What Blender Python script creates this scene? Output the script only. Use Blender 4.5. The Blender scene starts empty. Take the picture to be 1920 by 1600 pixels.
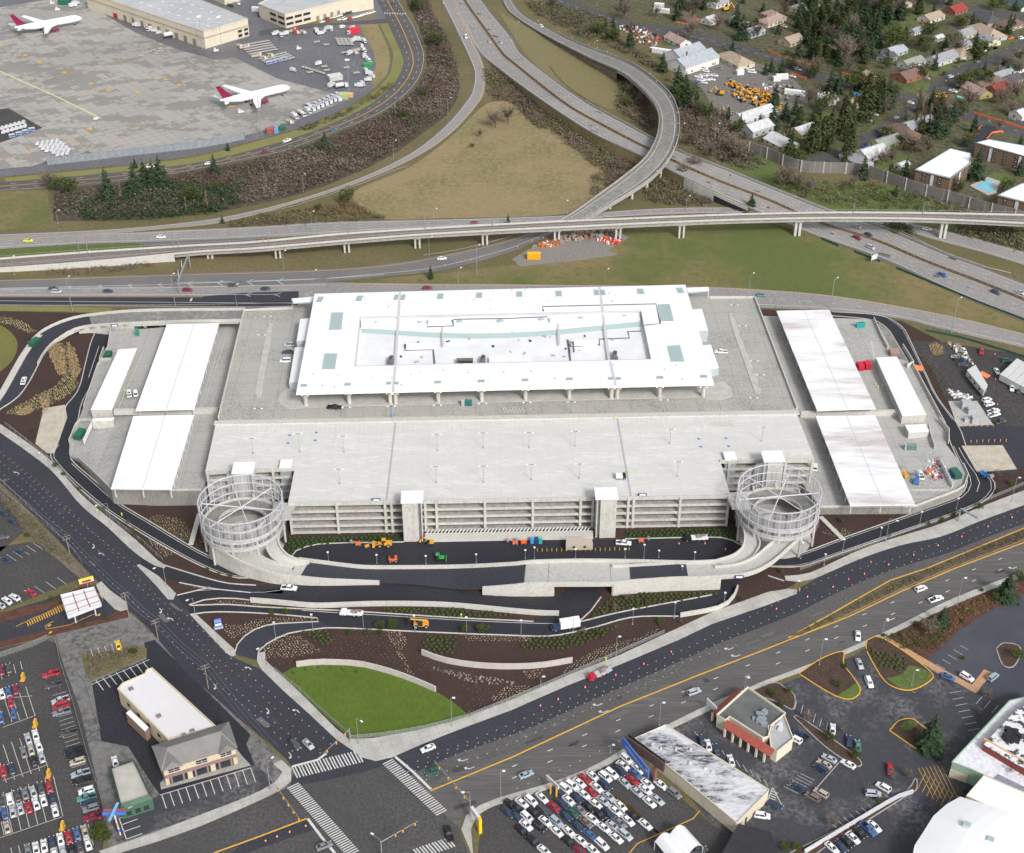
import bpy,bmesh,math,random
from mathutils import Vector,Matrix
from mathutils.geometry import tessellate_polygon
R=random.Random(11)
RAD=math.radians
S=bpy.context.scene
COL=S.collection
FPX,PITCH,CAMH=2620.0,RAD(33.7),320.0
cd=bpy.data.cameras.new('camera');cam=bpy.data.objects.new('camera',cd);COL.objects.link(cam)
cd.sensor_width=36.0;cd.lens=36.0*FPX/1920.0
cd.clip_start=1.0;cd.clip_end=6000.0
cam.location=(0,0,CAMH);cam.rotation_euler=(RAD(90)-PITCH,0,0)
S.camera=cam
W=bpy.data.worlds.new('World');S.world=W;W.use_nodes=True
_bg=W.node_tree.nodes['Background'];_sky=W.node_tree.nodes.new('ShaderNodeTexSky')
_sky.sky_type='NISHITA';_sky.sun_disc=False
_sky.sun_elevation=RAD(38);_sky.sun_rotation=RAD(150);_sky.altitude=100;_sky.dust_density=4.0;_sky.air_density=1.0
_hs=W.node_tree.nodes.new('ShaderNodeHueSaturation');_hs.inputs['Saturation'].default_value=0.3
W.node_tree.links.new(_sky.outputs[0],_hs.inputs['Color']);W.node_tree.links.new(_hs.outputs[0],_bg.inputs[0]);_bg.inputs[1].default_value=0.11
sl=bpy.data.lights.new('sun','SUN');sun=bpy.data.objects.new('sun',sl);COL.objects.link(sun)
sl.energy=1.45;sl.angle=RAD(11);sl.color=(1.0,0.975,0.94)
_a=RAD(150)
sun.rotation_euler=(RAD(90-38),0,RAD(180)-_a)
S.view_settings.view_transform='Standard';S.view_settings.look='None'
S.view_settings.exposure=0.67;S.view_settings.gamma=1.0;S.view_settings.use_curve_mapping=False
_c,_s=math.cos(PITCH),math.sin(PITCH)
def G(px,py,z=0.0):
 u=(px-960)/FPX;v=(py-800)/FPX
 dy=_c-v*_s;dz=-_s-v*_c;t=(z-CAMH)/dz
 return Vector((u*t,dy*t,z))
def PX(p):
 dz=p[2]-CAMH;dep=p[1]*_c-dz*_s
 return 960+p[0]/dep*FPX,800+(-p[1]*_s-dz*_c)/dep*FPX
def head(a,b,z=0):
 d=G(*b,z)-G(*a,z);return math.atan2(d.y,d.x)
MATS={}
def _lk(nt,a,b):nt.links.new(a,b)
def M(name,c,c2=None,s=0.05,c3=None,s3=1.5,rough=0.85,metal=0.0,lo=.35,hi=.65,lo3=.4,hi3=.6,det=5,spec=.3,bump=0.0,stretch=None,emit=0):
 if name in MATS:return MATS[name]
 m=bpy.data.materials.new(name);m.use_nodes=True;nt=m.node_tree;b=nt.nodes['Principled BSDF']
 b.inputs['Roughness'].default_value=rough;b.inputs['Metallic'].default_value=metal
 b.inputs['Specular IOR Level'].default_value=spec
 cc=lambda q:(q[0],q[1],q[2],1)
 if c2 is None and c3 is None:
  b.inputs['Base Color'].default_value=cc(c)
 else:
  g=nt.nodes.new('ShaderNodeNewGeometry');pos=g.outputs['Position']
  if stretch:
   mp=nt.nodes.new('ShaderNodeMapping');mp.inputs['Scale'].default_value=stretch[:3]
   mp.inputs['Rotation'].default_value=(0,0,stretch[3]if len(stretch)>3 else 0)
   _lk(nt,pos,mp.inputs[0]);pos=mp.outputs[0]
  cur=None
  for(q,sc,a_,b_)in((c2,s,lo,hi),(c3,s3,lo3,hi3)):
   if q is None:continue
   n=nt.nodes.new('ShaderNodeTexNoise');n.inputs['Scale'].default_value=sc;n.inputs['Detail'].default_value=det
   n.inputs['Roughness'].default_value=.65;_lk(nt,pos,n.inputs['Vector'])
   r=nt.nodes.new('ShaderNodeMapRange');r.inputs[1].default_value=a_;r.inputs[2].default_value=b_;_lk(nt,n.outputs[0],r.inputs[0])
   x=nt.nodes.new('ShaderNodeMix');x.data_type='RGBA';_lk(nt,r.outputs[0],x.inputs[0])
   if cur is None:x.inputs[6].default_value=cc(c)
   else:_lk(nt,cur,x.inputs[6])
   x.inputs[7].default_value=cc(q);cur=x.outputs[2]
  _lk(nt,cur,b.inputs['Base Color'])
  if bump:
   bp=nt.nodes.new('ShaderNodeBump');bp.inputs['Strength'].default_value=bump;bp.inputs['Distance'].default_value=.3
   n=nt.nodes.new('ShaderNodeTexNoise');n.inputs['Scale'].default_value=s3;n.inputs['Detail'].default_value=4
   _lk(nt,pos,n.inputs['Vector']);_lk(nt,n.outputs[0],bp.inputs['Height']);_lk(nt,bp.outputs[0],b.inputs['Normal'])
 if emit:
  b.inputs['Emission Color'].default_value=cc(c);b.inputs['Emission Strength'].default_value=emit
 MATS[name]=m;return m
def lines_mat(name,c,cl,px,py,w,ang=0.0,c2=None,s=.05,rough=.6,lo=.35,hi=.65,metal=0,stretch=None,grain=None):
 """surface with thin joint lines every px, py metres (sheet seams, slab joints) and patchy second colour"""
 m=M(name,c,c2 or c,s,rough=rough,lo=lo,hi=hi,metal=metal,stretch=stretch,c3=grain,s3=1.1);nt=m.node_tree;b=nt.nodes['Principled BSDF']
 src=b.inputs['Base Color'].links[0].from_socket
 g=nt.nodes.new('ShaderNodeNewGeometry');mp=nt.nodes.new('ShaderNodeMapping');mp.vector_type='POINT'
 mp.inputs['Rotation'].default_value=(0,0,-ang);_lk(nt,g.outputs['Position'],mp.inputs[0])
 sp=nt.nodes.new('ShaderNodeSeparateXYZ');_lk(nt,mp.outputs[0],sp.inputs[0])
 acc=None
 for i,per in((0,px),(1,py)):
  if not per:continue
  a=nt.nodes.new('ShaderNodeMath');a.operation='DIVIDE';_lk(nt,sp.outputs[i],a.inputs[0]);a.inputs[1].default_value=per
  f=nt.nodes.new('ShaderNodeMath');f.operation='FRACT';_lk(nt,a.outputs[0],f.inputs[0])
  l=nt.nodes.new('ShaderNodeMath');l.operation='LESS_THAN';_lk(nt,f.outputs[0],l.inputs[0]);l.inputs[1].default_value=w/per
  if acc is None:acc=l.outputs[0]
  else:
   q=nt.nodes.new('ShaderNodeMath');q.operation='MAXIMUM';_lk(nt,acc,q.inputs[0]);_lk(nt,l.outputs[0],q.inputs[1]);acc=q.outputs[0]
 x=nt.nodes.new('ShaderNodeMix');x.data_type='RGBA';_lk(nt,acc,x.inputs[0]);_lk(nt,src,x.inputs[6]);x.inputs[7].default_value=(*cl,1)
 _lk(nt,x.outputs[2],b.inputs['Base Color']);return m
def patch_mat(name,ca,cb,cj,bw,bh,ang,thr=.5,s=.03,cc2=None):
 """airfield slabs: brick cells, each cell light or dark, softened by noise so patches look worn"""
 m=bpy.data.materials.new(name);m.use_nodes=True;nt=m.node_tree;b=nt.nodes['Principled BSDF'];b.inputs['Roughness'].default_value=.75
 g=nt.nodes.new('ShaderNodeNewGeometry');mp=nt.nodes.new('ShaderNodeMapping');mp.inputs['Rotation'].default_value=(0,0,-ang);_lk(nt,g.outputs['Position'],mp.inputs[0])
 br=nt.nodes.new('ShaderNodeTexBrick');br.inputs['Scale'].default_value=1;br.inputs['Brick Width'].default_value=bw;br.inputs['Row Height'].default_value=bh
 br.offset=0.0;br.inputs['Mortar Size'].default_value=.12;br.inputs['Color1'].default_value=(0,0,0,1);br.inputs['Color2'].default_value=(1,1,1,1);br.inputs['Mortar'].default_value=(.5,.5,.5,1)
 br.inputs['Bias'].default_value=0;_lk(nt,mp.outputs[0],br.inputs[0])
 m2=nt.nodes.new('ShaderNodeMapping');m2.inputs['Rotation'].default_value=(0,0,-RAD(28));m2.inputs['Scale'].default_value=(.35,1.3,1);_lk(nt,g.outputs['Position'],m2.inputs[0]);n=nt.nodes.new('ShaderNodeTexNoise');n.inputs['Scale'].default_value=s;n.inputs['Detail'].default_value=5;_lk(nt,m2.outputs[0],n.inputs[0])
 n2=nt.nodes.new('ShaderNodeTexNoise');n2.inputs['Scale'].default_value=.35;n2.inputs['Detail'].default_value=4;_lk(nt,mp.outputs[0],n2.inputs[0])
 a=nt.nodes.new('ShaderNodeMath');a.operation='MULTIPLY_ADD';_lk(nt,br.outputs[0],a.inputs[0]);a.inputs[1].default_value=.22;_lk(nt,n.outputs[0],a.inputs[2])
 a2=nt.nodes.new('ShaderNodeMath');a2.operation='MULTIPLY_ADD';_lk(nt,n2.outputs[0],a2.inputs[0]);a2.inputs[1].default_value=.35;_lk(nt,a.outputs[0],a2.inputs[2])
 r=nt.nodes.new('ShaderNodeMapRange');r.inputs[1].default_value=thr+.25;r.inputs[2].default_value=thr+.31;_lk(nt,a2.outputs[0],r.inputs[0])
 x=nt.nodes.new('ShaderNodeMix');x.data_type='RGBA';_lk(nt,r.outputs[0],x.inputs[0]);x.inputs[6].default_value=(*ca,1);x.inputs[7].default_value=(*cb,1)
 n3=nt.nodes.new('ShaderNodeTexNoise');n3.inputs['Scale'].default_value=.012;n3.inputs['Detail'].default_value=5;_lk(nt,g.outputs['Position'],n3.inputs[0])
 r3=nt.nodes.new('ShaderNodeMapRange');r3.inputs[1].default_value=.45;r3.inputs[2].default_value=.6;_lk(nt,n3.outputs[0],r3.inputs[0])
 x3=nt.nodes.new('ShaderNodeMix');x3.data_type='RGBA';x3.blend_type='MULTIPLY';_lk(nt,r3.outputs[0],x3.inputs[0]);_lk(nt,x.outputs[2],x3.inputs[6]);x3.inputs[7].default_value=(*(cc2 or(.8,.8,.82)),1)
 y=nt.nodes.new('ShaderNodeMix');y.data_type='RGBA';_lk(nt,br.outputs[1],y.inputs[0]);_lk(nt,x3.outputs[2],y.inputs[6]);y.inputs[7].default_value=(*cj,1)
 _lk(nt,y.outputs[2],b.inputs['Base Color']);MATS[name]=m;return m
BANG=RAD(1.8)
GA=(.135,.125,.045)
m_grass_old=M('old_grass',(.25,.195,.1),(.17,.155,.065),.028,(.3,.235,.135),.35,rough=.95,lo=.44,hi=.6,lo3=.42,hi3=.68,det=10)
m_grass_mix=M('mixed_grass',(.105,.13,.038),(.215,.165,.08),.012,(.09,.1,.036),.3,rough=.95,lo=.42,hi=.58,lo3=.5,hi3=.75,det=10)
m_grass_ol=M('olive_grass',(.12,.11,.05),(.17,.135,.07),.018,(.085,.09,.035),.5,rough=.95,lo=.35,hi=.6,lo3=.45,hi3=.75)
m_grass_gr=M('green_grass',(.085,.135,.028),(.06,.095,.025),.05,(.12,.15,.05),.8,rough=.95)
m_verge=M('verge_grass',(.2,.22,.06),(.14,.16,.045),.06,(.23,.2,.09),.9,rough=.95)
m_lawn=M('lawn',(.08,.135,.015),(.12,.165,.028),.05,(.06,.1,.012),.9,rough=.95,lo=.3,hi=.7,lo3=.35,hi3=.8,det=8,stretch=(1,.45,1,RAD(30)))
m_hood=M('yard_ground',(.105,.125,.045),(.14,.125,.08),.03,(.07,.065,.04),.35,rough=.95)
m_dirt=M('dirt',(.11,.075,.055),(.16,.12,.085),.08,(.2,.17,.14),.5,rough=.95)
m_mulch=M('mulch',(.06,.034,.029),(.082,.047,.039),.12,(.038,.025,.022),1.6,rough=.95)
m_straw=M('straw',(.30,.22,.12),(.2,.14,.075),.8,(.38,.3,.19),3,rough=.95)
m_gravel=M('gravel',(.17,.155,.135),(.13,.12,.1),.3,(.3,.28,.26),2,rough=.95)
m_asnew=M('new_asphalt',(.028,.029,.037),(.039,.04,.048),.05,(.022,.023,.03),1.2,rough=.8)
m_asnew2=M('new_asphalt_blue',(.041,.042,.055),(.055,.055,.068),.04,(.033,.034,.045),1.4,rough=.8)
m_asold=M('old_asphalt',(.1,.096,.095),(.14,.134,.128),.04,(.08,.077,.076),1.2,rough=.85)
m_aslot=M('lot_asphalt',(.066,.063,.063),(.09,.086,.084),.05,(.052,.05,.05),1.3,rough=.8)
m_aswet=M('worn_lot_asphalt',(.062,.063,.073),(.16,.157,.158),.045,(.05,.051,.06),.7,rough=.5,lo=.5,hi=.62,det=7)
m_ashwy=M('highway_paving',(.26,.25,.24),(.2,.193,.187),.03,(.3,.29,.28),.8,rough=.85)
m_ashwd=M('highway_shoulder',(.135,.13,.128),(.165,.158,.152),.05,rough=.85)
m_con=M('concrete',(.43,.425,.40),(.36,.355,.335),.12,(.47,.465,.44),1.3,rough=.8)
m_conw=M('weathered_concrete',(.33,.325,.30),(.24,.235,.215),.1,(.38,.37,.34),1.0,rough=.85)
m_cond=M('wet_concrete',(.23,.225,.21),(.31,.305,.285),.06,(.19,.185,.175),.5,rough=.75,lo=.4,hi=.6)
m_conwall=M('wall_concrete',(.50,.49,.455),(.42,.41,.38),.25,(.55,.54,.50),1.5,rough=.8)
m_pwhite=M('road_paint',(.62,.62,.6),(.5,.5,.48),.8,rough=.6)
m_pyel=M('yellow_paint',(.72,.4,.05),(.6,.34,.05),.8,rough=.6)
m_white=M('white_membrane',(.82,.83,.845),(.74,.75,.77),.08,rough=.5)
m_steelw=M('white_steel',(.6,.6,.64),rough=.4)
m_steel=M('galvanised_steel',(.32,.35,.38),rough=.45,metal=.3)
m_dark=M('dark_metal',(.03,.03,.035),rough=.5)
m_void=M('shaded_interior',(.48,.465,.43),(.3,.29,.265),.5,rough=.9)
m_glass=M('window_glass',(.03,.038,.045),rough=.12,spec=.6)
m_sky=M('skylight_glass',(.36,.46,.46),rough=.25,spec=.5)
m_lamp=M('lamp_lens',(.75,.78,.8),rough=.3)
m_orange=M('safety_orange',(.85,.13,.03),rough=.6)
m_yel=M('machine_yellow',(.75,.37,.04),(.6,.28,.03),1.5,rough=.5)
m_tyre=M('tyre',(.02,.02,.02),rough=.8)
m_red=M('red_paint',(.5,.02,.03),rough=.35)
class MB:
 def __init__(s):s.v=[];s.f=[];s.mi=[]
 def add(s,vs,fs,m=0):
  o=len(s.v);s.v+=[tuple(q)for q in vs];s.f+=[tuple(i+o for i in f)for f in fs];s.mi+=[m]*len(fs);return s
 def quad(s,a,b,c,d,m=0):return s.add([a,b,c,d],[(0,1,2,3)],m)
 def poly(s,pts,m=0):
  pts=[Vector(p)for p in pts]
  tris=tessellate_polygon([pts]);out=[]
  for t in tris:
   a,b,c=(pts[i]for i in t)
   out.append(t if(b-a).cross(c-a).z>=0 else(t[0],t[2],t[1]))
  return s.add(pts,out,m)
 def prism(s,pts,z1,m=0,mside=None,z0=None):
  """pts: outline (Vector, z = base); walls up to z1 and a top"""
  pts=[Vector(p)for p in pts]
  if sum(pts[i].x*pts[(i+1)%len(pts)].y-pts[(i+1)%len(pts)].x*pts[i].y for i in range(len(pts)))<0:pts.reverse()
  n=len(pts);ms=m if mside is None else mside
  top=[Vector((p.x,p.y,z1))for p in pts];bot=[Vector((p.x,p.y,p.z if z0 is None else z0))for p in pts]
  s.poly(top,m)
  for i in range(n):j=(i+1)%n;s.quad(bot[i],bot[j],top[j],top[i],ms)
  return s
 def box(s,c,sx,sy,sz,rz=0.0,m=0,mt=None):
  """c = centre of the base"""
  c=Vector(c);ca,sa=math.cos(rz),math.sin(rz);P=[]
  for z in(0,sz):
   for(x,y)in((-1,-1),(1,-1),(1,1),(-1,1)):
    x*=sx/2;y*=sy/2;P.append((c.x+x*ca-y*sa,c.y+x*sa+y*ca,c.z+z))
  s.add(P,[(0,3,2,1),(0,1,5,4),(1,2,6,5),(2,3,7,6),(3,0,4,7)],m)
  return s.add(P[4:],[(0,1,2,3)],m if mt is None else mt)
 def tube(s,a,b,r,r2=None,n=6,m=0,cap=True):
  a=Vector(a);b=Vector(b);r2=r if r2 is None else r2;d=(b-a)
  if d.length<1e-6:return s
  d.normalize();u=d.orthogonal().normalized();w=d.cross(u);P=[]
  for(q,rr)in((a,r),(b,r2)):
   for i in range(n):
    t=2*math.pi*i/n;P.append(q+u*(rr*math.cos(t))+w*(rr*math.sin(t)))
  F=[(i,(i+1)%n,n+(i+1)%n,n+i)for i in range(n)]
  if cap:F+=[tuple(range(n-1,-1,-1)),tuple(range(n,2*n))]
  return s.add(P,F,m)
 def path(s,pts,r,n=5,m=0):
  for a,b in zip(pts,pts[1:]):s.tube(a,b,r,n=n,m=m)
  return s
 def wall(s,pts,th,h,m=0,mt=None,z0=None,closed=False):
  """upright band of thickness th along points (Vector, z = base); h = height or list"""
  pts=[Vector(p)for p in pts];n=len(pts);L=[];Q=[]
  for i in range(n):
   a=pts[i-1]if(i or closed)else pts[i];b=pts[(i+1)%n]if(i<n-1 or closed)else pts[i]
   d=(b-a);d.z=0;d.normalize();nn=Vector((-d.y,d.x,0))*(th/2);L.append(pts[i]+nn);Q.append(pts[i]-nn)
  H=h if isinstance(h,(list,tuple))else[h]*n
  zb=lambda p:Vector((p.x,p.y,p.z if z0 is None else z0))
  up=lambda p,k:Vector((p.x,p.y,p.z+H[k]))
  for i in range(n if closed else n-1):
   j=(i+1)%n
   s.quad(up(L[i],i),up(Q[i],i),up(Q[j],j),up(L[j],j),m if mt is None else mt)
   s.quad(zb(Q[i]),zb(Q[j]),up(Q[j],j),up(Q[i],i),m);s.quad(zb(L[j]),zb(L[i]),up(L[i],i),up(L[j],j),m)
  if not closed:
   s.quad(zb(L[0]),zb(Q[0]),up(Q[0],0),up(L[0],0),m);k=n-1;s.quad(zb(Q[k]),zb(L[k]),up(L[k],k),up(Q[k],k),m)
  return s
 def ring(s,c,r0,r1,z0,z1,n=48,m=0,a0=0,a1=2*math.pi):
  P=[]
  for i in range(n+1):
   t=a0+(a1-a0)*i/n;ca,sa=math.cos(t),math.sin(t)
   for(r,z)in((r0,z0),(r1,z0),(r1,z1),(r0,z1)):P.append((c[0]+r*ca,c[1]+r*sa,z))
  F=[]
  for i in range(n):
   for k in range(4):F.append((4*i+k,4*i+(k+1)%4,4*i+4+(k+1)%4,4*i+4+k))
  return s.add(P,F,m)
 def blob(s,c,rx,ry,rz,m=0,seed=None,n=2,jit=.25):
  rr=R
  bm=bmesh.new();bmesh.ops.create_icosphere(bm,subdivisions=n,radius=1)
  vs=[]
  for v in bm.verts:
   k=1+rr.uniform(-jit,jit);vs.append((c[0]+v.co.x*rx*k,c[1]+v.co.y*ry*k,c[2]+v.co.z*rz*k))
  s.add(vs,[tuple(v.index for v in f.verts)for f in bm.faces],m);bm.free();return s
 def mesh(s,name,mats,off=(0,0,0)):
  me=bpy.data.meshes.new(name);o=Vector(off)
  me.from_pydata([(x-o.x,y-o.y,z-o.z)for x,y,z in s.v],[],s.f)
  for m in(mats if isinstance(mats,(list,tuple))else[mats]):me.materials.append(m)
  me.polygons.foreach_set('material_index',s.mi);me.validate();me.update();return me
 def low(s):
  xs=[p[0]for p in s.v];ys=[p[1]for p in s.v];zs=[p[2]for p in s.v]
  return((min(xs)+max(xs))/2,(min(ys)+max(ys))/2,min(zs))
def tagp(o,label=None,cat=None,group=None,kind=None):
 if label:o['label']=label
 if cat:o['category']=cat
 if group:o['group']=group
 if kind:o['kind']=kind
 return o
def thing(name,label,cat,loc=(0,0,0),group=None,rz=0.0):
 o=bpy.data.objects.new(name,None);COL.objects.link(o);o.location=loc;o.rotation_euler=(0,0,rz);o.empty_display_size=.5
 return tagp(o,label,cat,group)
def part(mb,name,mats,parent,world=True,label=None):
 """mesh in world coordinates made a child (world=True) or given in the parent's own coordinates"""
 off=(0,0,0)
 if world:
  p=parent;off=Vector((0,0,0))
  while p:off+=Vector(p.location);p=p.parent
 o=bpy.data.objects.new(name,mb.mesh(name,mats,off));COL.objects.link(o);o.parent=parent
 if label:o['label']=label
 return o
def solo(mb,name,mats,label,cat,group=None,kind=None):
 if not mb.v:print('EMPTY',label);return None
 off=mb.low();o=bpy.data.objects.new(name,mb.mesh(name,mats,off));o.location=off;COL.objects.link(o)
 return tagp(o,label,cat,group,kind)
def struct(mb,name,mats):
 o=bpy.data.objects.new(name,mb.mesh(name,mats));COL.objects.link(o);o['kind']='structure';return o
def copy_tree(o,parent=None):
 c=o.copy();COL.objects.link(c);c.parent=parent
 for ch in o.children:copy_tree(ch,c)
 return c
def cr(pts,k=8):
 """Catmull-Rom through points (any dimension)"""
 P=[Vector(list(p)+[0]*(3-len(p)))for p in pts];P=[P[0]*2-P[1]]+P+[P[-1]*2-P[-2]];out=[]
 for i in range(1,len(P)-2):
  a,b,c,d=P[i-1:i+3]
  for j in range(k):
   t=j/k;out.append(.5*((2*b)+(c-a)*t+(2*a-5*b+4*c-d)*t*t+(3*b-a-3*c+d)*t**3))
 out.append(P[-2]);return out
def zi(z,t):
 if not isinstance(z,(list,tuple)):return z
 for(a,za),(b,zb)in zip(z,z[1:]):
  if t<=b:return za+(zb-za)*max(0,(t-a))/max(1e-6,b-a)
 return z[-1][1]
def line(pts,z=0.0,n=None,smooth=True):
 """photo polyline -> n points of the place at height z (number or [(t, z)...])"""
 q=cr(pts)if smooth and len(pts)>2 else[Vector((*p[:2],0))for p in pts]
 w=[G(p.x,p.y,0)for p in q];d=[0]
 for a,b in zip(w,w[1:]):d.append(d[-1]+(b-a).length)
 if n is None:n=max(2,int(d[-1]/4))
 out=[];k=0
 for i in range(n):
  t=i/(n-1);x=t*d[-1]
  while k<len(d)-2 and d[k+1]<x:k+=1
  f=(x-d[k])/max(1e-9,d[k+1]-d[k]);p=q[k].lerp(q[k+1],f);out.append(G(p.x,p.y,zi(z,t)))
 return out
class Rib:
 """road-like band between two photo polylines"""
 def __init__(s,L,Rr,z=0.0,n=None,smooth=True):
  if n is None:n=max(2,int(sum((G(*b)-G(*a)).length for a,b in zip(L,L[1:]))/5))
  s.L=line(L,z,n,smooth);s.R=line(Rr,z,n,smooth);s.n=n
  s.len=sum((b-a).length for a,b in zip(s.L,s.L[1:]))
 def at(s,t,x,dz=0.0):
  x=min(max(x,0),1)*(s.n-1);i=min(int(x),s.n-2);f=x-i
  a=s.L[i].lerp(s.L[i+1],f);b=s.R[i].lerp(s.R[i+1],f);p=a.lerp(b,t);p.z+=dz;return p
 def face(s,mb,m=0,t0=0,t1=1,x0=0,x1=1,dz=0.0,k=None):
  k=k or max(2,int(s.n*(x1-x0))+1)
  A=[s.at(t0,x0+(x1-x0)*i/(k-1),dz)for i in range(k)];B=[s.at(t1,x0+(x1-x0)*i/(k-1),dz)for i in range(k)]
  for i in range(k-1):
   q=(A[i],B[i],B[i+1],A[i+1])if(B[i]-A[i]).cross(A[i+1]-A[i]).z>0 else(A[i],A[i+1],B[i+1],B[i])
   mb.quad(*q,m)
  return s
 def slab(s,mb,th,m=0,zb=None):
  """sides down to thickness th (or down to height zb)"""
  for E in(s.L,s.R):
   for a,b in zip(E,E[1:]):
    a2=Vector((a.x,a.y,a.z-th if zb is None else zb));b2=Vector((b.x,b.y,b.z-th if zb is None else zb));mb.quad(a2,b2,b,a,m)
  if zb is None:
   for i in range(s.n-1):
    dn=Vector((0,0,-th));mb.quad(s.L[i]+dn,s.L[i+1]+dn,s.R[i+1]+dn,s.R[i]+dn,m)
  for i in(0,s.n-1):
   a,b=s.L[i],s.R[i];zz=lambda p:Vector((p.x,p.y,p.z-th if zb is None else zb));mb.quad(zz(a),zz(b),b,a,m)
  return s
 def mark(s,mb,t,w=.3,x0=0,x1=1,dash=None,m=0,dz=.03):
  if dash:
   on,off=dash;x=x0
   while x<x1:
    e=min(x1,x+on/s.len);s._seg(mb,t,w,x,e,m,dz,2);x+=(on+off)/s.len
  else:s._seg(mb,t,w,x0,x1,m,dz,max(2,int(s.n*(x1-x0))+1))
  return s
 def _seg(s,mb,t,w,x0,x1,m,dz,k):
  P=[s.at(t(x0+(x1-x0)*i/(k-1))if callable(t)else t,x0+(x1-x0)*i/(k-1),dz)for i in range(k)]
  flat(mb,P,w,m)
def flat(mb,P,w,m=0):
 """flat painted line of width w along world points"""
 n=len(P);E=[]
 for i in range(n):
  d=P[min(i+1,n-1)]-P[max(i-1,0)];d.z=0
  if d.length<1e-6:d=Vector((1,0,0))
  d.normalize();q=Vector((-d.y,d.x,0))*(w/2);E.append((P[i]+q,P[i]-q))
 for(a,b),(c,d)in zip(E,E[1:]):mb.quad(a,b,d,c,m)
def pl(mb,pts,w=.3,z=.12,m=0,smooth=False):
 flat(mb,line(pts,z,smooth=smooth)if smooth else[G(*p,z)for p in pts],w,m)
def dots(mb,pts,sp=3.6,sz=.35,z=.12,m=0,smooth=True):
 L=line(pts,z,n=max(2,int(sum((G(*b)-G(*a)).length for a,b in zip(pts,pts[1:]))/sp)),smooth=smooth)
 for p in L:mb.quad(p+Vector((-sz,-sz,0))/2,p+Vector((sz,-sz,0))/2,p+Vector((sz,sz,0))/2,p+Vector((-sz,sz,0))/2,m)
def area(name,pts,z,mat,smooth=False):
 q=[(p.x,p.y)for p in cr(list(pts)+[pts[0]])][:-1]if smooth else pts
 mb=MB();mb.poly([G(x,y,z)for x,y in q]);return struct(mb,name,mat)
def raised(name,pts,h,mat,z=0.0,smooth=False,side=None):
 q=[(p.x,p.y)for p in cr(list(pts)+[pts[0]])][:-1]if smooth else pts
 mb=MB();mb.prism([G(x,y,h)for x,y in q],h,0,0 if side is None else 1,z0=z);return struct(mb,name,[mat]+([side]if side else[]))
def walk(name,L,Rr,h=.16,mat=None,z=0.0,smooth=True):
 r=Rib(L,Rr,z+h,smooth=smooth);mb=MB();r.face(mb);r.slab(mb,h,0,zb=z);struct(mb,name,mat or m_walk);return r
m_walk=lines_mat('pavement_concrete',(.47,.46,.43),(.3,.29,.27),3.0,3.0,.12,RAD(20),c2=(.38,.37,.345),s=.15,rough=.8,lo=.4,hi=.6)
# ================= GROUND, ROADS, WATER, PAVEMENTS =================
mb=MB();mb.poly([Vector((-3500,-400,-.02)),Vector((3500,-400,-.02)),Vector((3500,5200,-.02)),Vector((-3500,5200,-.02))]);struct(mb,'ground',m_grass_ol)
area('airport_asphalt',[(-60,-70),(760,-70),(709,0),(723,30),(732,47),(700,47),(728,95),(733,120),(726,142),(697,170),(660,196),(610,220),(560,241),(480,263),(375,290),(250,308),(100,322),(-60,338)],.02,M('airport_asphalt',(.125,.123,.138),(.2,.197,.205),.03,(.1,.1,.112),.5,rough=.4,lo=.4,hi=.7))
m_apron=patch_mat('apron_concrete',(.26,.248,.23),(.375,.36,.33),(.205,.197,.183),5.6,5.6,RAD(-52),.47,.045,(.86,.86,.87))
area('apron',[(-60,22),(0,14),(60,4),(165,-10),(180,18),(255,62),(330,92),(400,112),(440,108),(480,128),(520,148),(560,158),(640,180),(655,186),(560,225),(470,252),(350,280),(250,290),(190,297),(165,283),(128,298),(95,300),(60,312),(-60,322),(-60,268),(78,240),(15,204),(-60,215)],.05,m_apron)
area('dark_paving',[(-60,214),(16,203),(80,240),(0,268),(-60,282)],.07,m_aslot)
mb=MB()
pl(mb,[(-20,124),(0,134),(110,183),(189,222)],.9,.09);o=struct(mb,'apron_marking',M('chartreuse_paint',(.62,.66,.3),rough=.7))
mb=MB()
for a in([(-10,175),(60,156),(250,108),(330,97)],[(130,185),(260,150),(380,125),(440,108)],[(120,255),(190,297)],[(60,262),(180,250),(300,226)],[(0,297),(45,292),(60,283),(50,273)]):
 pl(mb,a,.35,.09,smooth=len(a)>2)
for x,y in((0,85),(47,104),(74,116),(121,136),(171,157),(203,170),(258,173),(311,149),(336,159),(435,199),(168,242)):
 p=G(x,y,.1);mb.box(p,3,3,.02)
struct(mb,'taxi_line',m_pyel)
mb=MB()
Rib([(697,-20),(722,32),(712,45),(735,92),(736,115),(728,142),(700,173),(660,198),(610,222),(560,243),(480,265),(375,293),(250,310),(90,326),(8,334)],[(712,-20),(724,35),(733,50),(756,100),(758,120),(745,149),(725,174),(692,199),(655,219),(605,241),(550,261),(480,280),(375,305),(250,321),(10,342)],.045).face(mb)
struct(mb,'verge',m_verge)
mb=MB();mb.poly([G(x,y,.04)for x,y in[(675,47),(708,45),(728,90),(732,110),(725,140),(700,166),(694,150),(705,125),(700,95),(683,70)]]);struct(mb,'dry_grass',m_grass_old)
mb=MB();mb.poly([G(x,y,.05)for x,y in[(562,38),(580,46),(640,40),(706,33),(700,20),(660,30),(575,36)]]);struct(mb,'dry_grass',m_grass_mix)
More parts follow.
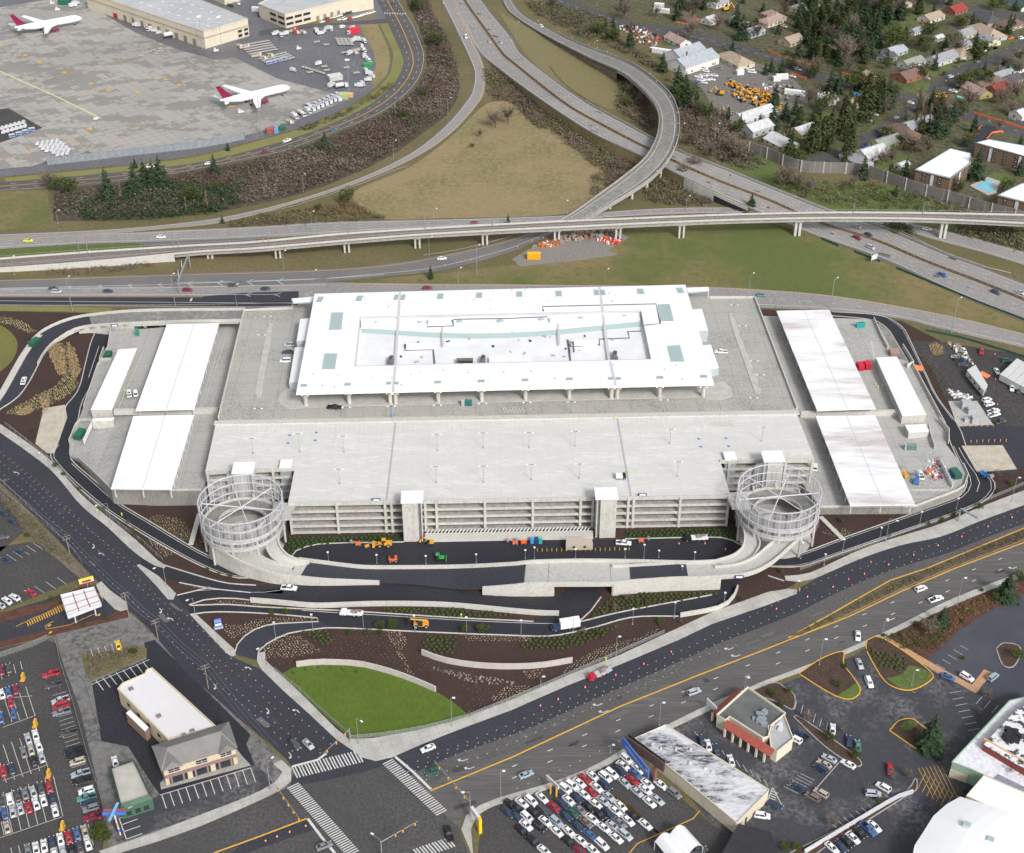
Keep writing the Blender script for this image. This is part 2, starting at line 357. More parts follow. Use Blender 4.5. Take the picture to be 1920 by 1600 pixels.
def road(name,L,Rr,z,mat,marks=(),n=None,smooth=True,th=None,zb=None,skirt=None):
 r=Rib(L,Rr,z,n,smooth);mb=MB();r.face(mb,0)
 if th:r.slab(mb,th,1)
 if zb is not None:r.slab(mb,0,1,zb=zb)
 o=struct(mb,name,[mat,skirt or m_conw]);mw,my=MB(),MB()
 for t,w,dash,c,*xx in marks:r.mark(my if c=='y' else mw,t,w,*(xx[:2]if xx else(0,1)),dash=dash)
 for q,nm,mt in((mw,'white_marking',m_pwhite),(my,'yellow_marking',m_pyel)):
  if q.v:part(q,nm,mt,o)
 return r,o
r_cargo,_=road('cargo_road',[(700,-25),(707,0),(721,30),(740,72),(756,110),(755,125),(745,147),(725,172),(692,197),(655,217),(605,239),(550,259),(480,279),(375,304),(250,320),(88,335),(-30,344)],[(738,-25),(747,0),(775,47),(787,75),(795,97),(795,117),(789,140),(775,162),(745,190),(712,212),(675,229),(630,246),(580,265),(525,285),(450,300),(325,325),(175,344),(100,351),(-30,360)],.09,m_asold,[(.48,.45,None,'y'),(.25,.3,(3,9),'w'),(.74,.3,(3,9),'w'),(.96,.25,None,'w')])
mb=MB()
for i in range(9):
 p=r_cargo.at(.06+i*.11,.135,.05);mb.box(p,.9,3,.02)
struct(mb,'crosswalk',m_pwhite)
road('service_drive',[(486,58),(560,47),(640,42),(725,35)],[(486,68),(560,55),(640,47),(728,44)],.085,m_asold)
area('brush_ground',[(100,355),(180,347),(320,328),(450,303),(530,287),(640,247),(720,212),(780,166),(800,130),(800,95),(790,60),(760,0),(755,-30),(790,-30),(812,30),(835,60),(852,110),(860,140),(862,165),(855,190),(840,215),(800,245),(745,285),(690,315),(620,345),(560,365),(480,385),(400,400),(270,412),(150,415),(100,415)],.03,M('brush_ground',(.09,.07,.056),(.12,.095,.066),.03,(.065,.055,.038),.3,rough=.95))
area('field',[(898,205),(925,190),(960,195),(1000,232),(1045,250),(1085,285),(1115,300),(1133,330),(1128,360),(1090,388),(1050,402),(960,407),(850,409),(735,412),(700,400),(665,378),(672,355),(760,318),(810,285),(850,252)],.035,m_grass_old,True)
area('dry_grass',[(935,20),(960,36),(1060,92),(1140,125),(1165,150),(1160,190),(1145,205),(1080,175),(1030,145),(985,100),(955,55)],.035,M('ramp_grass',(.185,.155,.07),(.13,.14,.045),.03,(.22,.18,.1),.7,rough=.95),True)
area('field',[(975,495),(1060,485),(1130,475),(1200,425),(1500,418),(1530,445),(1620,478),(1700,510),(1800,556),(1925,608),(1940,628),(1815,600),(1690,574),(1565,554),(1440,543),(1285,536),(960,532),(640,529),(830,512)],.035,m_grass_mix)
area('grass',[(-30,362),(90,356),(92,420),(-30,436)],.035,m_grass_mix)
area('grass',[(-30,470),(100,463),(260,458),(330,462),(100,478),(-30,488)],.035,m_grass_gr)
area('grass',[(1395,270),(1470,320),(1560,345),(1700,350),(1925,400),(1925,460),(1640,395),(1560,392),(1440,345),(1360,310)],.035,m_grass_gr)
area('verge',[(-30,574),(130,575),(210,578),(208,588),(120,584),(-30,583)],.05,m_verge)
HZ=[(0,.1),(.28,.1),(.42,6.5),(.66,6.5),(.82,.12),(1,.12)]
HL=[(838,-30),(850,0),(870,45),(892,92),(930,126),(1010,185),(1110,250),(1210,297),(1285,335),(1397,387),(1512,435),(1615,472),(1690,502),(1790,550),(1945,613)]
HM=[(861,-30),(872,0),(907,50),(943,100),(962,117),(1060,194),(1135,237),(1220,281),(1335,334),(1441,375),(1542,419),(1641,450),(1741,492),(1841,530),(1945,572)]
HR=[(888,-30),(904,0),(935,40),(962,72),(985,107),(1085,182),(1160,225),(1265,280),(1360,317),(1440,350),(1560,397),(1650,424),(1765,473),(1840,500),(1945,540)]
r_hs,o1=road('highway',HL,[(x-.8,y+.8)for x,y in HM],HZ,m_ashwy,[(.13,.3,None,'w'),(.93,.25,None,'y'),(.40,.25,(3,9),'w'),(.66,.25,(3,9),'w')],n=170,zb=0,skirt=m_grass_old)
r_hn,o2=road('highway',[(x+.8,y-.8)for x,y in HM],HR,HZ,m_ashwy,[(.86,.3,None,'w'),(.07,.25,None,'y'),(.33,.25,(3,9),'w'),(.6,.25,(3,9),'w')],n=170,zb=0,skirt=m_grass_old)
mb=MB();r_hs.face(mb,0,0,.12,dz=.015);r_hn.face(mb,0,.87,1,dz=.015);struct(mb,'highway_shoulder',m_ashwd)
mb=MB();r_hs.mark(mb,1.0,1.4,0,1,dz=.02);struct(mb,'median_strip',m_ashwd)
RL=[(815,-30),(826,0),(855,57),(882,115),(889,137),(887,160),(877,185),(830,240),(762,292),(655,342),(530,382),(400,410),(250,427),(125,434),(-30,440)]
RR=[(850,-30),(858,0),(880,60),(905,117),(910,140),(909,165),(900,190),(850,247),(780,295),(667,345),(542,385),(425,416),(325,428),(125,445),(-30,452)]
r_loop,_=road('loop_ramp',RL,RR,.16,m_ashwy,[(.14,.3,None,'w'),(.85,.3,None,'y')])
mb=MB();r_loop.face(mb,0,0,.12,dz=.015);struct(mb,'ramp_shoulder',m_ashwd)
r_expn,_=road('expressway',[(-30,446),(125,440),(250,436),(330,432),(480,425),(605,417),(730,414),(855,411),(960,408),(1060,404),(1200,393),(1320,389),(1460,391)],[(-30,469),(100,461),(175,457),(250,455),(380,450),(480,446),(580,441),(730,432),(855,425),(960,421),(1060,414),(1200,404),(1320,400),(1460,401)],.12,m_ashwy,[(.12,.3,None,'w'),(.82,.3,None,'w'),(.35,.2,(3,9),'w'),(.6,.2,(3,9),'w')])
road('side_ramp',[(1640,400),(1700,417),(1760,430),(1830,447),(1945,480)],[(1620,412),(1690,431),(1760,452),(1840,473),(1945,505)],.14,m_ashwy,[(.15,.25,None,'w'),(.85,.25,None,'w')])
area('shoulder',[(250,456),(380,450),(480,446),(480,453),(380,459),(300,465)],.11,m_ashwd)
r_exps,_=road('expressway',[(-30,538),(200,536),(480,533),(605,530),(800,532),(960,533),(1285,537),(1440,544),(1565,555),(1690,575),(1815,600),(1945,632)],[(-30,573),(125,574),(480,577),(700,578),(1000,578),(1300,575),(1440,578),(1560,583),(1690,598),(1765,617),(1865,640),(1945,658)],.1,m_ashwy,[(.05,.3,None,'y',.35,1),(.5,.25,(3,9),'w',.62,1),(.82,.3,None,'w',.6,1),(.25,.25,(3,9),'w',0,.3),(.45,.3,None,'w',0,.28)])
r_br,_=road('expressway_branch',[(-30,526),(175,519),(375,512),(480,509),(630,504),(730,495),(805,483),(880,468),(960,448),(1040,420)],[(-30,540),(200,538),(480,535),(605,530),(705,520),(830,507),(960,472),(1000,455),(1085,420)],.13,M('dark_lane_asphalt',(.145,.14,.142),(.18,.173,.17),.05,rough=.85),[(.12,.3,None,'y'),(.72,.3,None,'w',.3,1)])
area('new_lane',[(-30,556),(200,556),(380,556),(460,549),(560,546),(560,573),(480,575),(125,572),(-30,571)],.125,m_asnew2)
mb=MB();my=MB()
pl(my,[(-30,557),(200,557),(380,557)],.3,.15);pl(mb,[(-30,564),(200,566),(560,569)],.3,.15);pl(mb,[(0,541),(80,539),(300,534),(480,527),(620,522),(720,515)],.35,.16);pl(mb,[(0,544),(80,541),(300,540),(480,536),(610,534)],.35,.16)
for i in range(8):
 x=128+i*56;y1,y0=538-i*1.0,537-i*2.1
 if i<8:pl(mb,[(x+6+i*.8,y0-.5),(x,(y0+y1)/2+.5),(x+6+i*.8,y1+3)],.4,.17)
for x in(460,515,572):pl(mb,[(x+12,549),(x,553),(x+10,556)],.4,.17)
pl(mb,[(360,559),(357,565)],.9,.17)
o=struct(mb,'gore_marking',m_pwhite);part(my,'yellow_marking',m_pyel,o)
FZ=[(0,.2),(.22,1),(.38,5),(.5,10),(.62,13),(.74,13),(.86,8),(1,.3)]
FIn=[(935,-20),(945,8),(960,27),(1010,60),(1060,87),(1110,112),(1160,134),(1187,153),(1215,180),(1232,205),(1236,230),(1230,262),(1210,297),(1172,330),(1122,367),(1080,397),(1035,424)]
FOut=[(952,-20),(960,0),(985,30),(1035,57),(1085,82),(1135,100),(1185,120),(1222,145),(1255,175),(1270,205),(1274,235),(1270,265),(1255,297),(1225,332),(1185,360),(1135,390),(1085,420)]
area('planting_bed',[(-30,583),(120,586),(210,589),(500,582),(1300,575),(1560,586),(1690,602),(1765,640),(1800,800),(1930,850),(1930,945),(1840,973),(1690,1019),(1500,1089),(1440,1125),(1272,1196),(1060,1284),(880,1355),(705,1420),(655,1400),(490,1250),(480,1235),(435,1225),(350,1150),(250,1030),(100,885),(-30,780)],.03,m_mulch)
area('grass',[(-30,600),(5,612),(28,632),(32,655),(15,685),(-30,705)],.06,M('left_lawn',(.17,.16,.05),(.13,.13,.04),.08,rough=.95),True)
area('construction_lot',[(1700,640),(1760,640),(1930,668),(1930,806),(1860,845),(1800,800),(1770,740),(1745,690)],.06,M('lot_dark',(.06,.055,.055),(.085,.08,.076),.05,(.045,.042,.042),.6,rough=.6))
area('construction_lot',[(1790,800),(1930,800),(1930,862),(1905,888),(1830,885)],.07,m_asnew2)
area('paving',[(1650,604),(1675,625),(1700,672),(1712,715),(1690,700),(1665,650),(1640,612)],.07,m_cond)
r_ws,_=road('service_road',[(185,612),(172,640),(160,685),(150,725),(138,745),(122,765),(118,802),(104,842),(92,853),(107,872),(140,907),(207,962),(300,1020),(375,1060),(425,1080),(462,1084),(500,1079)],[(216,612),(205,642),(185,690),(168,727),(152,757),(145,790),(132,830),(130,855),(140,870),(175,900),(225,945),(275,975),(357,1025),(400,1047),(432,1060),(475,1064),(500,1062)],.1,m_asnew,[(.14,.22,None,'w',.42,1),(.86,.22,None,'w',0.5,1),(.5,.22,None,'w',.08,.2)])
r_es,_=road('service_road',[(1560,592),(1637,600),(1665,617),(1680,640),(1692,660),(1715,700),(1740,745),(1770,797),(1785,837),(1802,872),(1815,900),(1810,920),(1797,932),(1710,964),(1587,1007),(1490,1042),(1440,1046)],[(1560,585),(1650,592),(1690,612),(1705,637),(1716,660),(1735,700),(1757,745),(1797,800),(1812,840),(1835,875),(1862,900),(1863,922),(1830,948),(1740,981),(1577,1037),(1502,1062),(1440,1062)],.1,m_asnew,[(.9,.2,None,'w',.1,.42),(.12,.2,None,'w',.5,1),(.88,.2,None,'w',.5,1),(.45,.25,None,'w',.5,.62)])
mb=MB()
def kerb2(pts):mb.wall(line(pts,0.02),.35,.28)
for p_ in([(357,1136),(425,1134),(480,1138),(580,1143),(650,1146),(730,1151),(855,1159),(960,1164),(1000,1166)],[(1086,1167),(1160,1149),(1260,1130),(1335,1116)],[(357,1153),(400,1148),(480,1150),(560,1156),(602,1161),(600,1166),(560,1168),(505,1172),(470,1185),(447,1206),(440,1226)],[(483,1238),(486,1220),(512,1201),(542,1188),(580,1182),(630,1178),(805,1186),(960,1192),(1035,1193),(1110,1178),(1185,1158),(1272,1156)],[(336,1093),(395,1104),(470,1112)],[(332,1117),(362,1106),(394,1102)],[(354,1135),(380,1126),(425,1122),(470,1126)],[(310,1061),(375,1081),(425,1094),(480,1098)],[(1084,1168),(1097,1157),(1113,1140),(1127,1120)],[(545,1047),(556,1033),(590,1022),(640,1019),(757,1017)],[(1172,1011),(1325,1008),(1365,1011),(1392,1024)],[(1470,1090),(1450,1083),(1440,1080)]):kerb2(p_)
for r in(r_ws,r_es):
 for t in(-.02,1.02):mb.wall([r.at(t,i/70)for i in range(71)],.35,.14,z0=0)
struct(mb,'kerb',m_conwall)
road('entry_drive',[(268,1044),(310,1062),(375,1082),(425,1095),(480,1099),(530,1100)],[(262,1062),(297,1077),(337,1092),(395,1103),(480,1111),(530,1113)],.11,m_asnew)
r_fd,_=road('front_drive',[(330,1118),(362,1107),(395,1103),(430,1106),(480,1110),(540,1102),(600,1098),(720,1097),(800,1097),(868,1108),(960,1122),(1000,1124),(1040,1120),(1060,1112),(1072,1100),(1076,1088)],[(352,1134),(380,1125),(425,1121),(470,1124),(520,1128),(580,1131),(640,1128),(700,1126),(800,1129),(905,1139),(960,1147),(1010,1151),(1060,1148),(1100,1132),(1120,1112),(1128,1088)],.11,m_asnew,[(.1,.2,None,'w',.05,.25)])
road('frontage_drive',[(357,1137),(425,1135),(480,1139),(580,1144),(650,1147),(730,1152),(855,1160),(960,1165),(1050,1168),(1085,1168),(1160,1150),(1260,1131),(1335,1117),(1352,1104),(1352,1090)],[(356,1152),(400,1147),(480,1149),(560,1155),(602,1162),(630,1177),(805,1185),(960,1191),(1035,1192),(1110,1177),(1185,1157),(1275,1155),(1347,1142),(1374,1122),(1382,1092)],.12,m_asnew,[(.1,.25,None,'w',.2,.68)])
area('drive_apron',[(1045,1150),(1095,1134),(1112,1120),(1128,1108),(1124,1122),(1110,1140),(1090,1158),(1083,1169),(1030,1170),(1000,1168),(1010,1158)],.13,m_asnew)
road('side_drive',[(437,1226),(442,1212),(452,1198),(480,1180),(505,1171),(580,1166),(604,1160),(640,1162)],[(482,1238),(484,1222),(495,1207),(512,1200),(542,1187),(580,1181),(630,1177),(660,1178)],.1,m_asnew2)
area('courtyard_road',[(545,1047),(556,1033),(590,1022),(640,1019),(760,1018),(1000,1014),(1170,1012),(1325,1009),(1365,1012),(1390,1024),(1380,1040),(1340,1050),(1200,1052),(1000,1055),(800,1060),(640,1058)],.1,m_asnew)
area('planting_bed',[(538,1007),(758,1003),(760,1018),(640,1019),(590,1022),(556,1033),(545,1046),(536,1030)],.06,M('dark_green_bed',(.018,.028,.014),(.035,.05,.022),.6,rough=.95))
area('planting_bed',[(1172,996),(1362,990),(1385,1010),(1392,1022),(1365,1011),(1325,1008),(1172,1011)],.06,MATS['dark_green_bed'])
area('concrete_walk',[(796,1000),(1112,996),(1112,1012),(1000,1013),(796,1017)],.12,m_con)
r_w,_=road('street',[(-30,785),(0,810),(50,845),(100,885),(150,945),(200,985),(250,1032),(300,1085),(356,1145),(405,1200),(440,1235),(490,1255),(530,1292),(580,1337),(630,1385),(655,1403),(680,1430)],[(-30,880),(0,905),(37,940),(87,990),(135,1040),(175,1082),(215,1122),(245,1147),(275,1175),(297,1200),(350,1262),(400,1305),(450,1350),(480,1374),(505,1395),(540,1427),(560,1460)],.08,m_asnew2)
r_e,_=road('boulevard',[(670,1445),(700,1428),(715,1423),(780,1400),(855,1370),(960,1331),(1060,1287),(1160,1247),(1272,1199),(1335,1170),(1440,1130),(1500,1103),(1540,1080),(1615,1047),(1690,1022),(1765,1006),(1840,976),(1945,938)],[(840,1600),(855,1560),(872,1526),(905,1506),(960,1488),(1022,1471),(1110,1438),(1170,1403),(1247,1361),(1335,1318),(1440,1274),(1540,1237),(1625,1200),(1690,1170),(1765,1132),(1840,1101),(1945,1062)],.07,m_asold)
M('boulevard_dark',(.045,.044,.047),(.06,.058,.06),.05,(.037,.036,.04),1.4,rough=.8)
mb=MB();r_e.face(mb,0,.5,1,dz=.015);struct(mb,'old_lanes',M('old_lanes',(.108,.104,.102),(.15,.143,.137),.06,(.095,.091,.09),.8,rough=.85,det=3,stretch=(.12,2.0,1,RAD(-29))))
mb=MB();r_e.face(mb,0,0,.3,dz=.02);struct(mb,'new_lanes',m_asnew2)
area('junction',[(545,1462),(560,1440),(600,1425),(655,1402),(680,1420),(705,1426),(740,1440),(860,1552),(880,1605),(870,1640),(650,1640),(120,1640),(225,1600),(300,1577),(375,1550),(480,1506),(537,1477)],.1,M('junction_asphalt',(.072,.07,.071),(.1,.096,.095),.05,(.06,.058,.059),1.1,rough=.85))
area('junction_patch',[(547,1460),(560,1440),(600,1425),(655,1402),(680,1420),(705,1426),(730,1432),(700,1443),(620,1462),(545,1475)],.115,m_asnew2)
area('turn_lane',[(455,1582),(575,1537),(600,1552),(588,1556),(470,1597),(400,1625)],.118,m_asnew2)
P_=.16
walk('pavement',[(0,795),(50,829),(100,868),(150,925),(200,968),(250,1008),(297,1052),(312,1061)],[(0,811),(50,846),(100,886),(152,948),(200,987),(250,1034),(290,1061),(308,1066)])
raised('pavement',[(256,1060),(262,1058),(297,1080),(330,1113),(325,1124),(315,1124),(290,1095)],.16,m_walk)
raised('pavement',[(356,1152),(366,1150),(440,1218),(442,1228),(434,1231),(424,1224)],.16,m_walk)
raised('pavement',[(482,1240),(485,1224),(497,1222),(497,1238),(530,1268),(580,1316),(630,1366),(655,1386),(700,1384),(780,1370),(850,1352),(960,1312),(1060,1268),(1160,1229),(1240,1192),(1335,1148),(1440,1110),(1478,1104),(1495,1106),(1494,1113),(1440,1134),(1335,1170),(1272,1200),(1160,1247),(1060,1287),(960,1331),(855,1370),(780,1400),(735,1420),(705,1427),(680,1421),(655,1403),(630,1386),(580,1339),(530,1294),(490,1255)],.16,m_walk)
walk('pavement',[(1471,1080),(1500,1078),(1520,1074),(1615,1030),(1690,1005),(1765,982),(1840,950),(1945,910)],[(1473,1088),(1500,1091),(1540,1079),(1615,1047),(1690,1022),(1765,1006),(1840,976),(1945,938)])
walk('pavement',[(865,1555),(874,1528),(905,1507),(960,1488),(1022,1471),(1110,1438),(1170,1403),(1200,1388)],[(888,1610),(884,1540),(910,1518),(960,1500),(1022,1482),(1110,1450),(1150,1428),(1180,1410)])
walk('pavement',[(1247,1361),(1335,1318),(1400,1291)],[(1252,1370),(1335,1330),(1405,1302)])
walk('pavement',[(1400,1291),(1440,1274),(1540,1237),(1625,1200),(1690,1170),(1765,1132),(1840,1101),(1945,1062)],[(1404,1300),(1440,1283),(1540,1246),(1628,1208),(1694,1179),(1768,1143),(1844,1111),(1945,1072)])
walk('pavement',[(528,1425),(545,1437),(549,1455),(540,1474),(480,1503),(375,1549),(300,1576),(200,1606)],[(512,1432),(527,1440),(532,1453),(524,1462),(478,1488),(370,1530),(292,1560),(185,1596)])
raised('pavement',[(180,1097),(190,1090),(205,1106),(238,1130),(240,1142),(226,1146),(215,1142),(188,1115)],.16,m_walk)
raised('median',[(1480,1193),(1545,1162),(1615,1122),(1670,1092),(1740,1069),(1815,1037),(1925,992),(1925,1010),(1790,1062),(1690,1104),(1590,1152),(1500,1192)],.2,M('median_bed',(.1,.07,.05),(.075,.1,.03),.06,(.15,.11,.08),.5,rough=.95),side=m_pyel)
mb=MB();my=MB()
pl(my,[(1945,1008),(1790,1066),(1690,1109),(1590,1157),(1477,1201),(1440,1216),(1310,1266),(1160,1326),(960,1420),(807,1483)],.5,.13);pl(my,[(1945,980),(1815,1034),(1740,1065),(1670,1088),(1615,1119),(1545,1159),(1478,1196)],.5,.13)
pl(my,[(575,1535),(480,1571),(400,1600)],.5,.14)
for pts in([(0,848),(60,900),(130,962),(200,1020),(252,1062)],[(0,866),(50,905),(110,962),(170,1020),(240,1080),(300,1137),(380,1220),(440,1290),(540,1375),(600,1412)],[(0,885),(60,935),(120,1000),(180,1065),(240,1120),(300,1178),(360,1243),(430,1302),(500,1360),(560,1420)],[(340,1145),(410,1210),(440,1242),(490,1285),(560,1345),(620,1395)]):
 dots(mb,pts,3.3,.3,.13)
dots(my,[(20,860),(80,912),(140,965),(200,1025),(260,1085),(320,1143),(400,1228),(480,1295),(560,1372),(600,1405)],3.3,.3,.13)
for pts in([(745,1442),(855,1400),(960,1357),(1100,1297),(1200,1253),(1300,1210),(1420,1150),(1550,1085),(1700,1040),(1920,955)],[(760,1453),(960,1372),(1160,1284),(1310,1222),(1480,1145),(1640,1080),(1800,1020),(1920,975)],[(780,1470),(870,1432),(960,1393),(1160,1305),(1260,1262)],[(765,1447),(870,1400),(960,1378),(1120,1308),(1260,1250),(1380,1210)]):
 dots(mb,pts,3.3,.3,.13)
for pts in([(970,1478),(1060,1440),(1160,1390)],):dots(mb,pts,3.3,.3,.13)
for pts in([(960,1438),(1160,1350),(1310,1285),(1440,1232),(1625,1150),(1920,1030)],[(960,1460),(1160,1370),(1310,1305),(1440,1252),(1625,1172),(1920,1050)]):
 L=line(pts,.13,120)
 for i in range(0,119,7):flat(mb,L[i:i+2],.3)
o=struct(mb,'lane_marking',m_pwhite);part(my,'yellow_marking',m_pyel,o)
mb=MB()
def zebra(a,b,n,ln,w=.42,z=.14,two=True,perp=None):
 A,B=G(*a,z),G(*b,z);d=(B-A).normalized();q=Vector((-d.y,d.x,0))if perp is None else(G(*perp[1],z)-G(*perp[0],z)).normalized()
 for i in range(n):
  c=A.lerp(B,i/(n-1))
  for k in((-.5,.5)if two else(0,)):
   e=c+d*k*.85;flat(mb,[e-q*ln/2,e+q*ln/2],w)
zebra((555,1447),(672,1419),11,5.2,perp=((642,1408),(655,1432)))
zebra((729,1430),(850,1570)if False else(826,1522),15,3.6,perp=((722,1435),(736,1428)))
zebra((551,1475),(660,1598),19,3.8,perp=((545,1478),(562,1470)))
zebra((785,1600),(843,1580),6,4,perp=((780,1592),(792,1606)))
for pts in([(549,1437),(595,1425),(612,1413)],[(741,1419),(775,1448),(808,1480)],[(577,1535),(603,1570),(628,1600)]):pl(mb,pts,.8,.15)
struct(mb,'crosswalk',m_pwhite)
mb=MB()
def arrow(px,py,hd,turn=1,z=.15,s=1.0):
 s*=.8
 p=G(px,py,z);u=Vector((math.cos(hd),math.sin(hd),0));v=Vector((-u.y,u.x,0))*turn
 P=lambda a,b:p+u*a*s+v*b*s
 mb.poly([P(-1.9,-.16),P(.1,-.16),P(.85,.55),P(1.25,.3),P(1.3,1.5),P(.15,1.2),P(.55,.85),P(-.1,.16),P(-1.9,.16)])
hw=head((100,885),(400,1200))
for x,y,k in((33,886,1),(177,1024,-1),(192,1038,1),(303,1145,-1),(321,1160,1),(467,1252,1),(405,1287,-1),(504,1333,-1),(557,1332,1),(546,1416,-1)):arrow(x,y,hw+(math.pi if k>0 else 0),k)
he=head((960,1420),(1440,1215))
for x,y in((868,1427),(880,1442),(1121,1323),(1132,1336),(1367,1218),(1380,1231),(1671,1162),(1900,1066)):arrow(x,y,he+math.pi,-1,s=1.15)
struct(mb,'turn_arrow',m_pwhite)
mb=MB()
for r,n in((r_e,26),(r_w,12),(r_cargo,10),(r_hs,14),(r_hn,12)):
 for i in range(n):
  p=r.at(R.uniform(.35 if r is r_e else.08,.92),R.uniform(.05,.95),.028);q=r.at(.5,.5);a_=R.uniform(-.1,.1)+(RAD(24)if r is r_e else RAD(-42)if r in(r_w,r_hs,r_hn)else.3);mb.box(p,R.uniform(1.5,7),R.uniform(.5,2),.006,a_,R.randrange(2))
struct(mb,'asphalt_patch',[M('patch_dark',(.06,.058,.06),rough=.8),M('patch_light',(.13,.125,.122),rough=.9)])
area('parking_lot',[(-30,925),(0,930),(48,995),(0,1035),(-30,1050)],.06,m_aslot)
area('parking_lot',[(-30,1030),(60,1016),(70,1018),(150,1085),(40,1130),(-30,1155)],.06,m_aslot)
area('embankment',[(-30,905),(0,908),(50,955),(150,1060),(190,1100),(165,1085),(148,1085),(75,1018),(55,1010),(50,995),(0,945),(-30,935)],.05,M('weedy_bank',(.14,.11,.085),(.09,.08,.045),.1,(.2,.17,.14),.8,rough=.95))
area('driveway',[(-30,1160),(150,1105),(200,1098),(222,1125),(225,1142),(200,1160),(100,1183),(-30,1215)],.07,m_asnew2)
area('planting_bed',[(-30,1155),(90,1130),(150,1100),(185,1095),(188,1105),(115,1135),(-30,1178)],.075,M('red_mulch',(.085,.035,.026),(.12,.06,.045),.4,rough=.95))
area('planting_bed',[(-30,1210),(100,1180),(200,1158),(222,1146),(244,1144),(240,1158),(180,1172),(60,1200),(-30,1222)],.076,MATS['red_mulch'])
area('parking_lot',[(-30,1222),(100,1195),(150,1330),(200,1540),(190,1610),(-30,1640)],.06,m_aslot)
area('yard',[(105,1190),(245,1150),(300,1200),(480,1380),(545,1440),(545,1475),(380,1545),(205,1592),(170,1440),(120,1250)],.055,M('worn_yard',(.15,.146,.144),(.085,.083,.086),.06,(.2,.195,.185),.5,rough=.8,lo=.42,hi=.58))
area('parking_lot',[(172,1280),(275,1236),(270,1205),(290,1200),(470,1378),(462,1395),(478,1435),(300,1490),(285,1470),(240,1400),(190,1390),(182,1340)],.075,m_asnew)
area('parking_lot',[(206,1540),(250,1520),(300,1490),(478,1432),(520,1470),(490,1485),(375,1530),(230,1578)],.068,m_aswet)
area('embankment',[(150,1225),(165,1228),(250,1210),(275,1215),(275,1232),(168,1277),(160,1262)],.085,m_grass_ol)
area('parking_lot',[(905,1520),(960,1500),(1140,1435),(1175,1408),(1345,1555),(1460,1610),(1460,1660),(890,1660)],.055,m_aslot)
area('parking_lot',[(1210,1385),(1270,1362),(1405,1302),(1450,1290),(1600,1230),(1640,1205),(1945,1080),(1945,1660),(1400,1660),(1345,1560)],.05,m_aswet)
area('planting_bed',[(1642,1203),(1690,1180),(1768,1144),(1844,1112),(1925,1082),(1925,1110),(1897,1125),(1874,1137),(1862,1142),(1795,1185),(1765,1215),(1735,1240),(1700,1222)],.09,MATS['red_mulch'])
area('parking_lot',[(1700,1225),(1740,1190),(1800,1130),(1945,1110),(1945,1310),(1830,1290)],.065,M('upper_lot',(.055,.058,.078),(.078,.08,.095),.05,rough=.7))
# ================= RENTAL CAR CENTRE =================
ZD=13.3
m_deck=lines_mat('deck_membrane',(.6,.59,.56),(.5,.49,.47),9.2,18.4,.1,BANG,c2=(.66,.655,.635),s=.16,rough=.6,lo=.48,hi=.56,grain=(.565,.555,.53),stretch=(.3,1.2,1,RAD(18)))
m_roof=lines_mat('standing_seam_white',(.82,.83,.845),(.7,.71,.73),0,2.6,.1,BANG,c2=(.755,.765,.785),s=.04,rough=.5)
m_canopy=lines_mat('canopy_sheet',(.8,.815,.84),(.72,.74,.77),1.2,0,.1,0,c2=(.7,.7,.71),s=.05,rough=.45,lo=.5,hi=.8)
m_canst=lines_mat('stained_canopy_sheet',(.8,.815,.84),(.72,.74,.77),1.2,0,.1,0,c2=(.5,.43,.41),s=.075,rough=.5,lo=.46,hi=.64,stretch=(.22,1.1,1))
m_plaza=lines_mat('plaza_concrete',(.36,.35,.325),(.25,.24,.23),9,9,.16,BANG,c2=(.26,.255,.235),s=.05,rough=.75,lo=.44,hi=.6,grain=(.4,.39,.36))
m_qta=lines_mat('wash_deck_concrete',(.40,.395,.375),(.27,.265,.25),7,7,.16,BANG,c2=(.3,.295,.28),s=.05,rough=.75,lo=.44,hi=.62,grain=(.43,.42,.4))
m_wash=M('streaked_concrete',(.47,.46,.425),(.38,.37,.34),.3,(.53,.52,.48),1.2,rough=.85,stretch=(1,1,.35))
m_grey=M('grey_metal_panel',(.27,.29,.33),(.31,.33,.37),.4,rough=.45)
garage=thing('parking_garage','large pale concrete multi-storey parking garage with open front levels below the white roof','garage',G(955,1000,0))
def px(pts,z):return[G(x,y,z)for x,y in pts]
mb=MB()
FRONT=[(540,943),(1369,928),(1350,863),(1527,861),(1492,771),(405,792),(385,884),(553,877)]
mb.prism(px(FRONT,ZD),ZD,0,1,z0=ZD-1.0)
top_deck=part(mb,'top_deck',[m_deck,m_wash],garage)
mb=MB();mb.prism(px([(410,787),(458,585),(548,580),(560,570),(1300,552),(1330,560),(1415,560),(1493,768)],ZD+.1),ZD+.1,0,1,z0=7);part(mb,'plaza_deck',[m_plaza,m_wash],garage)
mb=MB();mb.prism(px([(402,789),(1496,769),(1500,776),(401,796)],ZD+.5),ZD+.5,z0=ZD);part(mb,'kerb_wall',m_conwall,garage)
for q_ in([(410,786),(458,584),(548,580)],[(1330,560),(1415,560),(1494,768)]):mb=MB();mb.wall(px(q_,ZD),.5,1.2);part(mb,'plaza_parapet',m_conwall,garage)
LV=[0.2,3.45,6.75,10.05,13.3]
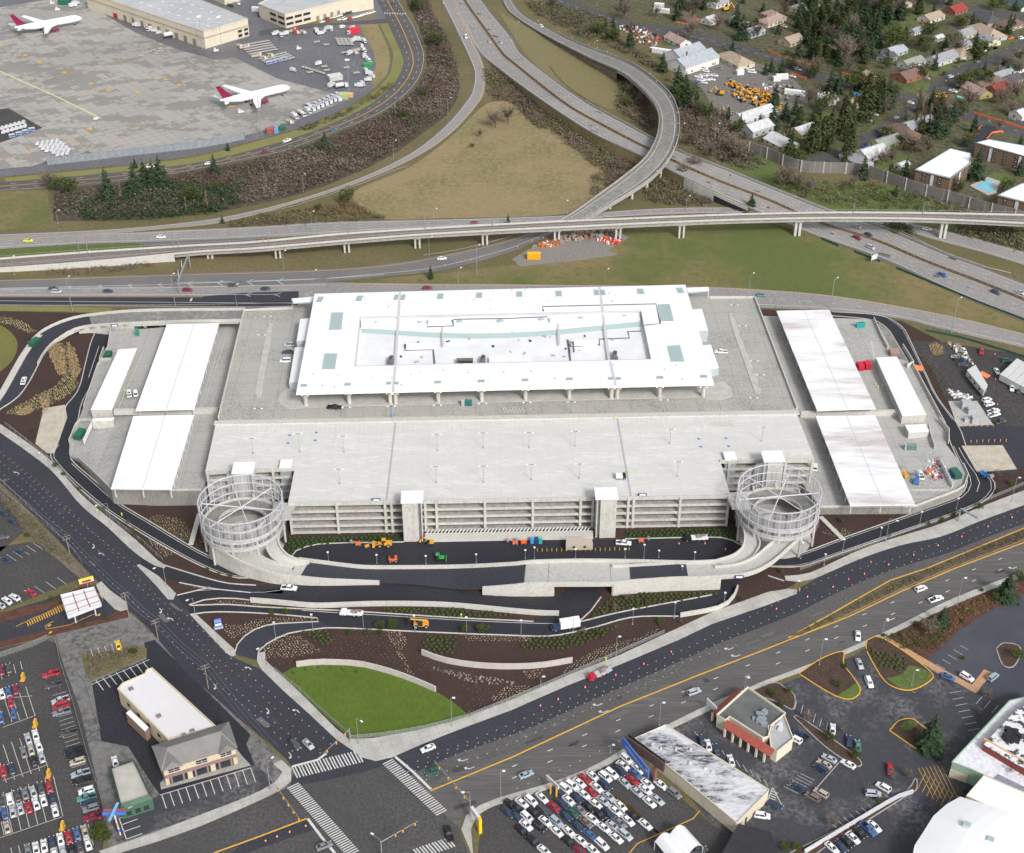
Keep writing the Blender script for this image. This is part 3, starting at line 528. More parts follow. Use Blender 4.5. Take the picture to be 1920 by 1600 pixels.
def facade(a,b,cols,lv=LV,deep=13,back=None):
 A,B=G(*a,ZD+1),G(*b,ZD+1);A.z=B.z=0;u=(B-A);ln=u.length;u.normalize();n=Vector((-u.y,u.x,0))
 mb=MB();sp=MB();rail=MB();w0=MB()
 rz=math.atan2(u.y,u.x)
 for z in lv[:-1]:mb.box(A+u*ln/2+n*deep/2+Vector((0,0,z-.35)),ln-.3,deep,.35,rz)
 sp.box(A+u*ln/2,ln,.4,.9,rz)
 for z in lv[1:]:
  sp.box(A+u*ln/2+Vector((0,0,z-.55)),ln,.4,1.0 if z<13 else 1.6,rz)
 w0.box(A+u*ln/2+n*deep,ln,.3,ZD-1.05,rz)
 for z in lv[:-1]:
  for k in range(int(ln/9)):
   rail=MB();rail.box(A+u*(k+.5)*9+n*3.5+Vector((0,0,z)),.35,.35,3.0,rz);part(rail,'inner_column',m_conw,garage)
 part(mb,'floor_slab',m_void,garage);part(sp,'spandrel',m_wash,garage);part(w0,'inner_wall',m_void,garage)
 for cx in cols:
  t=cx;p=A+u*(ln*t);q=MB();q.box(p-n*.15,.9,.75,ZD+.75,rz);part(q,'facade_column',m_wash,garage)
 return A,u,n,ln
x2t=lambda x:(x-541)/(1369-541)
FA,FU,FN,FLN=facade((540,943),(1369,928),[x2t(v)for v in(543,631,721,733,796,817,908,998,1088,1111,1178,1188,1276,1367)])
facade((385,884),(553,877),[.02,.25,.5,.75])
facade((1350,863),(1527,861),[.1,.4,.7,.98])
mb=MB();mb.prism(px([(797,1006),(1112,1000),(1112,1010),(797,1017)],0),1.4,z0=0);part(mb,'plinth',m_conwall,garage)
mb=MB()
for i in range(46):
 x=800+i*6.7;a=G(x,1001-(x-800)*.018,1.43);b=G(x+5,993-(x-800)*.018,1.43);flat(mb,[a,b],.5)
for A_,B_ in(((405,798),(1490,775)),):
 for i in range(118):
  x=415+i*9.1;y=799-(x-405)*.0211
  if i%13 in(5,6):continue
  flat(mb,[G(x,y,ZD+.03),G(x-(920-x)*.008,y+15,ZD+.03)],.15)
for(x0,x1)in((640,700),(812,850),(900,935),(985,1030),(1075,1110),(1250,1290),(470,520),(1400,1445),(560,600),(735,770),(1150,1190)):
 for ys in(range(822,866,4),range(884,922,4)):
  if(x0<540 or x1>1370)and ys[0]>880:continue
  for y in ys:
   for s_ in(0,1):
    xx=(x0+x1)/2+(960-(x0+x1)/2)*(865-y)*.0004+(s_*2-1)*2;flat(mb,[G(xx,y,ZD+.03),G(xx+(s_*2-1)*15,y,ZD+.03)],.14)
for(x,y)in((645,848),(820,845),(1080,838),(1256,836),(640,910),(820,915),(907,915),(996,908),(1086,907),(1165,906),(1270,900),(505,858),(1335,829),(1455,818)):
 q=[G(x-24,y+2,ZD+.03),G(x+24,y+1,ZD+.03),G(x+20,y+6,ZD+.03),G(x-20,y+7,ZD+.03)];flat(mb,q+[q[0]],.15)
part(mb,'stall_marking',M('thin_paint',(.68,.68,.66),rough=.6),garage)
mb=MB()
for a,b in(((742,790),(724,940)),((1156,776),(1183,932))):flat(mb,[G(*a,ZD+.04),G(*b,ZD+.04)],.7)
part(mb,'expansion_joint',M('joint_cover',(.4,.4,.42),rough=.5),garage)
mb=MB();flat(mb,[G(736,690,ZD+.1+.02),G(733,788,ZD+.12)],.5)
for x,y in((543,816),(593,811),(540,831),(591,826),(1310,823),(1361,822),(1314,838),(1366,837)):mb.box(G(x,y,ZD+.03),1.1,1.1,.02)
part(mb,'accessible_bay_marking',M('blue_paint',(.12,.22,.55),rough=.6),garage)
mb=MB()
for(x,y,w)in((1352,795,0),(960,768,0),(1340,768,0)):
 for i in range(7):flat(mb,[G(x-18+i*6,y-4,ZD+.13),G(x-12+i*6,y+6,ZD+.13)],.3)
part(mb,'hatch_marking',m_pwhite,garage)
def tower(x0,x1,yb,hgt,dep,label,side=1,z0=0,nm='stair_tower'):
 a,b=G(x0,yb,z0),G(x1,yb,z0);c=(a+b)/2;w=(b-a).length;t=thing(nm,label,'stair tower',c)
 m1=MB();m1.box(c+Vector((0,dep/2,0)),w,dep,hgt-.5-z0,BANG);part(m1,'shaft',m_wash,t)
 m2=MB();m2.box(c+Vector((side*.8,dep/2,hgt-.5-z0)),w+2.4,dep+1.6,.5,BANG);part(m2,'roof',m_white,t)
 m3=MB();m3.box(c+Vector((side*(w/2+.55),dep/2,0)),1.1,dep*.8,hgt-.6-z0,BANG);part(m3,'louvre_strip',M('louvre_grey',(.13,.13,.14),(.22,.22,.23),1.2,rough=.6),t)
 m4=MB();m4.box(c+Vector((side*(w/2+1.2),dep/2,0)),.35,dep,hgt-.6-z0,BANG);part(m4,'edge_fin',m_conwall,t)
 return t
tower(757,786,1016,18.6,5.5,'left white-capped concrete stair tower on the front of the garage',1)
tower(1123,1153,1009,18.6,5.5,'right white-capped concrete stair tower on the front of the garage',-1)
tower(446,474,958,18.2,5.5,'white-capped concrete stair tower behind the left spiral ramp',1)
tower(1432,1460,936,18.2,5.5,'white-capped concrete stair tower behind the right spiral ramp',-1)
for x0,x1,y,lb in((532,549,936,'blue-grey metal lift housing beside the left spiral ramp'),(1356,1373,921,'blue-grey metal lift housing beside the right spiral ramp')):
 a,b=G(x0,y,0),G(x1,y,0);c=(a+b)/2;t=thing('lift_housing',lb,'lift housing',c)
 m1=MB();m1.box(c+Vector((0,3,0)),4.2,5,14.2,BANG);part(m1,'shaft',m_grey,t);m2=MB();m2.box(c+Vector((0,3,14.2)),4.6,5.4,.4,BANG);part(m2,'roof',m_white,t)
ZR=22.0
csb=thing('service_building','long low service building under a huge flat white roof in the middle of the garage','building',G(945,700,ZD))
RO=[(555,738),(1339,720),(1285,534),(590,551)]
INN=[(666,688),(1221,675),(1202,584),(676,596)]
mb=MB();o_=px(RO,ZR);i_=px(INN,ZR)
for k in range(4):
 j=(k+1)%4;mb.poly([o_[k],o_[j],i_[j],i_[k]],0)
 d=Vector((0,0,.8));mb.quad(o_[k]-d,o_[j]-d,o_[j],o_[k],1)
 e=Vector((0,0,2.2));mb.quad(i_[j]-e,i_[k]-e,i_[k],i_[j],2)
roof=part(mb,'roof',[m_roof,m_white,M('well_wall_shade',(.55,.55,.56),(.48,.48,.49),.6)],csb)  # well walls coloured greyer to paint in the shading of the recess
mb=MB();mb.wall([p+Vector((0,0,.02))for p in i_],.7,.25,closed=True);part(mb,'well_kerb',M('kerb_flashing',(.55,.56,.57),rough=.5),csb)
ZI=ZR-2.1
mb=MB();mb.poly(px(INN,ZI));well=part(mb,'roof_well',M('roof_membrane',(.78,.79,.8),(.68,.69,.7),.12,rough=.55),csb)
def loft(mb,L,Rr,zt,zb,m=0):
 r=Rib(L,Rr,zt,n=30);r.face(mb,m);r.slab(mb,0,m,zb=zb);return r
mb=MB();loft(mb,[(677,597),(940,592),(1201,585)],[(677,613),(850,622),(1000,620),(1201,600)],ZI+1.0,ZI);part(mb,'raised_roof',m_white,csb)
mb=MB();r_=Rib([(678,616),(850,625),(1000,622),(1202,603)],[(680,621),(850,631),(1000,628),(1202,609)],ZI+.9,n=40);L2=r_.L;R2=[p-Vector((0,0,.9))for p in r_.R]
for i in range(39):mb.quad(L2[i],R2[i],R2[i+1],L2[i+1])
part(mb,'clerestory_glass',m_sky,csb)
m_join=M('dark_gutter',(.12,.12,.14),rough=.6)
def sky(q,z,nm='skylight'):
 P=px(q,z+.35);m1=MB();m1.prism(P,z+.35,0,1,z0=z);o=part(m1,nm,[m_sky,m_white],csb)
 m2=MB()
 for t in(1/3,2/3):flat(m2,[P[0].lerp(P[1],t)+Vector((0,0,.03)),P[3].lerp(P[2],t)+Vector((0,0,.03))],.15)
 flat(m2,[P[0].lerp(P[3],.5)+Vector((0,0,.03)),P[1].lerp(P[2],.5)+Vector((0,0,.03))],.15);part(m2,'glazing_bar',M('bar_grey',(.3,.35,.37),rough=.5),o)
for x,y in((600,562),(674,560),(743,558),(756,558),(826,556),(899,554),(974,552),(1048,551),(1119,549),(1131,549),(1202,547),(1276,545)):
 w=4 if x in(743,756,1119,1131)else 5.5;k=(x-940)*.0012*5
 sky([(x-w-k,y+5.5),(x+w-k*.2,y+5.5),(x+w+k,y-5.5),(x-w+k*.2,y-5.5)]if False else[(x-w+(940-x)*-.0-(960-x)*.0015*5,y+5.5),(x+w-(960-x)*.0015*5,y+5.5),(x+w+(960-x)*.0015*5,y-5.5),(x-w+(960-x)*.0015*5,y-5.5)],ZR)
for x,y in((570,723),(652,721),(729,719),(743,719),(821,717),(903,715),(985,713),(1068,711),(1146,710),(1160,710),(1238,708),(1320,706)):
 w=4.5 if x in(729,743,1146,1160)else 6;k=(960-x)*.0008*3
 sky([(x-w-k,y+2.8),(x+w-k,y+2.8),(x+w+k,y-2.8),(x-w+k,y-2.8)],ZR)
for q in([(617,619),(640,619),(644,586),(622,586)],[(604,693),(628,693),(633,663),(609,663)],[(1240,603),(1264,603),(1256,570),(1234,571)],[(1259,679),(1284,679),(1275,647),(1252,649)]):sky(q,ZR,'large_skylight')
for x,y,r in((706,605,3.5),(788,605,5),(862,604,6),(938,603,7),(1015,600,6),(1089,597,5),(1172,593,4)):
 m1=MB();c=G(x,y,ZI+1);rr=r/4.2
 m1.tube(c,c+Vector((0,0,.25)),rr,n=10);m1.tube(c+Vector((0,0,.25)),c+Vector((0,0,.8)),rr,.1,n=10,m=1);part(m1,'round_skylight',[m_white,m_sky],csb)
mb=MB()
for a,z in(([(750,548),(747,597)],ZR),([(747,597),(741,686)],ZI+1.05),([(741,687),(737,735)],ZR),([(1124,538),(1130,585)],ZR),([(1130,586),(1142,677)],ZI+1.05),([(1144,678),(1154,723)],ZR)):mb=MB();flat(mb,px(a,z+.06),1.1);part(mb,'roof_joint',M('joint_grey',(.55,.54,.55),rough=.6),csb)
mb=MB()
for a in([(1019,584),(1017,575),(1230,570),(1238,607),(1207,610)],[(1076,661),(1074,640)]):flat(mb,px(a,ZR+.05),.8)
for a in([(850,599),(960,597),(1026,594)],):flat(mb,px(a,ZI+1.06),.8)
for a in([(1064,637),(1070,683)],[(1070,650),(1124,647),(1124,636),(1180,634),(1177,622),(1202,621)],[(759,646),(759,657),(812,656),(815,687)],[(1066,648),(1122,646)],[(800,613),(850,611),(848,600)]):flat(mb,px(a,ZI+.06+(1 if a[0][1]<620 else 0)),.9)
part(mb,'roof_gutter',m_join,csb)
def plant_box(x0,x1,y,sy,hz,z=ZI,nm='roof_plant',mt=None):
 a,b=G(x0,y,z),G(x1,y,z);m1=MB();m1.box((a+b)/2+Vector((0,sy/2,0)),(b-a).length,sy,hz,BANG);return part(m1,nm,mt or m_white,csb)
plant_box(762,812,655,3,1.4);plant_box(1071,1120,649,3,1.4);plant_box(803,846,610,3,1.4,ZI+1);plant_box(1031,1076,606,3,1.4,ZI+1);plant_box(917,995,685,4.5,1.6)
m_br=M('brown_plant',(.2,.16,.14),(.14,.11,.1),.6,rough=.6)
o=plant_box(856,887,686,3.2,1.8,nm='cooling_unit',mt=m_br)
for i in range(5):
 c=G(862+i*5.5,679,ZI+1.8);m1=MB();m1.tube(c,c+Vector((0,0,.35)),.55,n=8);part(m1,'fan',m_dark,o)
for x,y in((732,686),(905,685),(1153,677)):
 c=G(x,y,ZI);m1=MB();m1.box(c,2.4,2.2,1.6,BANG)
 for k in range(3):m1.tube(c+Vector((k*.2-.2,1.6+k*1.2,0)),c+Vector((k*.2-.2,1.6+k*1.2,2.2)),.95,n=10)
 part(m1,'vent_stack',M('vent_metal',(.1,.11,.115),(.2,.2,.2),1.5,rough=.5),csb)
mb=MB()
for a in([(829,613),(831,650)],[(1046,606),(1049,647)]):flat(mb,px(a,ZI+1.2),.9)
part(mb,'roof_walkway',M('walk_grey',(.55,.53,.5),rough=.7),csb)
for i in range(46):
 u_,v_=R.random(),R.random();c=px(RO,ZR);p=c[0].lerp(c[1],.02+.96*u_).lerp(c[3].lerp(c[2],.02+.96*u_),(.03+.2*v_)if i%2 else(.78+.2*v_));m1=MB();m1.tube(p,p+Vector((0,0,R.uniform(.1,.6))),R.uniform(.15,.35),n=6);part(m1,'roof_vent',M('vent_pipe',(.4,.4,.42),rough=.6),csb)
for i in range(26):
 c=px(INN,ZI);p=c[0].lerp(c[1],R.uniform(.04,.96)).lerp(c[3].lerp(c[2],R.uniform(.04,.96)),R.uniform(.05,.6));m1=MB();m1.box(p,R.uniform(.4,1.8),R.uniform(.3,1),R.uniform(.2,.8),R.uniform(0,3));part(m1,'roof_fitting',MATS['vent_pipe']if i%3 else m_dark,csb)
for x,y in((574,760),(655,757),(732,757),(742,757),(822,754),(903,752),(985,750),(1067,748),(1146,747),(1157,747),(1236,745),(1318,744)):
 c=G(x,y,ZD+.1);m1=MB();m1.tube(c,Vector((c.x,c.y,ZR-.85)),.85,n=12);co=part(m1,'column',m_wash,csb)
 for s_ in(-1,1):
  m2=MB();m2.blob((c.x+s_*1.25,c.y-.5,c.z+4.9),.22,.22,.22,n=1,jit=0);part(m2,'wall_lamp',M('lit_lamp',(1,.62,.35),emit=2.0),co)
mb=MB();mb.prism(px([(590,715),(1315,700),(1265,560),(605,575)],ZD+.1),ZR-2.6,z0=ZD+.1);part(mb,'wall',M('inner_wall_paint',(.42,.41,.39),(.36,.355,.34),.2,rough=.7),csb)
def side_block(q,z,nm,mt,z0=ZD):m1=MB();m1.prism(px(q,z),z,0,1,z0=z0);return part(m1,nm,[mt,M('side_glass',(.35,.42,.44),(.45,.5,.52),.5,rough=.3)],csb)
side_block([(563,598),(582,597),(574,638),(556,640)],19,'side_roof',m_white);side_block([(553,652),(572,650),(562,716),(542,718)],17,'side_roof',m_white)
side_block([(1298,580),(1316,579),(1328,620),(1308,622)],19,'side_roof',m_white);side_block([(1318,648),(1333,646),(1348,690),(1330,694)],17,'side_roof',m_white)
side_block([(547,560),(592,556),(588,566),(550,568)],19,'rear_canopy',m_white,18.4);side_block([(1287,540),(1328,538),(1330,545),(1290,548)],19,'rear_canopy',m_white,18.4)
mb=MB();mb.box(G(549,579,ZD),.5,.5,5.1);mb.box(G(1327,560,ZD),.5,.5,5.1);part(mb,'canopy_post',m_conwall,csb)
ISL=M('island_concrete',(.5,.49,.46),(.4,.39,.37),.3,rough=.8)
for nm,q in(('left',[(503,605),(511,606),(508,640),(498,690),(490,742),(482,745),(478,738),(486,690),(496,640)]),('right',[(1366,588),(1374,586),(1385,620),(1400,660),(1428,733),(1424,740),(1416,738),(1392,670),(1376,625)])):
 m1=MB();m1.prism(px(q,ZD+.3),ZD+.3,z0=ZD);part(m1,'traffic_island',ISL,garage)
for q in([(555,740),(575,760),(555,766),(535,764),(522,750),(530,735),(545,728)],[(1335,722),(1355,715),(1372,732),(1370,744),(1345,750),(1318,746),(1330,735)]):
 m1=MB();m1.prism([G(p.x,p.y,ZD+.25)for p in cr(q+[q[0]])][:-1],ZD+.25,z0=ZD);part(m1,'rounded_apron',ISL,garage)
mb=MB();mb.prism(px([(560,742),(1335,724),(1337,744),(575,764)],ZD+.22),ZD+.22,z0=ZD);part(mb,'front_walk',ISL,garage)
def zl(x,y):
 return min(7.0,max(.6,.6+(x-(262-y*.15 if y<790 else 130))*.075+(0 if y<790 else 0)))
def wing(nm,label,out,zf,th=None):
 m1=MB();P=[G(x,y,zf(x,y))for x,y in out];m1.poly(P,0);n=len(P)
 t=thing(nm,label,'building',Vector((sum(p.x for p in P)/n,sum(p.y for p in P)/n,0)))
 for i in range(n):
  a,b=P[i],P[(i+1)%n];m1.quad(Vector((a.x,a.y,0)),Vector((b.x,b.y,0)),b,a,1);m1.quad(Vector((b.x,b.y,0)),Vector((a.x,a.y,0)),a,b,1)
 part(m1,'deck',[m_qta,m_wash],t);return t
wl=wing('wash_wing','left concrete car wash deck with two long white canopies',[(208,621),(318,613),(462,606),(470,700),(400,880),(377,920),(290,921),(209,919),(175,885),(147,860),(131,856),(130,830),(142,800),(152,776),(158,758),(184,688),(203,655)],zl)
wr=wing('wash_wing','right concrete car wash deck with two long stained white canopies',[(1415,592),(1640,599),(1655,625),(1682,672),(1705,678),(1740,740),(1771,798),(1778,815),(1774,833),(1806,875),(1815,892),(1808,912),(1795,921),(1715,951),(1538,952),(1500,900),(1440,700)],lambda x,y:3.3)
def parapet(parent,pts,z,h=1.1,th=.35,nm='parapet',mt=None,down=None):
 m1=MB();P=[G(x,y,z(x,y)if callable(z)else z)for x,y in pts]
 m1.wall(P,th,h,z0=down);return part(m1,nm,mt or m_conwall,parent)
parapet(wl,[(377,920),(290,921),(209,919),(175,885),(147,860)],zl,.9);parapet(wl,[(130,830),(142,800),(150,790),(173,790)],zl,1.4);parapet(wl,[(158,765),(184,688),(203,655),(208,624)],zl,1.6)
parapet(wl,[(187,677),(209,676)],zl,1.4);parapet(wl,[(187,677),(195,655)],zl,1.4)
parapet(wr,[(1538,952),(1715,951),(1795,921),(1808,912),(1815,892),(1806,872)],3.3,1.0);parapet(wr,[(1771,798),(1740,740),(1710,684)],3.3,1.6);parapet(wr,[(1778,832),(1778,812),(1760,790)],3.3,2.2);parapet(wr,[(1692,652),(1712,684),(1700,690)],3.3,2.0);parapet(wr,[(1638,600),(1652,632),(1664,655)],3.3,1.6)
parapet(wr,[(1760,865),(1785,915)],3.3,2.2,.2,'yard_screen',m_white);parapet(wr,[(1752,843),(1743,815),(1741,800)],3.3,1.8);parapet(wl,[(158,833),(173,800)],5,2.4,.2,'yard_screen',m_white)
def canopy(parent,q,z,z0,rx,label=None):
 """rx: photo (x,y) pairs of posts"""
 P=px(q,z);m1=MB();m1.prism(P,z,0,1,z0=z-.45);o=part(m1,'canopy_roof',[m_canst if P[0].x>0 else m_canopy,m_white],parent)
 rid=MB();a=P[0].lerp(P[1],.52);b=P[3].lerp(P[2],.52);flat(rid,[a+Vector((0,0,.04)),b+Vector((0,0,.04))],.25);part(rid,'ridge_line',M('ridge_grey',(.5,.5,.52),rough=.6),o)
 for t in range(9):
  for s_ in(.04,.5,.96):
   c=P[0].lerp(P[1],s_).lerp(P[3].lerp(P[2],s_),.03+.94*t/8);m2=MB();zz=z0(*PX(c))if callable(z0)else z0;m2.tube((c.x,c.y,zz),(c.x,c.y,z-.45),.25,n=6);part(m2,'canopy_post',m_steelw,parent)
canopy(wl,[(313,608),(411,606),(364,767),(254,770)],11.6,6.5,0)
canopy(wl,[(250,780),(364,778),(322,917),(208,916)],11.6,6.5,0)
canopy(wr,[(1456,583),(1555,581),(1642,766),(1532,770)],8.3,3.3,0)
canopy(wr,[(1529,780),(1641,779),(1716,946),(1594,948)],8.3,3.3,0)
def flat_building(parent,q,z,z0,nm='wash_house',win=0):
 P=px(q,z);m1=MB();m1.prism([p.lerp(sum(P,Vector())/4,.01)for p in P],z-.25,1,1,z0=z0);o=part(m1,nm,[m_white,m_wash],parent)
 m2=MB();m2.prism(P,z,z0=z-.25);part(m2,'flat_roof',m_white,o);return o
flat_building(wl,[(222,655),(257,653),(210,768),(170,768)],9.0,4.2);flat_building(wl,[(174,785),(214,783),(212,788),(172,789)],8.0,4.0,'low_store')
flat_building(wr,[(1642,670),(1682,669),(1737,777),(1692,780)],7.4,3.3);flat_building(wr,[(1697,797),(1736,795),(1742,808),(1704,811)],6.4,3.3,'low_store')
for w_,pts,z in((wl,[(215,777),(410,774)],7.0),(wr,[(1500,781),(1685,778)],3.3)):
 m1=MB();m1.wall(px(pts,z),1.6,2.2);part(m1,'cross_beam',m_conwall,w_)
mb=MB()
for a in([(425,610),(372,770)],[(430,612),(378,770)],[(362,785),(327,915)],[(366,787),(332,915)]):flat(mb,px(a,7.03),.18)
for i in range(46):
 t=i/46;a=Vector((266+(216-266)*t,665+(780-665)*t,0));flat(mb,[G(a.x,a.y,6.0),G(a.x-3,a.y+3.5,6.0)],.35)
part(mb,'lane_marking',m_pwhite,wl)
mb=MB()
for a in([(1462,608),(1500,720)],[(1466,608),(1504,716)],[(1526,800),(1572,918)],[(1530,800),(1577,916)],[(1574,930),(1582,944),(1586,944)]):flat(mb,px(a,3.33),.18)
for i in range(40):
 t=i/40;flat(mb,[G(1632+t*8,640+t*50,3.33),G(1637+t*8,640+t*50,3.33)],.3)if i<30 else None
 flat(mb,[G(1643+t*55,700+t*80,3.33),G(1648+t*55,700+t*80,3.33)],.3)
 flat(mb,[G(1708+t*72,917,3.33),G(1710+t*72,921,3.33)],.3)
part(mb,'lane_marking',m_pwhite,wr)
rampL=thing('approach_ramp','long curved concrete ramp climbing to the garage plaza at upper left','ramp',G(250,600,0))
r_a=Rib([(-25,775),(0,742),(25,697),(50,655),(78,624),(125,602),(175,592),(275,584),(460,582)],[(-25,790),(0,768),(32,746),(55,715),(85,661),(117,633),(165,614),(312,606),(453,603)],[(0,.15),(.42,.3),(.55,3),(.68,7.5),(1,ZD)])
mb=MB();r_a.face(mb,0,x0=0,x1=.56);r_a.face(mb,1,x0=.56,x1=1);mb2=MB();r_a.slab(mb2,1.1,0)
part(mb,'ramp_surface',[m_asnew2,m_cond],rampL);part(mb2,'ramp_slab',m_wash,rampL)
mb=MB()
for t in(0.0,1.0):mb.wall([r_a.at(t,.3+.7*i/50)for i in range(51)],.4,1.3)
for t in(0.04,):mb.wall([r_a.at(t,.4*i/30)for i in range(31)],3.0,.2)
mb.wall([r_a.at(1.02,.33*i/20)for i in range(21)],.4,.3)
part(mb,'ramp_parapet',m_conwall,rampL)
mb=MB();P=[r_a.at(1,.52+.16*i/10)for i in range(11)]
for a,b in zip(P,P[1:]):mb.quad(Vector((a.x,a.y,0)),Vector((b.x,b.y,0)),b,a)
mb.quad(P[-1],Vector((P[-1].x,P[-1].y,0)),Vector((P[-1].x+.5,P[-1].y+12,0)),P[-1]+Vector((.5,12,0)));part(mb,'abutment',m_wash,rampL)
for x,y in((243,640),(300,615),(380,612)):
 m1=MB();c=r_a.at(.6,(x-30)/440*.55+.42);m1.tube((c.x,c.y,0),(c.x,c.y,c.z-1),.8,n=10);part(m1,'pier',m_wash,rampL)
fr=thing('front_bridge','pale concrete bridge and ramp road across the front of the garage','bridge',G(1090,1115,0))
r_f=Rib([(560,1052),(655,1064),(705,1067),(855,1066),(960,1061),(1000,1057),(1090,1055),(1186,1056),(1290,1058),(1345,1056)],[(541,1082),(605,1089),(690,1093),(780,1097),(868,1106),(960,1101),(1001,1097),(1140,1096),(1185,1092),(1260,1087),(1300,1086),(1352,1084)],[(0,3.2),(.2,.7),(.38,.7),(.56,5),(1,5)],n=90)
mb=MB();r_f.face(mb,0,x0=.025,x1=.545);r_f.face(mb,1,x0=.545,x1=.79);r_f.face(mb,0,x0=.79,x1=.925);r_f.face(mb,1,x0=.925,x1=1);r_f.face(mb,1,x0=0,x1=.025)
part(mb,'road_surface',[m_asnew2,m_con],fr)
mb=MB()
for x in(.545,.6,.745,.79):flat(mb,[r_f.at(0,x,.03),r_f.at(1,x,.03)],.2)
part(mb,'deck_joint',M('joint_dark',(.2,.2,.24),rough=.6),fr)
mb=MB();up=[r_f.at(-.02,i/80)for i in range(81)];mb.wall(up,.6,1.4,z0=0);part(mb,'rear_parapet',m_conwall,fr)
mb=MB();P=[r_f.at(1.01,i/80)for i in range(81)]
for q_,k_ in((P[:18],0),(P[36:50],0),(P[49:61],None),(P[60:],0)):mb=MB();mb.wall(q_,.5,1.25,z0=k_);part(mb,'front_parapet',m_conwall,fr)
pO=[p for p in P[49:61]];mb=MB()
for a,b in zip(pO,pO[1:]):mb.quad(a-Vector((0,0,.9)),b-Vector((0,0,.9)),b+Vector((0,0,.1)),a+Vector((0,0,.1)))
part(mb,'girder',m_conwall,fr)
for k,c in((49,pO[0]),(61,pO[-1])):
 m1=MB();m1.prism([c+Vector((-.4,0,-c.z)),c+Vector((.4,0,-c.z)),c+Vector((.6,13,-c.z)),c+Vector((-.2,13,-c.z))],4.9,z0=0);part(m1,'abutment',m_wash,fr)
mb=MB();a,b=r_f.at(.0,.6),r_f.at(.0,.76);mb.quad(Vector((a.x,a.y,0)),Vector((b.x,b.y,0)),b,a);part(mb,'tunnel_shade',m_dark,fr)  # dark sheet standing in for the shade inside the tunnel
parapet(fr,[(1148,1064),(1190,1062),(1290,1056),(1320,1056)],5,1.0,.6,'divider')
def garden_wall(pts,h,label,z=0.1,th=.5,smooth=True,mt=None):
 m1=MB();P=line(pts,z,smooth=smooth);m1.wall(P,th,h,z0=0);return solo(m1,'retaining_wall',mt or m_conwall,label,'wall')
garden_wall([(470,1129),(520,1133),(587,1139),(640,1138),(695,1136),(780,1136),(855,1139),(960,1149),(1010,1153),(1048,1154)],[1.2+1.3*math.sin(math.pi*i/36)**.5 if 0<i<36 else 1.2 for i in range(37)]if False else 2.0,'long pale curved retaining wall between front drive and frontage drive')
garden_wall([(1275,1157),(1310,1151),(1347,1143),(1372,1127),(1383,1104)],1.8,'curved pale retaining wall around the right end of the frontage drive')
m_pink=lines_mat('pinkish_wall',(.50,.46,.435),(.4,.36,.34),3.2,0,.12,0,c2=(.46,.42,.4),s=.3)
garden_wall([(556,1250),(590,1246),(630,1246),(680,1250),(740,1266),(790,1285),(817,1297)],2.2,'sweeping pinkish garden wall behind the green lawn',mt=m_pink)
garden_wall([(791,1227),(830,1241),(880,1250),(940,1254),(1010,1252),(1073,1242)],2.2,'sweeping pinkish garden wall in the brown planting beds',mt=m_pink)
m_mesh=bpy.data.materials.new('wire_mesh');m_mesh.use_nodes=True;_n=m_mesh.node_tree;_b=_n.nodes['Principled BSDF'];_b.inputs['Base Color'].default_value=(.6,.6,.63,1);_b.inputs['Roughness'].default_value=.5
_b.inputs['Alpha'].default_value=.26
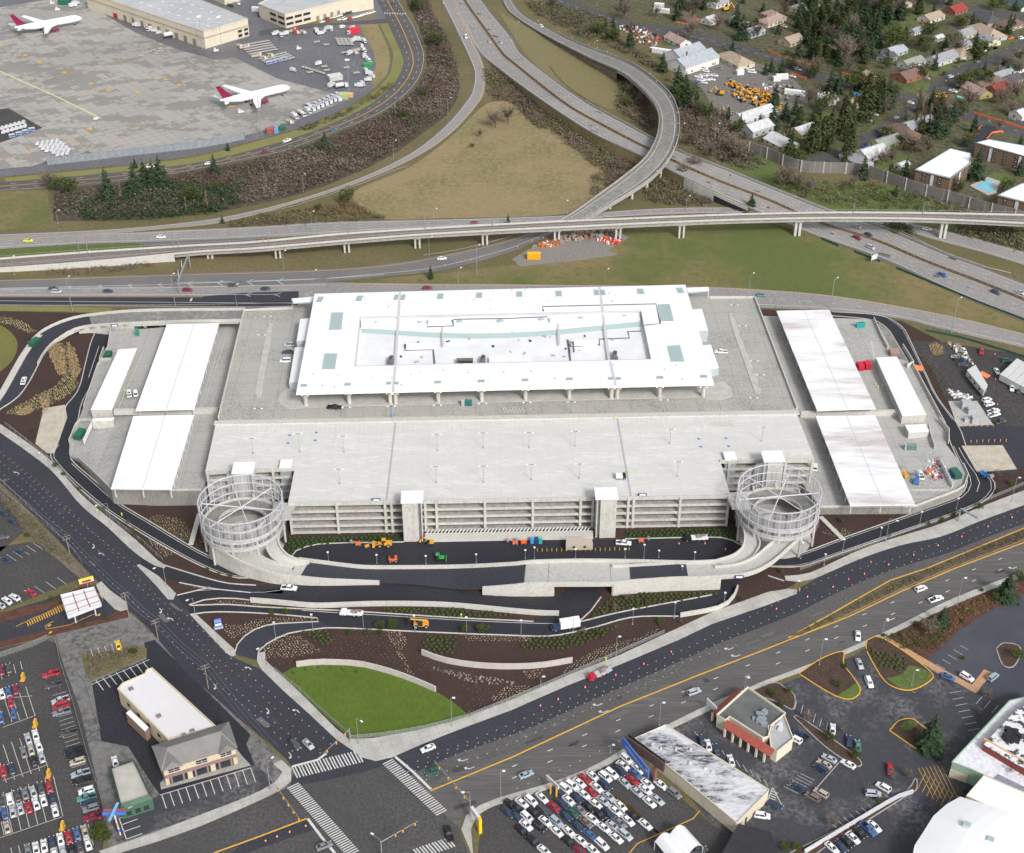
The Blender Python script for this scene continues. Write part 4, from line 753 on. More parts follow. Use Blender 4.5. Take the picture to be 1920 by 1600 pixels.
def spiral(cx,cy,sgn,label,exA,exB,zA,zB):
 ax=G(cx,cy,15.0);c=Vector((ax.x,ax.y,0));t=thing('spiral_ramp',label,'spiral ramp',c)
 N=64;z0,turns=8.6,1.45;top=ZD+.1;r0,r1=8.9,14.0
 a_off=RAD(-10)if sgn>0 else RAD(190)
 def hel(th):return z0+(top-z0)*th/(2*math.pi*turns)
 sf,pi_,po,un=MB(),MB(),MB(),MB();n=int(N*turns)
 for i in range(n):
  q=[]
  for j in(i,i+1):
   th=2*math.pi*turns*j/n;z=hel(th);an=a_off+sgn*(th-2*math.pi*turns)
   ca,sa=math.cos(an),math.sin(an);q.append((ca,sa,z))
  P=lambda k,r,dz:Vector((c.x+q[k][0]*r,c.y+q[k][1]*r,q[k][2]+dz))
  def Q(m_,a,b,d,e):m_.quad(a,b,d,e)
  Q(sf,P(0,r0,0),P(0,r1,0),P(1,r1,0),P(1,r0,0));Q(un,P(0,r0,-.5),P(0,r1,-.5),P(1,r1,-.5),P(1,r0,-.5))
  for m_,ra,rb in((pi_,r0-.35,r0),(po,r1,r1+.5)):
   Q(m_,P(0,ra,-.4),P(1,ra,-.4),P(1,ra,.85),P(0,ra,.85));Q(m_,P(0,rb,-.4),P(1,rb,-.4),P(1,rb,.85),P(0,rb,.85));Q(m_,P(0,ra,.85),P(1,ra,.85),P(1,rb,.85),P(0,rb,.85))
 part(sf,'ramp_surface',m_cond,t);part(un,'ramp_soffit',m_conw,t);part(pi_,'inner_parapet',m_conwall,t);part(po,'outer_parapet',m_conwall,t)
 m1=MB();m1.ring(c,8.2,8.7,0,3.5,40);part(m1,'drum_wall',m_conwall,t)
 m1=MB();m1.ring(c,.01,13.6,.1,.15,40);part(m1,'court_floor',m_con,t);m1=MB();m1.ring(c,13.3,13.7,0,8.2,32,a0=RAD(5),a1=RAD(175));part(m1,'back_wall',m_cond,t);m1=MB();m1.ring(c,8.9,13.3,4.2,4.7,32,a0=RAD(10),a1=RAD(170));m1.ring(c,8.6,8.9,4.0,5.6,32,a0=RAD(10),a1=RAD(170));part(m1,'lower_ramp',m_con,t)
 for k in range(10):
  an=2*math.pi*k/10+.2;m1=MB();m1.tube((c.x+14.2*math.cos(an),c.y+14.2*math.sin(an),0),(c.x+14.2*math.cos(an),c.y+14.2*math.sin(an),13.4),.45,n=8);part(m1,'column',m_wash,t)
 cg=MB()
 cage_o=None
 for z,r,w in((21.7,14.9,.14),(18.1,14.9,.12),(14.4,14.9,.12),(11.2,15,.1)):
  cg=MB();cg.ring(c,r-w,r+w,z-w,z+w,48);part(cg,'cage_ring',m_steelw,t)
 for k in range(24):
  an=2*math.pi*(k+.5)/24;m1=MB();m1.tube((c.x+14.9*math.cos(an),c.y+14.9*math.sin(an),11),(c.x+14.9*math.cos(an),c.y+14.9*math.sin(an),21.8),.11,n=5);part(m1,'cage_post',m_steelw,t)
 for k in range(6):
  an=2*math.pi*k/6+(RAD(-8)if sgn>0 else RAD(8));m1=MB();m1.tube((c.x,c.y,18.1),(c.x+14.9*math.cos(an),c.y+14.9*math.sin(an),18.1),.2,n=6);part(m1,'cage_spoke',m_steelw,t)
 m1=MB()
 for k in range(24):
  a,b=2*math.pi*(k+.06)/24,2*math.pi*(k+.94)/24;r=15.35
  A_,B_=Vector((c.x+r*math.cos(a),c.y+r*math.sin(a),0)),Vector((c.x+r*math.cos(b),c.y+r*math.sin(b),0));u=Vector((0,0,1))
  m1.quad(A_+u*8.5,B_+u*8.5,B_+u*22.6,A_+u*22.6)
 part(m1,'mesh_screen',m_mesh,t)
 for(L,Rr,zz)in((exA[0],exA[1],zA),(exB[0],exB[1],zB)):
  r=Rib(L,Rr,zz,n=24);m1=MB();r.face(m1);part(m1,'exit_lane',m_con,t);m2=MB();r.slab(m2,.9);part(m2,'exit_slab',m_wash,t)
  for e in(0,1):
   m3=MB();m3.wall([r.at(e,i/23)for i in range(24)],.45,1.2);part(m3,'exit_parapet',m_conwall,t)
 r=Rib(exB[0],exB[1],zB,n=24);m1=MB()
 for i in range(23 if sgn>0 else 0):a,b=r.at(.97,i/23),r.at(.97,(i+1)/23);m1.quad(Vector((a.x,a.y,0)),Vector((b.x,b.y,0)),b-Vector((0,0,.3)),a-Vector((0,0,.3)))
 if m1.v:part(m1,'ramp_wall',m_wash,t)
 m1=MB();s_=sgn
 x0,x1=(c.x+10*s_,c.x+16.6*s_);m1.prism([Vector((x0,c.y-1.5,0)),Vector((x1,c.y-.5,0)),Vector((x1+1.5*s_,c.y+8.5,0)),Vector((x0,c.y+9.5,0))],ZD+.12,z0=ZD-.8);part(m1,'link_slab',m_con,t)
 return t
spiral(454,964,1,'left white-caged concrete spiral ramp at the garage corner',([(498,1000),(499,1020),(503,1038),(516,1053),(536,1064)],[(526,995),(523,1020),(533,1038),(552,1050),(580,1056)]),([(400,1003),(440,1022),(480,1041),(510,1056),(548,1065)],[(398,1022),(440,1050),(480,1067),(515,1079),(548,1084)]),[(0,8.3),(1,3.3)],[(0,8.6),(.5,6),(1,3.2)])
spiral(1459,944,-1,'right white-caged concrete spiral ramp at the garage corner',([(1386,975),(1395,1000),(1394,1025),(1376,1043),(1340,1055)],[(1412,985),(1421,1008),(1424,1026),(1410,1047),(1380,1062)]),([(1482,995),(1450,1018),(1416,1046),(1385,1060),(1340,1066)],[(1512,998),(1478,1030),(1442,1060),(1400,1078),(1340,1084)]),[(0,8.8),(1,5)],[(0,8.8),(.55,6.8),(1,5)])
for a,b,lb in(((374,965),(358,1022),'narrow concrete footpath slab left of the left spiral ramp'),((1538,970),(1580,1012),'narrow concrete footpath slab right of the right spiral ramp')):
 m1=MB();m1.wall([G(*a,.2),G(*b,.2)],1.8,.4);solo(m1,'footpath_slab',m_conwall,lb,'footpath')
# ================= FLYOVER, HIGHWAY MEDIANS, RAIL VIADUCT =================
fly=thing('flyover_ramp','curved concrete flyover ramp on columns crossing above the highway','flyover',G(1230,300,0))
rf=Rib(FIn,FOut,FZ,n=110)
mb=MB();rf.face(mb,0);part(mb,'road_surface',M('ramp_concrete',(.2,.195,.18),(.15,.146,.138),.06,(.235,.23,.215),.5,rough=.85),fly)
mb=MB();rf.slab(mb,1.5,0);part(mb,'girder',m_conw,fly)
mb=MB();rf.mark(mb,.18,.25,dz=.04);rf.mark(mb,.78,.25,dz=.04);part(mb,'white_marking',m_pwhite,fly)
mb=MB();rf.face(mb,0,.84,1,dz=.02);rf.face(mb,0,0,.1,dz=.02);part(mb,'shoulder',m_ashwd,fly)
for e in(0,1):
 mb=MB();mb.wall([rf.at(e,.25+.75*i/70)for i in range(71)],.4,1.0);part(mb,'parapet',m_conw,fly)
mb=MB()
for i in range(30):
 a=rf.at(0,.02+.3*i/30);b=rf.at(0,.02+.3*(i+1)/30);q=rf.at(1,.02+.3*i/30)
for E in(rf.L,rf.R):
 for a,b in zip(E[:48],E[1:49]):mb.quad(Vector((a.x,a.y,-.01)),Vector((b.x,b.y,-.01)),b,a)
part(mb,'embankment',m_dirt,fly)
for x in(.60,.67,.73,.78,.83,.87,.92):
 c=rf.at(.72,x);m1=MB();m1.tube((c.x,c.y,0),(c.x,c.y,c.z-1.4),.8,n=10);part(m1,'column',m_conwall,fly)
hb=thing('highway_bridge','low concrete highway bridge crossing the expressway right of the flyover','bridge',G(1370,385,0))
mb=MB();mb.wall([r_hs.at(.0,.3+.55*i/60)for i in range(61)],.4,.9);part(mb,'parapet',m_conw,hb)
mb=MB();mb.wall([r_hn.at(1.0,.45+.5*i/60)for i in range(61)],.4,.9);part(mb,'parapet',m_conw,hb)
def at_px(r,e,x):
 return min((abs(PX(r.at(e,i/400))[0]-x),i/400)for i in range(401))[1]
xa,xb,xc=at_px(r_hs,0,1284),at_px(r_hs,0,1338),at_px(r_hs,0,1400)
mb=MB();P=[r_hs.at(-.01,xa+(xb-xa)*i/10)for i in range(11)];mb.wall(P,.6,.1,z0=0);part(mb,'abutment',m_wash,hb)
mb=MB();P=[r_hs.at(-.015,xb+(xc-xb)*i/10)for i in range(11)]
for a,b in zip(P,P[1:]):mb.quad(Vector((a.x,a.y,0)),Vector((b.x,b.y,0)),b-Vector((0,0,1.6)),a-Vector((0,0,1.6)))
part(mb,'underpass_shade',m_dark,hb)  # dark panels painting the shade of the opening below the girder
mb=MB();mb.wall([p-Vector((0,0,1.6))for p in P],.7,1.7,z0=None);part(mb,'girder',m_wash,hb)
mbb=MB();L=[r_hs.at(1.0,i/160)for i in range(161)];mbb.wall([p+Vector((-.45,-.45,0))for p in L],.15,.8);mbb.wall([p+Vector((.45,.45,0))for p in L],.15,.8)
for i in range(0,161):mbb.box(L[i]+Vector((0,0,.0)),1.0,.3,.85)
solo(mbb,'median_barrier',M('barrier_brown',(.12,.1,.085),(.2,.18,.16),1.2,rough=.8),'long double guard rail along the middle of the diagonal highway','guard rail')
def rail(pts,label,z=0.0,h=.75,smooth=True,mt=None):
 m1=MB();P=line(pts,z,smooth=smooth);m1.wall([p+Vector((0,0,.45))for p in P],.12,.32)
 for p in P[::2]:m1.box(p,.16,.16,.7)
 return solo(m1,'guard_rail',mt or M('rail_steel',(.3,.3,.3),(.22,.2,.18),1,rough=.6),label,'guard rail')
rail([(480,403),(550,388),(667,350),(730,324),(765,313)],'steel guard rail on the outside of the long loop ramp')
rail([(1030,125),(1060,160),(1110,195),(1150,220),(1190,240),(1232,258)],'brown steel guard rail between highway and dry grass wedge left of flyover',mt=m_dirt)
rail([(1270,275),(1310,290),(1360,312),(1420,338)],'steel guard rail on the far highway shoulder right of the flyover')
rail([(793,481),(860,470),(910,458),(960,445)],'white steel guard rail under the rail viaduct on the branch ramp')
rail([(250,434),(290,430),(330,427)],'short guard rail where the loop ramp meets the expressway')
rail([(137,574),(300,574),(548,570)],'long light guard rail along the expressway at left')
rail([(1590,398),(1690,436),(1760,470),(1840,500),(1895,514)],'pale concrete barrier between highway and far right side ramp',mt=m_conwall)
VU=[(-30,489),(125,477),(260,468),(375,461),(480,455),(630,441),(780,431),(960,421),(1085,415),(1210,410),(1335,405),(1440,402),(1565,400),(1740,401),(1945,405)]
VL=[(-30,507),(125,496),(250,485),(375,473),(480,467),(630,454),(780,442),(960,432),(1085,426),(1210,420),(1335,415),(1440,412),(1565,410),(1740,412),(1945,421)]
VZ=[(0,1.5),(.16,3.5),(.25,7.5),(.5,9),(.8,11),(1,12)]
via=thing('rail_viaduct','long concrete light-rail viaduct on paired piers crossing the whole view','viaduct',G(900,460,0))
rv=Rib(VU,VL,VZ,n=150)
mb=MB();rv.face(mb,0);part(mb,'track_deck',M('track_bed',(.2,.17,.155),(.27,.245,.22),.4,(.13,.11,.1),1.3,rough=.9),via)
for t,k in((.28,0),(.38,0),(.62,0),(.72,0)):
 mb=MB();rv.mark(mb,t,.18,dz=.12);part(mb,'running_rail',M('rail_brown',(.33,.27,.24),rough=.5),via)
mb=MB();rv.face(mb,0,.47,.53,dz=.05);part(mb,'walkway',m_conw,via)
for e,h in((0,.9),(1,.9)):
 mb=MB();P=[rv.at(e,i/149)for i in range(150)]
 for a,b in zip(P,P[1:]):pass
 mb.wall(P,.45,h);part(mb,'parapet',m_conwall,via)
 mb=MB()
 for p in P[::3]:mb.box(p+Vector((0,0,h)),.12,.12,1.1)
 mb.wall([p+Vector((0,0,h+1.0))for p in P],.08,.1);part(mb,'handrail',M('handrail_grey',(.35,.35,.36),rough=.6),via)
mb=MB();A=[rv.at(.12,.17+.83*i/120)for i in range(121)];B=[rv.at(.88,.17+.83*i/120)for i in range(121)];D=Vector((0,0,2.2));T=Vector((0,0,.02))
for i in range(120):
 mb.quad(A[i]-D,A[i+1]-D,B[i+1]-D,B[i]-D);mb.quad(B[i]-D,B[i+1]-D,B[i+1]-T,B[i]-T);mb.quad(A[i+1]-D,A[i]-D,A[i]-T,A[i+1]-T)
E_=[rv.at(1,.17+.83*i/120)for i in range(121)];F_=[rv.at(0,.17+.83*i/120)for i in range(121)];T2=Vector((0,0,.35))
for i in range(120):mb.quad(E_[i]-T2,E_[i+1]-T2,E_[i+1],E_[i]);mb.quad(F_[i+1]-T2,F_[i]-T2,F_[i],F_[i+1]);mb.quad(E_[i]-T2,F_[i]-T2,F_[i+1]-T2,E_[i+1]-T2)
part(mb,'girder',m_conw,via)
mb=MB();P=[rv.at(1,.17*i/20)for i in range(21)];mb.wall([p-Vector((0,0,.05))for p in P],.5,.0,z0=0);P=[rv.at(0,.17*i/20)for i in range(21)];mb.wall([p-Vector((0,0,.05))for p in P],.5,0,z0=0);part(mb,'retaining_wall',m_conwall,via)
for x in(390,520,650,783,911,1042,1160,1277,1499,1772):
 s_=at_px(rv,.5,x);c=rv.at(.5,s_);d=(rv.at(.5,s_+.005)-c);d.z=0;d.normalize();n=Vector((-d.y,d.x,0))
 m1=MB()
 for k in(-1,1):
  q=c+d*(k*1.1);w=1.5 if x>1400 else 1.1;m1.box((q.x,q.y,0),w*.8,2.2,c.z-2.3,math.atan2(d.y,d.x))
 m1.box((c.x,c.y,c.z-2.9),4.2,3.6,.75,math.atan2(d.y,d.x));part(m1,'pier',m_conwall,via)
for x in(152,165,325,338,492,505,655,797,925,1063,1190,1322,1600,1732):
 c=rv.at(.06,at_px(rv,.06,x));m1=MB();m1.tube(c,c+Vector((0,0,6.5)),.16,n=6);m1.tube(c+Vector((0,0,5.8)),c+Vector((1.0,-2.4,5.9)),.06,n=4);part(m1,'catenary_mast',m_steel,via)
m_nw=lines_mat('noise_wall',(.2,.185,.175),(.3,.28,.265),9,0,.35,0,c2=(.17,.155,.145),s=.4)
def wallthing(nm,pts,h,label,mt,cat='wall',th=.4,smooth=True,post=None,pm=None):
 m1=MB();P=line(pts,0,smooth=smooth);m1.wall(P,th,h);c=P[len(P)//2]
 if not post:return solo(m1,nm,mt,label,cat)
 t=thing(nm,label,cat,c);part(m1,'panel',mt,t)
 for i in range(0,len(P),post):m2=MB();m2.box(P[i],th*2.2,th*2.2,h+.15);part(m2,'post',pm or m_steel,t)
 return t
wallthing('noise_wall',[(1404,287),(1440,299),(1500,322),(1580,326),(1625,331),(1690,354),(1720,364),(1790,384),(1850,402),(1945,425)],6.8,'long grey-brown concrete noise wall between neighbourhood and highway',m_nw,post=3,pm=m_conw)
wallthing('blast_fence',[(92,309),(175,300),(250,291),(350,280),(410,271),(457,261)],4.2,'long louvred grey metal blast fence at the edge of the aircraft apron',M('fence_steel',(.2,.22,.24),(.27,.29,.31),.6,rough=.5),'fence',.6,post=1)
m_chain=bpy.data.materials.new('chain_link');m_chain.use_nodes=True;_b=m_chain.node_tree.nodes['Principled BSDF'];_b.inputs['Base Color'].default_value=(.3,.32,.31,1);_b.inputs['Alpha'].default_value=.35
def chain(pts,label,h=1.6,mt=None):
 m1=MB();P=line(pts,0.1,smooth=True);t=thing('chain_fence',label,'fence',P[len(P)//2])
 for a,b in zip(P,P[1:]):m1.quad(a,b,b+Vector((0,0,h)),a+Vector((0,0,h)))
 part(m1,'mesh',mt or m_chain,t);m2=MB()
 for p in P:m2.tube(p,p+Vector((0,0,h)),.06,n=4)
 m2.path([p+Vector((0,0,h))for p in P],.05,n=4);part(m2,'frame',m_steel,t);return t
chain([(515,1258),(560,1295),(620,1350),(658,1382)],'chain-link fence on the street side of the green lawn')
chain([(658,1386),(720,1380),(800,1366),(880,1345)],'chain-link fence on the boulevard side of the green lawn')
chain([(880,1345),(1000,1296),(1160,1226),(1245,1188)],'chain-link fence along the planting beds above the boulevard')
chain([(10,797),(60,836),(110,878),(160,932),(220,982),(260,1012),(305,1052)],'chain-link fence along the service road above the left street')
chain([(1500,1070),(1620,1026),(1700,998),(1780,970),(1930,905)],'chain-link fence along the right service road above the boulevard')
chain([(0,902),(60,958),(120,1016),(150,1050),(160,1088)],'chain-link fence above the left corner parking lots')
chain([(-5,1235),(60,1213),(100,1200),(115,1250),(140,1330),(165,1420),(190,1500),(197,1540)],'tall chain-link fence around the bottom-left parking lot',2.2)
chain([(146,1265),(160,1280),(175,1330),(188,1368)],'chain-link fence beside the dark asphalt yard of the tan building')
m_green=M('green_screen',(.02,.07,.055),(.03,.1,.075),.5,rough=.9)
for pts,lb in(([(1540,449),(1572,463)],'green silt fence beside the highway, short piece nearest the viaduct'),([(1601,473),(1650,492)],'green silt fence beside the highway behind the road sign'),([(1680,504),(1760,537),(1830,566),(1925,603)],'long green silt fence along the highway at right'),([(1735,621),(1800,634),(1860,652),(1925,672)],'green mesh fence above the construction parking lot')):
 m1=MB();P=line(pts,.05);m1.wall(P,.12,1.1);solo(m1,'silt_fence',m_green,lb,'fence')
# ================= VEHICLES =================
PAINT={'white':(.78,.79,.8),'silver':(.45,.48,.52),'grey':(.2,.21,.23),'dark grey':(.075,.08,.09),'black':(.02,.021,.026),'navy':(.03,.05,.1),'blue':(.06,.14,.32),'light blue':(.32,.4,.46),'red':(.42,.03,.045),'maroon':(.24,.02,.05),'green':(.03,.11,.09),'tan':(.45,.4,.32),'brown':(.2,.15,.13),'yellow':(.85,.55,.03),'lime':(.62,.75,.03),'orange':(.75,.2,.05),'teal':(.09,.24,.23)}
def paint(c):return M('paint_'+c.replace(' ','_'),PAINT[c],rough=.3,spec=.5)
def shell(mb,st,m=0):
 """loft of body sections (x, z_low, z_top, half width low, half width top)"""
 P=[]
 for x,zb,zt,wl,wt in st:P+=[(x,-wl,zb),(x,-wl,zb+(zt-zb)*.6),(x,-wt,zt),(x,wt,zt),(x,wl,zb+(zt-zb)*.6),(x,wl,zb)]
 F=[]
 for i in range(len(st)-1):
  for k in range(5):F.append((6*i+k,6*i+k+1,6*i+7+k,6*i+6+k))
 F.append((0,1,2,3,4,5));b=6*(len(st)-1);F.append((b+5,b+4,b+3,b+2,b+1,b));return mb.add(P,F,m)
CAR={'sedan':dict(L=4.75,h=[(2.35,.3,.58,.75,.66),(2.15,.25,.74,.9,.74),(1.05,.25,.92,.92,.8),(-1.6,.25,.98,.92,.8),(-2.2,.27,.95,.9,.72),(-2.38,.35,.7,.76,.66)],g=((1.1,.92,.76),(.3,1.41,.58),(-1.0,1.42,.58),(-1.85,.96,.74))),'suv':dict(L=4.7,h=[(2.3,.35,.7,.8,.72),(2.1,.3,.95,.93,.78),(1.15,.3,1.08,.95,.84),(-2.2,.3,1.1,.95,.84),(-2.35,.4,.9,.85,.76)],g=((1.2,1.07,.8),(.5,1.68,.66),(-1.95,1.7,.66),(-2.3,1.09,.78))),'van':dict(L=5.1,h=[(2.5,.35,.8,.82,.74),(2.3,.3,1.05,.95,.82),(1.7,.3,1.2,.97,.88),(-2.4,.3,1.25,.97,.9),(-2.5,.4,1.0,.9,.84)],g=((1.75,1.18,.84),(.9,1.88,.72),(-2.2,1.95,.74),(-2.48,1.22,.84))),'pickup':dict(L=5.6,h=[(2.75,.45,.85,.84,.78),(2.55,.4,1.08,.96,.82),(1.3,.4,1.15,.97,.86),(-.75,.4,1.15,.97,.88)],g=((1.3,1.13,.82),(.65,1.75,.68),(-.5,1.76,.68),(-.8,1.14,.82))),}
_cm={}
def car_meshes(kind,col):
 if(kind,col)in _cm:return _cm[kind,col]
 d=CAR[kind];b=MB();shell(b,d['h']);g=d['g'];
 if kind=='pickup':
  for y in(-.93,.93):b.box((-1.8,y,.4),2.1,.1,.75)
  b.box((-2.82,0,.4),.1,1.9,.72);b.box((-1.8,0,.4),2.1,1.8,.2,m=1)
 x1,z1,w1=g[1];x2,z2,w2=g[2]
 b.add([(x1+.04,-w1-.02,z1+.02),(x1+.04,w1+.02,z1+.02),(x2-.04,w2+.02,z2+.02),(x2-.04,-w2-.02,z2+.02),(x1,0,z1+.06),(x2,0,z2+.06)],[(0,4,5,3),(4,1,2,5),(0,1,4),(2,3,5)])
 for s in(-1,1):
  for(p,q,w)in((g[0],g[1],.07),(g[3],g[2],.12),((x1-.55*(x1-x2),g[0][1],g[0][2]),(x1-.5*(x1-x2),z1,w1),.06)):
   b.tube((p[0],s*p[2],p[1]),(q[0],s*q[2],q[1]),w,n=4,cap=False)
 me=b.mesh('body',[paint(col),m_dark])
 w=MB();P=[]
 for x,z,hw in g:P+=[(x,-hw,z),(x,hw,z)]
 w.add(P,[(0,1,3,2),(4,5,7,6),(0,2,4,6),(1,7,5,3)]);w.add([P[2],P[3],P[5],P[4]],[(0,1,2,3)])
 mw=w.mesh('window',m_glass)
 _cm[kind,col]=(me,mw);return me,mw
def _wheel(r=.33):
 w=MB();w.tube((0,-.11,0),(0,.11,0),r,n=10);w.tube((0,-.12,0),(0,.12,0),r*.55,n=8,m=1);return w.mesh('wheel',[m_tyre,M('wheel_rim',(.4,.4,.42),rough=.4)])
WH,WHB=_wheel(),_wheel(.42)
_l=MB();_l.box((0,0,0),.12,.34,.14);HLM=_l.mesh('headlight',M('headlight_lens',(.7,.72,.75),rough=.2));TLM=_l.mesh('taillight',M('taillight_lens',(.35,.01,.01),rough=.3))
NM={'sedan':'sedan_car','suv':'suv_car','van':'passenger_van','pickup':'pickup_truck'}
KW={'sedan':'sedan','suv':'SUV','van':'van','pickup':'pickup truck'}
_proto={}
REG={}
def reg(o,base,x):REG.setdefault(base,[]).append((x,o));return o
def link(nm,me,par,loc=(0,0,0),rz=0,sc=None):
 o=bpy.data.objects.new(nm,me);COL.objects.link(o);o.parent=par;o.location=loc;o.rotation_euler=(0,0,rz)
 return o
def car(kind,col,x,y,hd,place,group=None,z=.1,lights=None,sc=1.0,dirn=None):
 lights=(y>1100)if lights is None else lights;key=(kind,col,lights)
 if key not in _proto:
  me,mw=car_meshes(kind,col);t=thing(NM[kind],'','car' if kind in('sedan','suv')else('van' if kind=='van' else 'pickup truck'))
  link('body',me,t);link('window',mw,t);L=CAR[kind]['L'];W_=WHB if kind=='pickup' else WH;wr_=.42 if kind=='pickup' else.33
  for sx in(.3,-.31):
   for sy in(-.86,.86):link('wheel',W_,t,(L*sx,sy,wr_))
  if lights:
   for sy in(-.62,.62):link('headlight',HLM,t,(CAR[kind]['h'][0][0],sy,.62));link('taillight',TLM,t,(-L/2+(.02 if kind!='pickup' else 0),sy,.78))
  _proto[key]=t;o=t
 else:o=copy_tree(_proto[key])
 o.location=G(x,y+1.0,z);o.rotation_euler=(0,0,hd);o.scale=(sc,sc,sc)
 o['group']=group or 'cars and trucks '+place
 return reg(o,f'{col} {KW[kind]} {place}',x)
C_={'w':'white','s':'silver','g':'grey','d':'dark grey','k':'black','n':'navy','b':'blue','l':'light blue','r':'red','m':'maroon','e':'green','t':'tan','o':'brown','y':'yellow','L':'lime','O':'orange','T':'teal'}
K_={'c':'sedan','u':'suv','p':'pickup','v':'van'}
def cars(s,ox,oy,hv,place,group=None,z=.1,jit=.04,sc=1.0,k4=4.0):
 """s: 'x,y,ck ...' in a 4x enlargement of the photo whose corner is (ox, oy); hv: heading as a photo vector"""
 for w in s.split():
  x,y,c=w.split(',');x=ox+float(x)/k4;y=oy+float(y)/k4;h=hv
  hd=head((x-h[0],y-h[1]),(x+h[0],y+h[1]))+R.gauss(0,jit)
  car(K_[c[1]],C_[c[0]],x,y,hd,place,group,z,sc=sc)
cars('858,900,wu 832,948,wc 945,970,wc 925,1010,bc 815,985,nc 905,1058,rc 748,1010,wu 700,1035,wu 845,1078,sc 1015,1085,wc 1115,1090,wc 1000,1130,wc 935,1145,sc 1218,1158,gu 1090,1205,sc 1030,1222,wc',960,1200,(24,20),'in the fenced rental lot under the blue billboard')
cars('605,1025,wc 548,1050,rc 700,1098,nu 505,1078,wc 635,1112,wc 725,1180,sc 450,1100,wu 598,1148,rc 400,1125,wu 540,1165,wc 685,1215,sc 815,1252,wc 350,1140,nc 485,1188,nc 625,1235,wc 775,1288,wc 905,1322,kc 425,1210,wc 575,1255,kc 720,1302,nc 868,1358,wc 1000,1390,wc 372,1230,nc 510,1280,gc 655,1312,kc 808,1378,gc 600,1348,wc 755,1400,sc 850,1470,su 455,1302,ec 555,1375,oc 690,1415,wc 780,1490,wc 225,1190,wc',960,1200,(24,20),'in the packed middle of the fenced rental lot')
cars('318,1262,rc 400,1322,nc 490,1400,nc 585,1468,bc 675,1540,wu 145,1215,wu 75,1230,wc 240,1290,du 332,1370,lu 425,1442,wc 515,1512,wc 605,1580,wc 35,1265,kc 165,1300,kc 115,1338,wu 250,1368,wc 335,1442,wc 425,1520,kc 510,1590,mc 30,1325,nc 205,1405,ku 105,1395,wc 75,1440,kc 160,1520,ku 240,1585,wc -10,1240,kc -30,1300,nc',960,1200,(24,20),'at the left side of the fenced rental lot')
cars('385,262,rp 405,345,dp 455,460,sp 458,500,rv 462,548,gp 515,705,dp 555,840,kp 570,877,kp 585,920,tu 605,1010,lp 615,1060,kp 650,1140,wu 650,1190,Tp 670,1230,nc 685,1270,gu 700,1335,mp',0,1200,(-30,9),'along the fence of the bottom-left parking lot','vehicles parked nose-out along the lot fence')
cars('12,235,mc 68,220,dc 15,410,wc 65,395,bc 118,378,mc 82,470,rc 105,555,bc 8,590,bc',0,1200,(-3,-20),'in the upper rows of the bottom-left parking lot')
cars('212,745,sc 268,718,wc 235,828,tc 180,850,gc 292,800,wc 255,915,kc 315,885,sc 25,990,rc 88,975,nc',0,1200,(-5,-20),'in the middle rows of the bottom-left parking lot')
cars('370,1105,rc 310,1115,dc 250,1145,sc 190,1160,gc 132,1175,dc 75,1198,wu 15,1220,dc 395,1195,nc 328,1208,wc 272,1235,wc 215,1262,rc 155,1270,sc 98,1292,sc 35,1310,bc 415,1285,wc 55,1410,tc -20,1330,mc',0,1200,(-5,-20),'in the long double row of the bottom-left parking lot')
cars('638,1440,tc 578,1460,bc 515,1485,rc 455,1500,wc 395,1525,nc 333,1550,wc 272,1570,wc 212,1585,gc 662,1535,wc 600,1560,dc 540,1585,kc 475,1598,sc 410,1605,wc',0,1200,(-5,-20),'in the bottom row of the bottom-left parking lot')
cars('865,920,wc',0,1200,(-6,-20),'beside the small green-walled building');cars('888,45,yc',0,1200,(-4,-16),'above the yard of the tan building')
cars('30,650,nc 95,712,nc',0,800,(-18,-12),'in the upper-left corner lot');cars('25,835,dc',0,800,(18,-4),'in the upper-left corner lot')
cars('150,945,nc 55,1000,nc 113,1285,wc 55,1310,wc 0,1345,sc 235,1250,rc',0,800,(-20,-12),'in the left parking lot above the rental canopy')
cars('483,675,wc 605,765,nc 672,800,Tc',1440,1200,(-1,-20),'beside the curb bed of the plaza lot');cars('458,895,sc 420,937,tc 393,970,nu 600,937,wc 332,1185,ou 395,1155,tu 862,1112,wu',1440,1200,(-22,-13),'in the open plaza lot');cars('228,1110,nc',1440,1200,(-22,-13),'in the open plaza lot');cars('787,1160,su',1440,1200,(22,3),'in the open plaza lot')
cars('238,720,np 200,750,wu',1440,1200,(-22,-12),'behind the red-tiled restaurant');cars('912,975,rc',1440,1200,(1,20),'under the tall lamp of the plaza lot')
cars('685,185,sc 757,325,wu',1440,1200,(7,20),'driving between the planted islands');cars('1350,285,bc',1440,1200,(24,10),'stopped on the brick crosswalk');cars('1490,285,wu',1440,1200,(22,14),'in the upper plaza lot');cars('1685,285,lu',1440,1200,(14,-12),'in the upper plaza lot');cars('50,1245,nc',1440,1200,(22,6),'beside the painted triangle')
cars('795,1405,wc 750,1425,bp 685,1450,kc 635,1490,wc 590,1520,kc 543,1553,nc 478,1565,wc',1440,1200,(22,20),'in the slanting row by the white retaining wall')
cars('1470,795,wc 1420,760,nc 1530,830,nc 1640,910,wc',960,1200,(-6,-20),'between the stained roof and the restaurant');cars('1875,1325,wu',960,1200,(22,3),'right of the stained roof');cars('1400,1580,dc',960,1200,(20,-4),'under the white tent')
hs_=(18,20);cars('295,795,du 393,788,sc',480,1200,hs_,'waiting at the stop line of the left street','cars driving on the streets')
he_=(-24,9.5);cars('1290,818,wc 1325,995,eu',480,1200,he_,'driving on the boulevard near the junction','cars driving on the streets');cars('510,1550,gc',480,1200,(24,-9),'at the bottom crosswalk','cars driving on the streets');cars('1445,1460,kp',480,1200,(-4,-20),'turning at the junction corner','cars driving on the streets')
